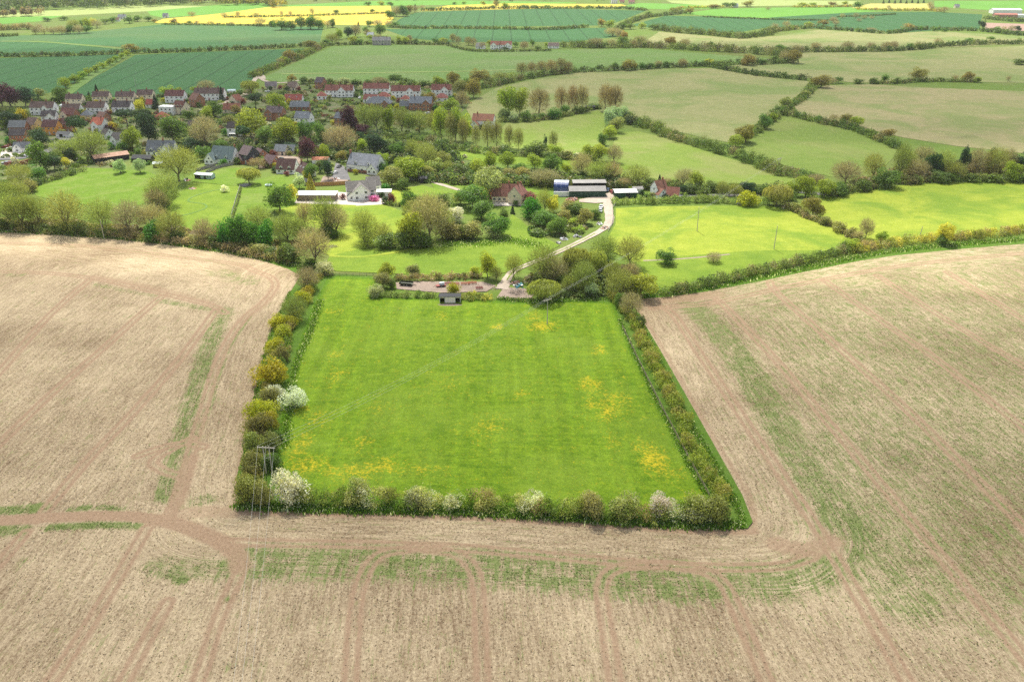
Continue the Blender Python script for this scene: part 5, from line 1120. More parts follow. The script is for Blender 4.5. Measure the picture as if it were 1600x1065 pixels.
h_(181, 231, 24, 7, 2, -25, '5d5a5a', WH, 'white cottage beside the big lime tree', 'white cottage with grey roof left of the big yellow-green tree', wings=({'x': -.1, 'w': 5, 'p': 1.0},))
h_(234, 169, 15, 7, 1, 0, RED, WH, 'small red roofed house', 'small house with red tiled roof beside the golden tree')
h_(273, 161, 34, 8, 2, -3, '6a4747', WH, 'long brown roofed house with white gable', 'long brown roofed house with white gable under two yellow-green trees', chim=((-.3, 0), (.6, 0)))
h_(327, 157, 50, 8, 2, -2, BR, WH, 'long white terrace at the village edge', 'long white and brick terrace with brown roof at the wheat edge', chim=((-.8, 0), (-.1, 0), (.6, 0)))
h_(301, 167, 20, 9, 2, -35, '7c5c50', BK2, 'brick gabled house in the middle', 'brown brick gabled house below the long terrace')
h_(279, 179, 24, 8, 2, -22, '6a4640', CR, 'house with three white dormers', 'red-brown roofed house with white dormer windows', dorm=3, chim=((.8, 0),))
h_(250, 189, 20, 7, 1, -15, 'a5604c', CR, 'orange-brown roofed house', 'low house with orange-brown tiled roof below the white flat roof', hip=True)
h_(362, 177, 30, 8, 1, 5, '8c5a4c', CR, 'cream house with red-brown roof', 'cream house with red-brown roof and white gable by the lane', chim=((-.5, 0),))
h_(375, 162, 18, 8, 1, 60, '8c5a4c', CR, 'rear wing roof by the lane', 'low red-brown roofed house standing end on beside the lane')
h_(366, 213, 25, 7, 2, -3, '4c4648', WH, 'white cottage with conservatory', 'white cottage with dark roof and conservatory among tall trees', conserv=(0, 4.5, 3.0), chim=((.6, 0),))
h_(299, 204, 15, 7, 1, -10, '4d474c', BK, 'small dark roofed house', 'small dark roofed brick house between two large trees')
h_(428, 188, 30, 8, 2, -12, '655a5c', BK2, 'brick house with grey-brown roof', 'brick gabled house with grey-brown roof right of the big lime tree', wings=({'x': -.55, 'w': 5.5, 'p': 1.2},), chim=((.5, 0),))
h_(458, 162, 30, 8, 1, -3, RED, WH, 'low red tiled house', 'low house with bright red tiled roof and two skylights', skylights=2)
h_(468, 173, 32, 7, 1, 0, '767c84', BK, 'grey slate roofed brick building', 'brick building with grey slate roof below the red tiled house')
h_(472, 197, 28, 8, 2, -15, '777d86', WH, 'white house with grey slates and skylights', 'white house with grey slate roof and skylights above the copse', skylights=2, chim=((.9, 0),))
h_(529, 197, 16, 7, 2, -20, '6c737a', BK2, 'slate roofed gable by the copper beech', 'brick gabled house with slate roof left of the purple tree')
h_(455, 142, 18, 8, 1, -15, '77665f', CR, 'cream gable at the village back', 'cream gabled house with brown roof at the back of the village')
h_(498, 139, 15, 8, 2, -20, '5d5358', BK2, 'brick gable behind the terraces', 'brick gabled house with purple-grey roof left of the terraces')
h_(424, 140, 20, 7, 1, 12, '7a7274', CR, 'grey roofed bungalow by the lane', 'grey roofed bungalow at the end of the lane')
h_(530, 152, 46, 8, 2, -2, '86574f', WH, 'leftmost red roofed terrace', 'leftmost of the white terraces with red tiled roof', wings=({'x': .2, 'w': 6, 'p': 1.2},), chim=((-.6, 0), (.0, 0), (.8, 0)))
h_(588, 149, 42, 8, 2, -2, '86574f', WH, 'second red roofed terrace', 'second of the red roofed white terraces from the left', chim=((-.9, 0), (.1, 0), (.9, 0)))
h_(634, 153, 46, 8, 2, -2, '80534c', WH, 'third red roofed terrace', 'third of the red roofed white terraces, with a small gable', wings=({'x': .3, 'w': 6, 'p': 1.2},), chim=((-.5, 0), (.5, 0)))
h_(690, 151, 32, 8, 2, -2, '80534c', WH, 'rightmost red roofed terrace', 'rightmost of the red roofed white terraces', wings=({'x': .3, 'w': 6, 'p': 1.2},), chim=((-.6, 0), (.4, 0)))
h_(503, 156, 16, 7, 1, 10, '9c6156', WH, 'small coral roofed house', 'small house with coral red roof left of the terraces', hip=True)
h_(600, 157, 21, 7, 1, 5, '9c6156', WH, 'coral roofed house below the terraces', 'coral red roofed bungalow below the second terrace', hip=True)
h_(691, 159, 19, 7, 1, 5, '98605a', WH, 'coral roofed house at the right', 'coral red roofed bungalow below the rightmost terrace', hip=True)
h_(633, 161, 15, 6, 1, 0, '9c6156', WH, 'tiny coral roof', 'tiny coral roofed house below the third terrace', hip=True)
h_(578, 161, 24, 7, 1, -15, '8c5a52', WH, 'white gabled bungalow', 'white gabled bungalow below the terraces', wings=({'x': .1, 'w': 6, 'p': 1.5},))
h_(590, 168, 42, 10, 1, -4, '757b82', BK2, 'large slate roofed house', 'large house with broad grey slate roof above the tall trees', hip=True, wings=({'x': .6, 'w': 6, 'p': 1.0},))
h_(657, 173, 36, 9, 2, -6, '777d86', BK2, 'slate roofed brick house', 'brick house with grey slate roof and front gable by the pale trees', wings=({'x': .55, 'w': 6, 'p': 1.5},), chim=((-.6, 0),))
h_(633, 172, 18, 7, 1, 0, '666c74', BK2, 'low slate roofed annexe', 'low slate roofed brick annexe left of the slate roofed brick house')
# larger houses in front
h_(250, 244, 50, 9, 1, -4, '6e7378', WH, 'white house with slate roof and chimney', 'white house with steep slate roof, dormers and one brick chimney', pitch=50, dorm=3, chim=((.15, 0),), wings=({'x': .55, 'w': 7, 'p': 2.2, 'h': 3.0},), eh=2.9)
h_(346, 256, 44, 10, 1, -14, '68787a', WH, 'grey-green roofed house', 'large house with steep grey-green roof and white walls', pitch=50, dorm=2, chim=((.98, 0),), wings=({'x': -.85, 'w': 6, 'p': 3.0, 'h': 2.6},), eh=3.0, nwin=5)
h_(381, 256, 24, 9, 2, -34, '6e5f60', '4c4d52', 'black boarded house', 'black boarded house with brown tiled roof and brick base', base=(BK3, 2.4), wings=({'x': -.45, 'w': 5, 'p': 1.5, 'h': 2.2, 'wall': BK3},))
h_(398, 251, 12, 8, 1, -50, '655254', BK2, 'brown roof behind the black boarded house', 'low brown roofed outbuilding behind the black boarded house')
h_(417, 261, 24, 8, 1, -34, '6c585a', BK3, 'brick annexe with black gable', 'brick annexe with black boarded gable beside the gravel yard', eh=2.4, wings=({'x': .2, 'w': 6, 'p': 1.0, 'h': 2.4, 'wall': BK3},))
h_(437, 243, 22, 7, 1, -12, '757b80', CR, 'grey roofed garage', 'cream garage with grey roof and dark doors', eh=2.6, name='garage', cat='garage', nwin=2)
h_(453, 241, 16, 6, 1, -12, '6f757a', CR, 'grey roofed garage wing', 'lower cream wing with grey roof right of the garage', eh=2.2, name='garage', cat='garage', nwin=1, door=False)
h_(446, 272, 34, 9, 1, -6, '5a4240', WH, 'brown tiled house with dormers', 'white house with brown tiled roof and two brown dormers', pitch=46, dorm=2, eh=2.7)
h_(468, 276, 26, 8, 1, -52, '5c4644', WH, 'brown tiled wing with brick chimney', 'white brown tiled house end with brick chimney and two skylights', pitch=46, chim=((-.98, -.3),), skylights=2, eh=2.7)
h_(566, 270, 56, 10, 1, -22, '8b8f96', WH, 'white gabled house', 'white house with grey roof, brick base and tall brick chimney', pitch=46, base=(BK, 1.5), chim=((-1.02, 0),), eh=4.2, dorm=2, wings=({'x': .78, 'w': 6, 'p': 2.0, 'h': 2.8},))
h_(566, 312, 32, 9, 2, 14, '85807c', WH, 'white house by the gravel yard', 'bright white house with grey-brown roof and front gable beside the gravel yard', pitch=40, eh=4.6, L=14, wings=({'x': -.05, 'w': 8.8, 'p': 1.8, 'h': 4.2}, {'x': -.72, 'w': 4.0, 'p': 1.0, 'h': 2.4}), porch=True)
h_(586, 300, 20, 8, 1, 20, '85807c', WH, 'grey roofed rear wing', 'grey-brown roofed rear wing behind the bright white house', eh=3.4)
h_(792, 316, 42, 8, 1, -3, TER, CR, 'red roofed farmhouse', 'farmhouse with terracotta tiled roof and cream walls', pitch=50, eh=3.2, chim=((.1, .6), (.9, 0)), nwin=6, L=14.5)
h_(819, 317, 22, 7, 2, 68, TER, CR, 'cream gabled farmhouse end', 'cream gabled end of the farmhouse with terracotta roof and chimney', pitch=48, eh=4.6, L=8, chim=((.1, 0),))
h_(774, 311, 17, 7, 1, -3, '8f5a44', CR, 'low farmhouse wing', 'low rusty tiled wing at the left of the farmhouse', pitch=46, eh=2.4)
h_(1035, 309, 20, 7, 2, 24, '8d6455', WH, 'white gabled cottage', 'white gabled cottage with brown roof and chimney beside the trimmed hedge', pitch=46, eh=4.4, chim=((.6, 0),), wings=({'x': -.5, 'w': 5, 'p': 2.5, 'h': 2.4},))
h_(1050, 313, 22, 7, 1, -14, '8f5f52', WH, 'low brown roofed cottage wing', 'low brown roofed wing right of the white gabled cottage', eh=2.3, pitch=44)
h_(754, 201, 34, 8, 2, -12, 'a0705c', WH, 'terracotta roofed house behind the thin trees', 'white house with terracotta roof behind the thin row of trees', chim=((-.6, 0),), wings=({'x': -.7, 'w': 6, 'p': 3.0, 'h': 2.6},))
# far buildings
h_(596, 71, 29, 8, 2, 0, '8e8c8c', 'aaa49c', 'stone barn house', 'grey stone barn house on the skyline of the light green pasture', nwin=6, chim=((-.3, 0), (.6, 0)))
h_(578, 59, 11, 7, 1, -10, 'b8bcc2', WH, 'white roofed farm shed', 'white roofed house behind the stone barn')
h_(749, 77, 13, 8, 1, -20, '93908c', WH, 'small white chalet', 'small white gabled chalet left of the pair of white cottages')
h_(773, 78, 14, 8, 2, -10, 'a06a5c', WH, 'left white cottage', 'white gabled cottage with red-brown roof, left of the far pair', wings=({'x': -.2, 'w': 6, 'p': 1.0},))
h_(790, 78, 18, 8, 2, -6, 'a06a5c', WH, 'right white cottage', 'white gabled cottage with red-brown roof, right of the far pair', wings=({'x': .4, 'w': 6, 'p': 1.0},))
h_(865, 76, 17, 7, 1, 0, '8c7a74', WH, 'long white cottage', 'long low white cottage at the end of the far gardens')
h_(190, 30, 14, 8, 1, 0, '8b8f94', WH, 'far white house', 'white house among the ragged trees at the far left', chim=((.4, 0),))
h_(183, 34, 8, 6, 1, 0, '8a6a60', WH, 'far white shed', 'small white gabled house left of the far white house')
h_(258, 28, 10, 8, 1, 0, '7d7f86', WH, 'grey roofed cottage by the oilseed', 'grey roofed cottage at the left end of the oilseed field')
h_(1496, 13, 9, 8, 1, 0, '8d8f96', CR, 'pale cottage at the top right', 'pale cottage beside the hedge at the top right')
h_(960, 6, 10, 9, 2, 0, 'b0b0b0', WH, 'far white farmhouse', 'white farmhouse at the top edge of the view')
h_(972, 5, 8, 9, 1, 0, 'a0746a', CR, 'far pink house', 'pinkish house right of the far white farmhouse')
h_(987, 6, 10, 8, 1, 0, 'a57a6e', CR, 'far brown roofed house', 'brown roofed house at the top edge beside the bright green strip')
h_(1150, 12, 8, 8, 1, 0, 'b0b4b8', WH, 'far white shed by the trees', 'small white house below the far oak')

# ------------------------------------------------------------------ other buildings
CORR = NT('corrugated_roof')
def corr(name, c1, c2):
    t = NT(name); v = t.n('TexCoord', None, 3)
    k = t.ramp(t.n('TexWave', {'wave_type': 'BANDS', 'bands_direction': 'X'}, 0, Vector=v, Scale=1.6, Distortion=.2), 0, 1, .75, 1.1)
    return t.surf(t.gain(t.mix(t.ramp(t.noise(v, .5, 6, .7), .35, .65), lin(c1), lin(c2)), k), .7, .3)
M_RUST = corr('rusty_sheeting', (.34, .17, .1), (.45, .27, .18)); M_GREY = corr('grey_sheeting', (.22, .21, .2), (.3, .285, .27)); M_WSHEET = corr('white_sheeting', (.62, .62, .6), (.74, .74, .72))
M_GRN = plain('green_boarding', (.03, .075, .05), .7); M_TIMB = plain('weathered_timber', (.26, .2, .15), .85); M_DARK = plain('inside_shade_paint', (.012, .01, .01), .9); M_BLKT = plain('black_boarding', (.03, .03, .032), .8)
M_WWALL = plain('white_render', (.88, .87, .84), .85, var=.06); M_PINE = plain('new_timber', (.52, .27, .11), .8); M_SLATE = roof_mat((.12, .125, .13)); M_FELT = plain('roof_felt', (.05, .052, .056), .9)
def shed(px, py, L, d, eh, rot, roofm, wallm, label, pitch=18, name='shed', cat='shed', door=None, win=0, mono=False):
    g = G(px, py); r = R(rot); o = empty(name, (g[0] - math.sin(r) * d / 2, g[1] + math.cos(r) * d / 2, 0), r); tag(o, label, cat)
    hw = d / 2; rise = hw * math.tan(R(pitch)); b = MB()
    if mono:
        z1 = eh + rise; b.prism([(-hw, -.04), (hw, -.04), (hw, z1), (-hw, eh)], 'x', -L / 2, L / 2, wallm); b.build('wall', o)
        b = MB(); b.prism([(-hw - .4, eh - .4 * rise / d + .02), (hw + .3, z1 + .3 * rise / d + .02), (hw + .3, z1 + .16), (-hw - .4, eh - .4 * rise / d + .16)], 'x', -L / 2 - .3, L / 2 + .3, roofm); b.build('roof', o)
    else:
        b.prism([(-hw, -.04), (hw, -.04), (hw, eh), (0, eh + rise), (-hw, eh)], 'x', -L / 2, L / 2, wallm); b.build('wall', o)
        b = MB(); b.prism(chevron(d, eh, rise, .35, .1), 'x', -L / 2 - .3, L / 2 + .3, roofm); b.build('roof', o)
    if door:
        b = MB(); b.box(door[0] - door[1] / 2, door[0] + door[1] / 2, -hw - .05, -hw + .02, 0, door[2], door[3]); b.build('door', o)
    for i in range(win): put_window(o, -L / 2 + L * (i + .5) / win if not door else L * .25 * (i + .6), -hw, .9, 1.0, .9)
    return o
# long rusty barn seen obliquely
a, b_ = G(160, 257), G(192, 243); Lr = float(np.hypot(*(b_ - a))); shed(176, 252, 19, 6.5, 2.8, 38, M_RUST, M_BLKT, 'long low barn with rusty orange roof above the rough lawn', 24, 'barn', 'barn')
shed(221, 254, 11, 6, 2.3, -4, M_FELT, M_BLKT, 'black boarded shed with dark roof below the slate roofed house', 26, 'shed', 'shed', door=(0, 1.6, 2, M_DARK))
o = shed(918, 308, 18, 7.5, 3.1, 2, M_GREY, M_GRN, 'long grey roofed barn with dark green walls by the drive', 22, 'barn', 'barn')
shed(921, 300, 16.5, 5, 4.6, 2, M_GREY, M_DARK, 'open fronted barn with white roof behind the grey one', 8, 'barn', 'barn', mono=True)  # closed walls painted near-black to stand in for shade behind an open front
shed(978, 309, 11, 7, 2.6, 4, M_WSHEET, M_GRN, 'white roofed shed at the entrance of the farm drive', 12, 'shed', 'shed', door=(1, 2.2, 2.1, M_BLKT))
shed(997, 302, 5, 4, 2.2, 10, M_GREY, M_WWALL, 'small grey roofed shed beside the white gabled cottage', 20, 'shed', 'shed')
shed(494, 314, 19, 6.5, 2.9, -1, M_WSHEET, M_TIMB, 'long flat roofed timber garage with pale roof', 5, 'garage', 'garage', mono=True)
shed(322, 280, 6.6, 4.0, 2.2, -10, plain('pale_felt', (.5, .56, .58), .7), plain('pale_blue_boards', (.46, .58, .6), .7), 'pale blue summerhouse on the lawn', 20, 'summerhouse', 'shed', door=(-.6, 1.4, 1.9, GLASS), win=2)
shed(309, 279, 4.2, 4.0, 2.2, -28, plain('pale_felt', (.5, .56, .58), .7), M_BLKT, 'dark garden shed with pale roof left of the summerhouse', 16)
shed(922, 172, 7, 4, 2.3, 0, M_FELT, M_BLKT, 'small black hut at the edge of the straw field', 14)
shed(247, 262, 5, 4, 2.2, 10, plain('pale_felt', (.5, .56, .58), .7), M_BLKT, 'small pale roofed shed beside the silvery trees', 22)
shed(480, 291, 4.5, 4, 2.3, -20, M_FELT, M_TIMB, 'small dark roofed shed between the garden trees', 28)
shed(500, 256, 9, 5, 2.3, -6, plain('orange_tiles', (.4, .15, .08), .8), M_WWALL, 'low orange tiled outbuilding beside the dark purple tree', 25, 'outbuilding', 'shed')
shed(661, 286, 4, 3.5, 2.4, 0, M_FELT, M_BLKT, 'small dark shed beside the lane', 25)
shed(645, 282, 3.5, 3, 2.2, 20, M_GREY, M_WWALL, 'tiny white shed under the yellow-green tree', 20)
shed(100, 170, 6, 4, 2.4, 0, plain('pale_felt', (.5, .56, .58), .7), M_WWALL, 'white garage between two brown roofed houses', 6, 'garage', 'garage', mono=True)
shed(98, 215, 9, 5, 2.3, -12, M_SLATE, M_WWALL, 'double garage with grey roof beside the ochre house', 24, 'garage', 'garage', door=(-1, 2.4, 2.1, M_DARK))
shed(362, 146, 6, 4, 2.2, 10, plain('pale_blue_felt', (.4, .52, .55), .7), M_WWALL, 'pale green roofed shed by the village lane', 20)
shed(600, 308, 7.0, 4.5, 2.6, 4, M_WSHEET, M_WWALL, 'low white flat roofed wing right of the bright white house', 4, 'garden_room', 'building', mono=True, win=3)
shed(548, 268, 5, 5, 2.5, -20, M_SLATE, M_WWALL, 'small white slate roofed porch building at the drive', 30, 'outbuilding', 'shed')
# white modern box
def flat_house(px, py, L, d, h, rot, label):
    g = G(px, py); r = R(rot); o = empty('house', (g[0], g[1] + d / 2, 0), r); tag(o, label, 'house')
    b = MB(); b.box(-L / 2, L / 2, -d / 2, d / 2, -.04, h, M_WWALL); b.build('wall', o)
    b = MB(); b.box(-L / 2 - .25, L / 2 + .25, -d / 2 - .25, d / 2 + .25, h, h + .22, FRAME); b.build('roof', o)
    for x in (-.3, 0, .3): put_window(o, x * L, -d / 2, 3.4, 1.3, 1.2)
    for x in (-.3, .3): put_window(o, x * L, -d / 2, .9, 1.3, 1.2)
    link('door', door_mesh(DOORM[0]), o, (0, -d / 2, 0))
flat_house(261, 180, 10.5, 7, 5.8, -8, 'white flat roofed house standing among brown roofs')
# top right farm
shed(1574, 22, 46, 18, 6, -4, M_WSHEET, M_WWALL, 'large white roofed barn at the top right', 12, 'barn', 'barn')
shed(1572, 28, 34, 12, 4.5, -6, corr('red_sheeting', (.42, .14, .1), (.5, .2, .15)), plain('pink_wall', (.45, .25, .2), .85), 'red roofed barn below the white roofed one', 16, 'barn', 'barn')
shed(1597, 28, 16, 12, 4, 0, M_WSHEET, M_WWALL, 'white shed at the right edge beside the red barn', 10, 'shed', 'shed')
sheet('earth_plot', [(1538, 36), (1600, 38), (1760, 40), (1760, 50), (1600, 49), (1540, 48)], field_mat('pink_earth', (.3, .2, .16), (.38, .26, .2)), .27, 'pinkish bare earth plot below the red barn')

# ------------------------------------------------------------------ field shelter
g = G(703, 474); o = empty('field_shelter', (g[0], g[1] + 1.8, 0), R(2)); tag(o, 'white fronted open field shelter with two doorways on the meadow', 'field shelter')
M_CREAM = plain('cream_boards', (.86, .77, .68), .8, var=.12)
b = MB(); L, d, eh = 7.3, 3.6, 2.5
b.box(-L / 2, L / 2, d / 2 - .1, d / 2, 0, 2.2, M_TIMB); b.box(-L / 2, -L / 2 + .1, -d / 2, d / 2 - .1, 0, 2.3, M_CREAM); b.box(L / 2 - .1, L / 2, -d / 2, d / 2 - .1, 0, 2.3, M_CREAM); b.build('wall', o)
b = MB(); b.box(-1.75, 1.75, -d / 2, -d / 2 + .1, 0, 2.15, M_CREAM); b.build('front_panel', o)
b = MB(); b.box(-L / 2 + .1, L / 2 - .1, -d / 2 + .01, -d / 2 + .12, 2.15, 2.5, M_CREAM); b.build('fascia', o)
for x in (-L / 2 + .06, L / 2 - .06, -1.8, 1.8):
    b = MB(); b.box(x - .07, x + .07, -d / 2 - .04, -d / 2 + .08, 0, 2.48, FRAME); b.build('post', o)
b = MB(); b.box(-.06, .06, -d / 2 + .15, d / 2 - .15, 0, 2.1, M_TIMB); b.build('partition', o)
b = MB(); b.prism([(-d / 2 - .45, 2.62), (d / 2 + .2, 2.3), (d / 2 + .2, 2.42), (-d / 2 - .45, 2.74)], 'x', -L / 2 - .25, L / 2 + .25, M_FELT); b.build('roof', o)
sheet('trodden_earth', blob(703, 477, 18, 2.2), m_dirt, .295, 'trodden earth in front of the field shelter', True)

# ------------------------------------------------------------------ poles and wires
M_POLE = plain('pole_wood', (.5, .45, .38), .85); M_WIRE = plain('wire', (.62, .62, .58), .5, .4, var=.05); M_INS = plain('insulator', (.3, .26, .24), .3, .5)
def pole(px, py, H, label, arm=1.8, lean=0.0, twin=False, rz=0.0, lam=False):
    g = G(px, py); o = empty('power_pole', (g[0], g[1], 0), rz); tag(o, label, 'power pole', 'power poles'); tops = []
    for x in ((-.75, .75) if twin else (0,)):
        b = MB(); b.tube((x, 0, -.3), (x + lean * H, 0, H), .17, .12, M_POLE, 10); b.build('pole', o)
    if arm:
        b = MB(); b.box(-arm + lean * H, arm + lean * H, -.09, .09, H - .45, H - .27, M_POLE); b.build('crossarm', o)
        for x in (-arm * .9, 0, arm * .9):
            b = MB(); b.tube((x + lean * H, 0, H - .27), (x + lean * H, 0, H + .05), .06, .09, M_INS, 8); b.build('insulator', o); tops.append(Vector((x + lean * H, 0, H + .05)))
    if twin:
        b = MB(); b.tube((-.75, .1, H * .55), (.75, .1, H * .62), .05, .05, M_POLE, 6); b.build('brace', o)
    Mx = Matrix.Translation((g[0], g[1], 0)) @ Matrix.Rotation(rz, 4, 'Z'); return [Mx @ t for t in tops]
h1 = height_at(421, 741, 44); A = pole(421, 741, h1, 'twin legged power pole in the hedge left of the meadow', 2.2, twin=True, rz=R(-6))
B = pole(855, 508, height_at(855, 508, 41), 'pale power pole standing in the meadow below the pond thicket', 1.7, rz=R(35))
C_ = pole(1216, 266, height_at(1216, 266, 19), 'twin legged power pole in the diagonal hedge', 2.0, twin=True, rz=R(40))
pole(1089, 362, height_at(1089, 362, 38), 'single power pole in the middle of the sunlit paddock', 0)
pole(1209, 390, height_at(1209, 390, 37), 'leaning power pole near the bottom of the paddock', 0, lean=.03)
pole(163, 373, height_at(163, 373, 30), 'slim power pole beside the stubble below the bare trees', 0, lean=-.03)
pole(1436, 372, height_at(1436, 372, 18), 'slim leaning pole in the sunlit hedge', 0, lean=.12)
pole(1155, 33, 9, 'slim pole on the far bright green slope', 1.2)
pole(1388, 22, 10, 'slim pole beside the small yellow field', 1.2)
pole(34, 96, 10, 'slim pole in the far left wheat field', 1.2); pole(345, 80, 10, 'slim pole in the wheat field behind the village', 1.2)
pole(213, 141, 10, 'slim pole in the wheat behind the village houses', 0)
NEAR = [Vector((-58 + i * 1.9, 70.0, 9.5)) for i in range(3)]
M_L = [Vector((G(x, 1065)[0], G(x, 1065)[1], 0)) for x in (365, 378, 392)]
def wire(p, q, sag, label, r=.014):
    b = MB(); N = 24; pts = []
    for i in range(N + 1):
        t = i / N; pts.append(p.lerp(q, t) - Vector((0, 0, sag * 4 * t * (1 - t))))
    for i in range(N): b.tube(pts[i], pts[i + 1], r, r, M_WIRE, 5)
    tag(b.build('overhead_wire'), label, 'wire', 'overhead wires')
def at_depth(px, py, y):             # point seen at that pixel, at forward distance y
    a = (px - CXP) / FPX; bb = (CYP - py) / FPX; dy = cp + bb * sp; dz = -sp + bb * cp; t = y / dy
    return Vector((a * t, y, CAMH + dz * t))
for i, nm in enumerate(('left', 'middle', 'right')):
    wire(A[i], at_depth((364, 377, 391)[i], 1072, 112), 1.2, f'{nm} overhead wire running down over the stubble')
    wire(A[i], B[i], 1.8, f'{nm} overhead wire crossing the meadow')
    wire(B[i], C_[i], 2.2, f'{nm} overhead wire from the meadow pole to the diagonal hedge')

# ------------------------------------------------------------------ fences and walls
def fence(pts, h, mat, label, step=1.9, rail=False, name='fence', th=.05):
    Q = resample(GP(pts), step) if step else GP(pts); Q = np.r_[Q, GP(pts)[-1:]] if step else Q
    o = empty(name, (Q[0][0], Q[0][1], 0)); tag(o, label, 'fence' if name == 'fence' else 'wall'); o0 = Q[0]
    b = MB(); n = 0
    for i in range(len(Q) - 1):
        p = Q[i] - o0; q = Q[i + 1] - o0; L = float(np.hypot(*(q - p)))
        if L < .05: continue
        M = Matrix.Translation((p[0], p[1], 0)) @ Matrix.Rotation(math.atan2(q[1] - p[1], q[0] - p[0]), 4, 'Z')
        if rail:
            for z in (.45, .8, 1.12): b.box(0, L, -.02, .02, z - .06, z + .06, mat, M)
        else: b.box(.05 if name == 'fence' else 0, L - (.05 if name == 'fence' else 0), -th / 2, th / 2, -.03 if name != 'fence' else .04, h, mat, M)
    b.build('rail' if rail else 'panel' if name == 'fence' else 'brickwork', o)
    if name == 'fence':
        for p in Q:
            q = MB(); q.box(p[0] - o0[0] - .06, p[0] - o0[0] + .06, p[1] - o0[1] - .06, p[1] - o0[1] + .06, -.05, h + .08, mat); q.build('post', o)
    else:
        q = MB(); p0 = None
        for i in range(len(Q) - 1):
            p = Q[i] - o0; r2 = Q[i + 1] - o0; L = float(np.hypot(*(r2 - p)))
            if L < .05: continue
            M = Matrix.Translation((p[0], p[1], 0)) @ Matrix.Rotation(math.atan2(r2[1] - p[1], r2[0] - p[0]), 4, 'Z'); q.box(0, L, -th / 2 - .04, th / 2 + .04, h, h + .08, mat, M)
        q.build('coping', o)
    return o
fence([(492, 291), (520, 290), (548, 288)], 2.0, M_PINE, 'orange timber panel fence above the gravel yard')
M_GRF = plain('grey_fence', (.3, .28, .26), .85)
fence([(306, 268), (322, 264), (337, 260)], 1.8, M_GRF, 'grey timber fence left of the grey-green roofed house')
fence([(322, 272), (338, 264), (352, 260), (365, 258)], 1.8, M_GRF, 'grey timber fence between the two fenced lawns')
fence([(362, 337), (367, 318), (372, 302), (376, 290)], 1.2, plain('pale_posts', (.55, .52, .45), .85), 'low pale rail fence between the two lawns', rail=True)
fence([(966, 314), (957, 326), (958, 340), (956, 352), (950, 362)], 1.25, plain('pale_posts', (.55, .52, .45), .85), 'pale rail fence between the drive and the paddock', rail=True, step=2.4)
fence([(498, 432), (540, 431), (588, 432)], 1.2, M_TIMB, 'post and rail fence at the top left of the meadow', rail=True, step=2.6)
fence([(972, 512), (1000, 570), (1040, 650), (1085, 735), (1108, 776)], 1.1, M_TIMB, 'dark post and rail fence inside the hedge right of the meadow', rail=True, step=3)
BRW = brick_mat('b5775a')
fence([(31, 258), (46, 254), (55, 249), (60, 248)], 2.0, BRW, 'orange brick garden wall at the left of the village', name='garden_wall', th=.25, step=0)
fence([(402, 234), (420, 236), (428, 240)], 1.8, BRW, 'curved brick wall behind the gravel yard', name='garden_wall', th=.25, step=0)
fence([(865, 307), (889, 307)], 2.4, M_WWALL, 'white wall in front of the blue stack', name='garden_wall', th=.3, step=0)
fence([(595, 302), (612, 300)], 1.2, M_WWALL, 'white garden wall right of the bright white house', name='garden_wall', th=.25, step=0)
fence([(345, 171), (362, 163), (382, 155)], 1.4, plain('pink_wall2', (.45, .33, .27), .9), 'pinkish wall along the village lane', name='garden_wall', th=.25, step=0)

# ------------------------------------------------------------------ blue covered stack, implements, cars and other small things
M_TARP = plain('blue_tarpaulin', (.02, .05, .2), .35, .5, var=.3); M_TARPL = plain('pale_tarpaulin', (.4, .45, .55), .4, .4)
g = G(878, 303); o = empty('covered_stack', (g[0], g[1] + 4, 0), R(-8)); tag(o, 'big stack under a shiny dark blue cover beside the barn', 'covered stack')
prof = [(-4.2, 0), (4.2, 0), (4.2, 3.2)] + [(4.2 * math.cos(t), 3.2 + 2.6 * math.sin(t)) for t in np.linspace(.2, math.pi - .2, 8)] + [(-4.2, 3.2)]
b = MB(); b.prism(prof, 'x', -3.6, 3.6, M_TARP); b.build('cover', o)
b = MB(); b.prism([(3.9 * math.cos(t), 3.34 + 2.6 * math.sin(t)) for t in np.linspace(.9, 2.2, 6)] + [(2.6 * math.cos(t), 3.2 + 2.3 * math.sin(t)) for t in np.linspace(2.2, .9, 6)], 'x', -3.65, 3.65, M_TARPL); b.build('pale_band', o)
for x in (-2.4, 0, 2.4):
    b = MB(); b.prism([(4.26 * math.cos(t), 3.2 + 2.66 * math.sin(t)) for t in np.linspace(.2, math.pi - .2, 10)] + [(4.1 * math.cos(t), 3.2 + 2.5 * math.sin(t)) for t in np.linspace(math.pi - .2, .2, 10)], 'x', x - .06, x + .06, M_TARPL); b.build('strap', o)
TYRE = plain('tyre', (.015, .015, .016), .9); RIM = plain('rim', (.4, .4, .42), .4, .5, .6); CARGL = plain('car_glass', (.02, .025, .03), .08, .6)
def wheel_mesh(r, w):
    b = MB(); b.tube((-w / 2, 0, 0), (w / 2, 0, 0), r, r, TYRE, 14); b.tube((-w / 2 - .015, 0, 0), (w / 2 + .015, 0, 0), r * .58, r * .58, RIM, 10); return b.mesh('wheel')
WH1 = wheel_mesh(.32, .2); WH2 = wheel_mesh(.45, .25); WH3 = wheel_mesh(.8, .4)
LAMP = plain('lamp_glass', (.7, .7, .68), .2, .5, var=.02); TAIL = plain('tail_lamp', (.35, .02, .02), .3, .5, var=.02)
CARP = {}
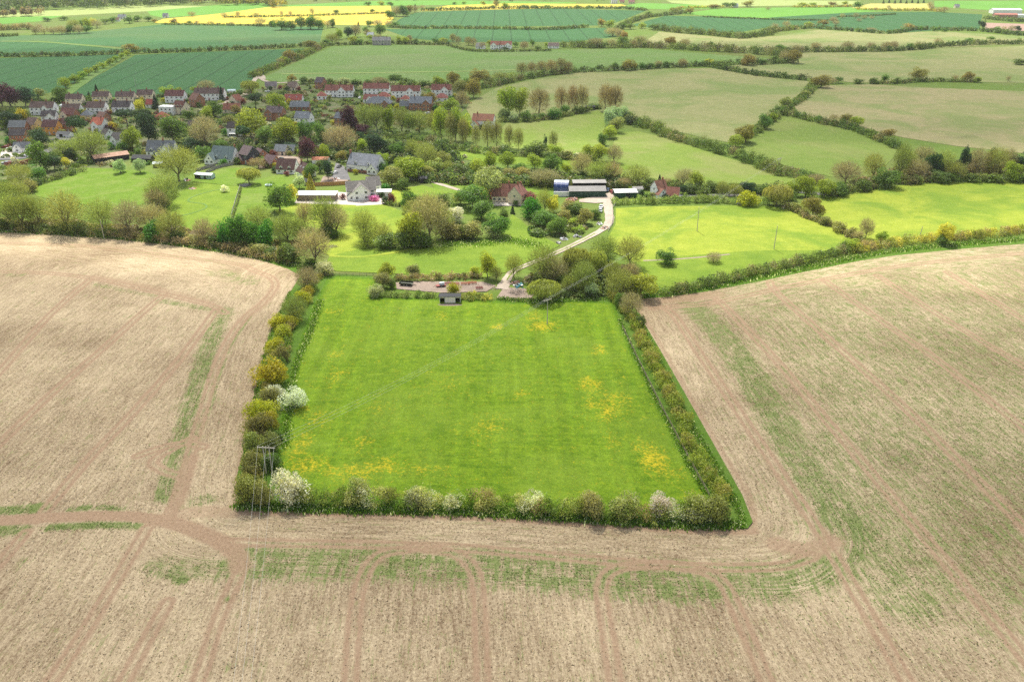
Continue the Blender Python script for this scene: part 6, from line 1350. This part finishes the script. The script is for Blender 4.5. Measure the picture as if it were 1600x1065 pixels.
def car(px, py, rot, colr, label, van=False):
    g = G(px, py); o = empty('parked_car' if not van else 'parked_van', (g[0], g[1], 0), R(rot)); tag(o, label, 'car' if not van else 'van', 'parked cars')
    m = plain('car_paint', colr, .3, .6, .1, var=.03)
    if colr not in CARP or van:
        b = MB(); L, w = (4.3, .87) if not van else (5.0, .95)
        lo = [(-L / 2, .35), (-L / 2, .75), (-L / 2 + .1, .92), (-.35 * L / 2, .95), (L / 2 - .1, .98), (L / 2, .85), (L / 2, .35), (L / 2 - .5, .25), (-L / 2 + .5, .25)] if not van else [(-L / 2, .35), (-L / 2, .9), (-L / 2 + .7, 1.15), (-L / 2 + 1.3, 1.95), (L / 2 - .05, 2.0), (L / 2, .35), (L / 2 - .5, .25), (-L / 2 + .5, .25)]
        b.prism(lo, 'y', -w, w, m)
        if not van:
            vs = [(-.95, -w + .06, .94), (1.95, -w + .06, .96), (1.5, -w + .2, 1.42), (-.25, -w + .2, 1.43)]; vs += [(x, -y, z) for x, y, z in vs]
            b.poly(vs, [(0, 1, 2, 3), (7, 6, 5, 4), (3, 2, 6, 7), (0, 3, 7, 4), (1, 5, 6, 2)], m)
        g_ = MB()
        if not van:
            g_.poly([(-.86, -.7, .99), (-.86, .7, .99), (-.3, .62, 1.4), (-.3, -.62, 1.4)], [(0, 3, 2, 1)], CARGL); g_.poly([(1.9, -.7, 1.02), (1.9, .7, 1.02), (1.56, .62, 1.4), (1.56, -.62, 1.4)], [(0, 1, 2, 3)], CARGL)
            for s in (-1, 1): g_.poly([(-.6, s * .8, 1.0), (1.6, s * .8, 1.0), (1.35, s * .70, 1.36), (-.2, s * .70, 1.36)], [(0, 1, 2, 3) if s < 0 else (3, 2, 1, 0)], CARGL)
            for p in range(len(g_.v)): x, y, z = g_.v[p]; g_.v[p] = (x + (-.03 if x < -.2 else .03 if x > 1.3 else 0), y * 1.03, z + .02)
        else:
            g_.box(-L / 2 + .78, -L / 2 + 1.25, -.8, .8, 1.2, 1.85, CARGL)
        CARP[colr] = (b.mesh('body'), g_.mesh('glass'))
    bm, gm = CARP[colr]; link('body', bm, o); link('windows', gm, o)
    for x in (-1.35, 1.3):
        for y in (-.78, .78):
            w_ = link('wheel', WH1, o, (x, y, .32)); w_.rotation_euler.z = math.pi / 2
    for y in (-.62, .62):
        b = MB(); b.box(-2.2, -2.12, y - .16, y + .16, .62, .76, LAMP); b.build('headlight', o); b = MB(); b.box(2.12, 2.2, y - .16, y + .16, .66, .84, TAIL); b.build('tail_light', o)
    return o
WHT, BLU, SLV, BLK, REDC, GRNC = (.7, .7, .7), (.04, .08, .2), (.4, .42, .44), (.02, .02, .022), (.3, .03, .03), (.03, .07, .06)
car(441, 250, 150, GRNC, 'dark green car parked in front of the grey roofed garage')
car(16, 233, 20, WHT, 'white car parked beside the bungalow with slate roof'); car(8, 231, 10, REDC, 'dark red car parked at the left edge of the village')
car(38, 245, -20, WHT, 'white car on the pale street below the bungalow'); car(44, 242, 160, BLU, 'blue car behind the white car on the pale street'); car(50, 246, 30, SLV, 'silver car at the end of the pale street')
car(9, 256, 8, SLV, 'silver car beside the hedge at the far left street'); car(14, 256, 5, REDC, 'red car on the grey street at the left'); car(86, 220, 60, BLK, 'black car in the court beside the double garage'); car(93, 212, 10, SLV, 'silver car in front of the double garage')
car(939, 325, 80, WHT, 'white car parked on the left side of the drive'); car(938, 331, 84, SLV, 'silver car parked below the white one beside the drive'); car(956, 302, 100, REDC, 'red car parked in the farm yard'); car(949, 299, 70, BLU, 'blue car parked beside the barn end')
car(758, 204, 10, BLK, 'black car in front of the terracotta roofed house'); car(390, 250, 30, SLV, 'silver car behind the black boarded house'); car(556, 151, 0, SLV, 'silver car between two red roofed terraces'); car(562, 154, 90, WHT, 'white van-like car on the road between the terraces')
car(668, 178, 0, WHT, 'white car below the slate roofed brick house'); car(427, 201, 20, REDC, 'dark red car below the brick gabled house'); car(530, 262, 80, BLK, 'black car on the grey drive beside the white gabled house'); car(523, 272, 60, WHT, 'white car at the bottom of the grey drive')
car(418, 144, 20, WHT, 'white car parked beside the bungalow at the lane end')
# trailers and implements in the dirt yard
M_RED = plain('red_paint', (.26, .05, .04), .6); M_ORG = plain('orange_paint', (.42, .13, .05), .6); M_BLUE = plain('blue_green_paint', (.05, .25, .28), .5)
def trailer(px, py, rot, label, bed, side):
    g = G(px, py); o = empty('flat_trailer', (g[0], g[1], 0), R(rot)); tag(o, label, 'trailer')
    b = MB(); b.box(-2.4, 2.4, -1.1, 1.1, .75, .88, bed); b.build('bed', o)
    b = MB(); b.box(-2.4, 2.4, -1.14, -1.1, .7, 1.35, side); b.box(-2.4, 2.4, 1.1, 1.14, .7, 1.35, side); b.box(-2.44, -2.4, -1.1, 1.1, .7, 1.35, side); b.build('side_boards', o)
    b = MB(); b.tube((2.4, -.5, .7), (3.9, 0, .5), .06, .06, side, 6); b.tube((2.4, .5, .7), (3.9, 0, .5), .06, .06, side, 6); b.build('drawbar', o)
    for x in (-.6, .5):
        for y in (-1.0, 1.0): w_ = link('wheel', WH2, o, (x, y, .45)); w_.rotation_euler.z = math.pi / 2
trailer(635, 446, -12, 'black flat trailer at the left of the dirt yard', plain('worn_boards', (.12, .13, .1), .8), plain('dark_steel', (.03, .032, .03), .6))
g = G(689, 448); o = empty('red_trailer', (g[0], g[1], 0), R(18)); tag(o, 'small red trailer carrying a pale tank in the dirt yard', 'trailer')
b = MB(); b.box(-1.8, 1.8, -.9, .9, .6, .75, M_RED); b.build('bed', o); b = MB(); b.box(-.5, 1.3, -.6, .6, .75, 1.7, plain('pale_tank', (.5, .55, .58), .5)); b.box(-.3, 1.1, -.35, .35, 1.7, 1.8, FRAME); b.build('tank', o)
for y in (-.9, .9): w_ = link('wheel', WH2, o, (0, y, .45)); w_.rotation_euler.z = math.pi / 2
b = MB(); b.tube((-1.8, 0, .65), (-3.0, 0, .4), .06, .05, M_RED, 6); b.build('drawbar', o)
def implement(px, py, rot, m, label, L=3.2):
    g = G(px, py); o = empty('cultivator', (g[0], g[1], 0), R(rot)); tag(o, label, 'farm implement')
    b = MB()
    for y in (-.7, 0, .7): b.box(-L / 2, L / 2, y - .06, y + .06, .75, .9, m)
    for x in (-L / 2 + .2, 0, L / 2 - .2): b.box(x - .05, x + .05, -.76, .76, .62, .748, m)
    b.build('frame', o)
    b = MB()
    for i in range(7):
        x = -L / 2 + .15 + i * (L - .3) / 6; b.tube((x, -.7, .75), (x, -1.0, .0), .05, .03, m, 5); b.tube((x + .1, .7, .75), (x + .1, .45, .0), .05, .03, m, 5)
    b.build('tines', o)
    b = MB(); b.tube((-.5, .76, .8), (0, 1.5, 1.5), .05, .05, m, 6); b.tube((.5, .76, .8), (0, 1.5, 1.5), .05, .05, m, 6); b.build('headstock', o)
implement(727, 445, 8, M_ORG, 'orange cultivator in the dirt yard, left of the two'); implement(738, 444, 4, M_ORG, 'orange cultivator in the dirt yard, right of the two')
implement(702, 445, 10, M_RED, 'dark red implement behind the golden bush'); implement(749, 452, 15, M_RED, 'rusty red implement at the right of the dirt yard', 2.6); implement(713, 446, -6, M_ORG, 'small orange implement beside the golden bush', 2.2)
def heap(px, py, r_, h, mats, label, n, name, cat, stick=True):
    g = G(px, py); b = MB(); rr = random.Random(int(px * 7 + py))
    for i in range(n):
        a = rr.uniform(0, 6.28); q = r_ * rr.random() ** .6; z = h * (1 - q / r_) * rr.uniform(.2, 1); p = Vector((q * math.cos(a), q * math.sin(a), z))
        if stick:
            e = p + Vector((rr.uniform(-1, 1), rr.uniform(-1, 1), rr.uniform(-.3, .5))).normalized() * rr.uniform(.6, 1.6); b.tube(p, e, .05, .02, rr.choice(mats), 4)
        else:
            s = rr.uniform(.25, .7); M = Matrix.Translation(p) @ Matrix.Rotation(rr.uniform(0, 3), 4, Vector((rr.random(), rr.random(), 1)).normalized()); b.box(-s, s, -s * .6, s * .6, -s * .3, s * .35, rr.choice(mats), M)
    o = b.build(name); o.location = (g[0], g[1], .05); tag(o, label, cat)
M_TW = plain('dry_twigs', (.2, .16, .13), .9)
heap(808, 458, 3.4, 1.3, [M_TW, M_TIMB, M_GRF], 'heap of grey brushwood on the dirt turning area', 170, 'brushwood_heap', 'heap')
heap(811, 447, 2.6, .9, [M_BLUE, FRAME, M_BLUE, M_GREY], 'heap of blue-green and pale scrap beside the drive', 26, 'scrap_heap', 'heap', False)
heap(805, 443, 2.2, .8, [TERRA, M_TIMB, plain('pinkish', (.4, .28, .24), .8)], 'heap of pinkish rubble behind the blue-green scrap', 22, 'rubble_heap', 'heap', False)
heap(775, 451, 2.0, .6, [plain('pale_timber', (.5, .42, .3), .8)], 'small heap of pale cut timber beside the turning area', 40, 'timber_heap', 'heap')
heap(301, 295, 1.9, .8, [FRAME, M_PINE, plain('pinkish', (.4, .28, .24), .8)], 'low heap of brown and white logs on the curving path lawn', 18, 'log_heap', 'heap', False)
heap(292, 282, 1.8, 1.2, [M_ORG, FRAME, M_BLKT], 'orange and white garden clutter beside the twiggy trees', 14, 'garden_clutter', 'heap', False)
heap(459, 391, 0, 0, [M_TW], '', 0, 'x', 'x') if False else None
heap(521, 386, 2.4, .7, [M_TW, M_GRF], 'grey heap of cuttings at the corner of the mown lawn', 90, 'brushwood_heap', 'heap')
heap(881, 374, 1.5, .8, [plain('pale_steel', (.5, .52, .55), .4), M_GRF], 'pale scrap machinery beside the drive bend', 14, 'scrap_heap', 'heap', False)
heap(873, 380, 1.0, .7, [FRAME, M_GRF], 'small pale scrap pile left of the scrap machinery', 9, 'scrap_heap', 'heap', False)
heap(903, 370, 1.8, .8, [M_GRF, plain('pale_steel', (.5, .52, .55), .4), FRAME], 'grey building rubble beside the drive', 16, 'rubble_heap', 'heap', False)
heap(936, 350, 1.4, .6, [FRAME, M_GRF], 'pale stones on the verge of the drive', 14, 'rubble_heap', 'heap', False)
heap(946, 357, 2.4, .5, [M_GRF, TERRA, M_TIMB], 'brown planks stacked in the bend of the drive', 20, 'timber_heap', 'heap', False)
heap(524, 281, 3.0, 1.0, [FRAME, TERRA, M_GRF, plain('pinkish', (.4, .28, .24), .8)], 'garden pots and furniture on the cluttered patio', 34, 'garden_clutter', 'heap', False)
heap(600, 311, 2.6, .5, [TERRA, FRAME], 'terracotta pots on the patio of the bright white house', 20, 'garden_clutter', 'heap', False)
heap(894, 312, 3.2, 1.0, [plain('pinkish', (.4, .28, .24), .8), TERRA], 'low mound of pink rubble in front of the barn', 60, 'rubble_heap', 'heap', False)
# trampoline, patio umbrella
g = G(420, 291); o = empty('trampoline', (g[0], g[1], 0)); tag(o, 'round pale blue trampoline on the striped lawn', 'trampoline')
b = MB(); b.tube((0, 0, .82), (0, 0, .9), 1.9, 1.9, plain('pale_blue', (.4, .55, .58), .6), 24); b.build('pad', o); b = MB(); b.tube((0, 0, .9), (0, 0, .915), 1.45, 1.45, plain('mat_black', (.12, .14, .15), .6), 24); b.build('mat', o)
for k in range(4):
    b = MB(); a = k * 1.57 + .4; b.tube((1.7 * math.cos(a), 1.7 * math.sin(a), 0), (1.7 * math.cos(a), 1.7 * math.sin(a), .82), .04, .04, RIM, 6); b.build('leg', o)
g = G(514, 275); o = empty('garden_gazebo', (g[0], g[1], 0)); tag(o, 'white gazebo canopy on the cluttered patio', 'gazebo')
b = MB(); b.poly([(-1.7, -1.7, 2.1), (1.7, -1.7, 2.1), (1.7, 1.7, 2.1), (-1.7, 1.7, 2.1), (0, 0, 3.0)], [(0, 1, 4), (1, 2, 4), (2, 3, 4), (3, 0, 4), (3, 2, 1, 0)], FRAME); b.build('canopy', o)
for x in (-1.6, 1.6):
    for y in (-1.6, 1.6): b = MB(); b.tube((x, y, 0), (x, y, 2.1), .04, .04, FRAME, 6); b.build('leg', o)

# ------------------------------------------------------------------ horses in the paddock (skinned bodies)
def horse(px, py, rot, coat, patch, label, graze):
    g = G(px, py)
    J = {'pelvis': (-.62, 0, 1.22, .27), 'loin': (-.2, 0, 1.2, .27), 'chest': (.42, 0, 1.16, .3), 'withers': (.62, 0, 1.3, .2)}
    E = [('pelvis', 'loin'), ('loin', 'chest'), ('chest', 'withers')]
    if graze: J.update(neck=(.98, 0, 1.05, .15), poll=(1.3, 0, .62, .11), brow=(1.36, 0, .42, .11), nose=(1.36, 0, .12, .07))
    else: J.update(neck=(.95, 0, 1.62, .15), poll=(1.15, 0, 1.95, .11), brow=(1.28, 0, 1.9, .12), nose=(1.62, 0, 1.66, .075))
    E += [('withers', 'neck'), ('neck', 'poll'), ('poll', 'brow'), ('brow', 'nose')]
    for s, n_ in ((-1, 'l'), (1, 'r')):
        J.update({'sh' + n_: (.5, s * .2, .95, .14), 'kn' + n_: (.52, s * .2, .5, .07), 'fe' + n_: (.5, s * .2, .14, .05), 'ho' + n_: (.56, s * .2, .03, .065),
                  'hi' + n_: (-.62, s * .2, .95, .18), 'st' + n_: (-.5, s * .21, .78, .12), 'hk' + n_: (-.78, s * .2, .5, .07), 'hf' + n_: (-.72, s * .2, .14, .05), 'hh' + n_: (-.64, s * .2, .03, .065), 'ea' + n_: (J['poll'][0], s * .08, J['poll'][2] + .16, .03)})
        E += [('chest', 'sh' + n_), ('sh' + n_, 'kn' + n_), ('kn' + n_, 'fe' + n_), ('fe' + n_, 'ho' + n_), ('pelvis', 'hi' + n_), ('hi' + n_, 'st' + n_), ('st' + n_, 'hk' + n_), ('hk' + n_, 'hf' + n_), ('hf' + n_, 'hh' + n_), ('poll', 'ea' + n_)]
    J.update(dock=(-.92, 0, 1.28, .06), t1=(-1.05, 0, .95, .06), t2=(-1.06, 0, .5, .03)); E += [('pelvis', 'dock'), ('dock', 't1'), ('t1', 't2')]
    ks = list(J); me = bpy.data.meshes.new('horse'); me.from_pydata([J[k][:3] for k in ks], [(ks.index(a), ks.index(b)) for a, b in E], [])
    o = link('horse', me); o.location = (g[0], g[1], .27); o.rotation_euler.z = R(rot)
    sk = o.modifiers.new('skin', 'SKIN'); ss = o.modifiers.new('subd', 'SUBSURF'); ss.levels = ss.render_levels = 1
    for i, k in enumerate(ks): me.skin_vertices[0].data[i].radius = (J[k][3], J[k][3])
    for v in me.skin_vertices[0].data: v.use_root = False
    me.skin_vertices[0].data[0].use_root = True
    t = NT('horse_coat'); v = t.n('TexCoord', None, 3)
    me.materials.append(t.surf(t.mix(t.ramp(t.noise(v, 1.6, 2, .4), .47, .53), coat, patch), .6, .3)); tag(o, label, 'horse', 'horses in the paddock')
horse(1223, 328, -75, (.62, .58, .52), (.2, .1, .05), 'brown and white horse standing under the hedge corner of the paddock', False)
horse(1154, 322, 5, (.32, .33, .35), (.12, .12, .13), 'grey horse grazing along the trimmed hedge', True)

# ------------------------------------------------------------------ garden shrubs beside the houses
GK = [('bsh', 'green'), ('obs', 'olive brown'), ('lau', 'bright green'), ('red', 'dark red'), ('yel', 'golden'), ('dkb', 'dark')]
KIND['dkb'] = ('green_bush', 'dome', (.045, .08, .03), 'dark green', 'bush', 'bush')
for i, (o, short, px, py, L, d, r) in enumerate(HOUSES):
    if py < 125: continue
    for j in range(3):
        code, look = GK[(i * 3 + j * 2 + (i // 5)) % 6]
        if j == 2 and i % 2: continue
        name, shape, colr, lk, noun, cat = KIND[code]
        lx, ly = ((-L / 2 - 2.2, -d * .2), (L / 2 + 2.4, -d * .35), (L * random.uniform(-.3, .3), -d / 2 - 4.0))[j]
        x = o.location.x + lx * math.cos(r) - ly * math.sin(r); y = o.location.y + lx * math.sin(r) + ly * math.cos(r)
        sz = random.uniform(2.4, 4.6); q = empty(name, (x, y, 0), random.uniform(0, 6)); f_ = link('foliage', FAR[(shape, (i + j) % 4)], q); f_.scale = (sz * 1.2, sz * 1.2, sz)
        k = random.uniform(.85, 1.15); f_.color = (*[c * k for c in colr], 1)
        tag(q, f"{look} bush {('at the left end', 'at the right end', 'in front')[j]} of the {short}", cat, 'garden bushes beside the houses')

KEEP = [(o.location.x, o.location.y, max(L, d) * .62 + 4) for o, short, px, py, L, d, r in HOUSES]
scrub(VILL, 1300, 'mixed garden shrubs and undergrowth filling the village', 'garden', .8, 2.4)
scrub([(230, 240), (330, 226), (450, 226), (560, 222), (700, 236), (720, 262), (640, 262), (560, 254), (440, 240), (340, 242)], 420, 'dense undergrowth below the big village trees', 'dark', 2, 5)
scrub([(600, 284), (660, 262), (760, 268), (880, 276), (1000, 286), (960, 296), (860, 292), (740, 290), (660, 284)], 420, 'undergrowth between the trees of the belt behind the lane', 'mid', 2, 4.5)
scrub([(835, 350), (870, 335), (915, 332), (930, 345), (905, 366), (850, 372)], 60, 'small shrubs and clumps in the sloping garden east of the farmhouse', 'mid', .6, 1.6)
scrub([(815, 448), (842, 428), (880, 416), (960, 415), (1000, 430), (985, 462), (900, 466), (840, 462)], 190, 'undergrowth below the pond thicket', 'mid', 1, 3)
scrub([(1290, 308), (1340, 298), (1400, 288), (1500, 280), (1620, 276), (1620, 262), (1500, 262), (1400, 270), (1310, 296)], 260, 'undergrowth inside the wood above the sunlit field', 'brown', 1.5, 5)
scrub([(0, 362), (120, 366), (240, 376), (360, 390), (450, 408), (470, 385), (380, 372), (250, 358), (120, 350), (0, 345)], 330, 'undergrowth between the bare trees beside the stubble', 'brown', 1, 3)

# ================================================================== CLOUDS AND AIR
def cloud(cx, cy, rx, ry, rz, dens, alt, label, rot=0.0, seed=0):
    """a flattened cloud whose shadow falls round (cx, cy) on the ground"""
    n1, n2 = 48, 20; V = []; rr = random.Random(seed); ph = [rr.uniform(0, 6.28) for _ in range(6)]
    for j in range(n2 + 1):
        th = math.pi * j / n2
        for i in range(n1):
            a = 2 * math.pi * i / n1; k = 1 + .10 * math.sin(3 * a + ph[0]) + .08 * math.sin(5 * a + ph[1]) + .05 * math.sin(9 * a + ph[2])
            bump = 1 + .12 * math.sin(4 * a + ph[3]) * math.sin(5 * th + ph[4])
            V.append((rx * k * math.sin(th) * math.cos(a), ry * k * math.sin(th) * math.sin(a), rz * bump * math.cos(th)))
    F = [(j * n1 + i, (j + 1) * n1 + i, (j + 1) * n1 + (i + 1) % n1, j * n1 + (i + 1) % n1) for j in range(n2) for i in range(n1)]
    t = NT('cloud_vapour'); v = t.t.nodes.new('ShaderNodeVolumePrincipled'); v.inputs['Color'].default_value = (1, 1, 1, 1); v.inputs['Density'].default_value = dens; v.inputs['Anisotropy'].default_value = .5
    t.t.links.new(v.outputs[0], t.out.inputs[1])
    o = link('cloud', mesh_np('cloud', V, F, [t.m], smooth_=True)); s = SUND * (alt / SUND.z)
    o.location = (cx + s.x, cy + s.y, alt); o.rotation_euler.z = rot
    tag(o, label, 'cloud', kind='stuff')
cloud(-40, 130, 520, 205, 60, .0062, 620, 'thin cloud above the stubble and meadow', seed=3)
cloud(-60, 850, 900, 330, 80, .0048, 700, 'broad cloud above the village and the hillside', seed=5)
cloud(300, 540, 330, 95, 60, .003, 640, 'small cloud above the hillside fields', rot=.25, seed=8)
HAZE = True
if HAZE:
    b = MB(); t = NT('haze_air'); v = t.t.nodes.new('ShaderNodeVolumePrincipled'); v.inputs['Color'].default_value = (.93, .96, .98, 1); v.inputs['Density'].default_value = .00004; v.inputs['Anisotropy'].default_value = .3
    t.t.links.new(v.outputs[0], t.out.inputs[1])
    b.box(-6900, 6900, -2900, 10900, -1.0, 135.0, t.m); tag(b.build('haze'), 'thin pale haze over the farmland', 'haze', kind='stuff')
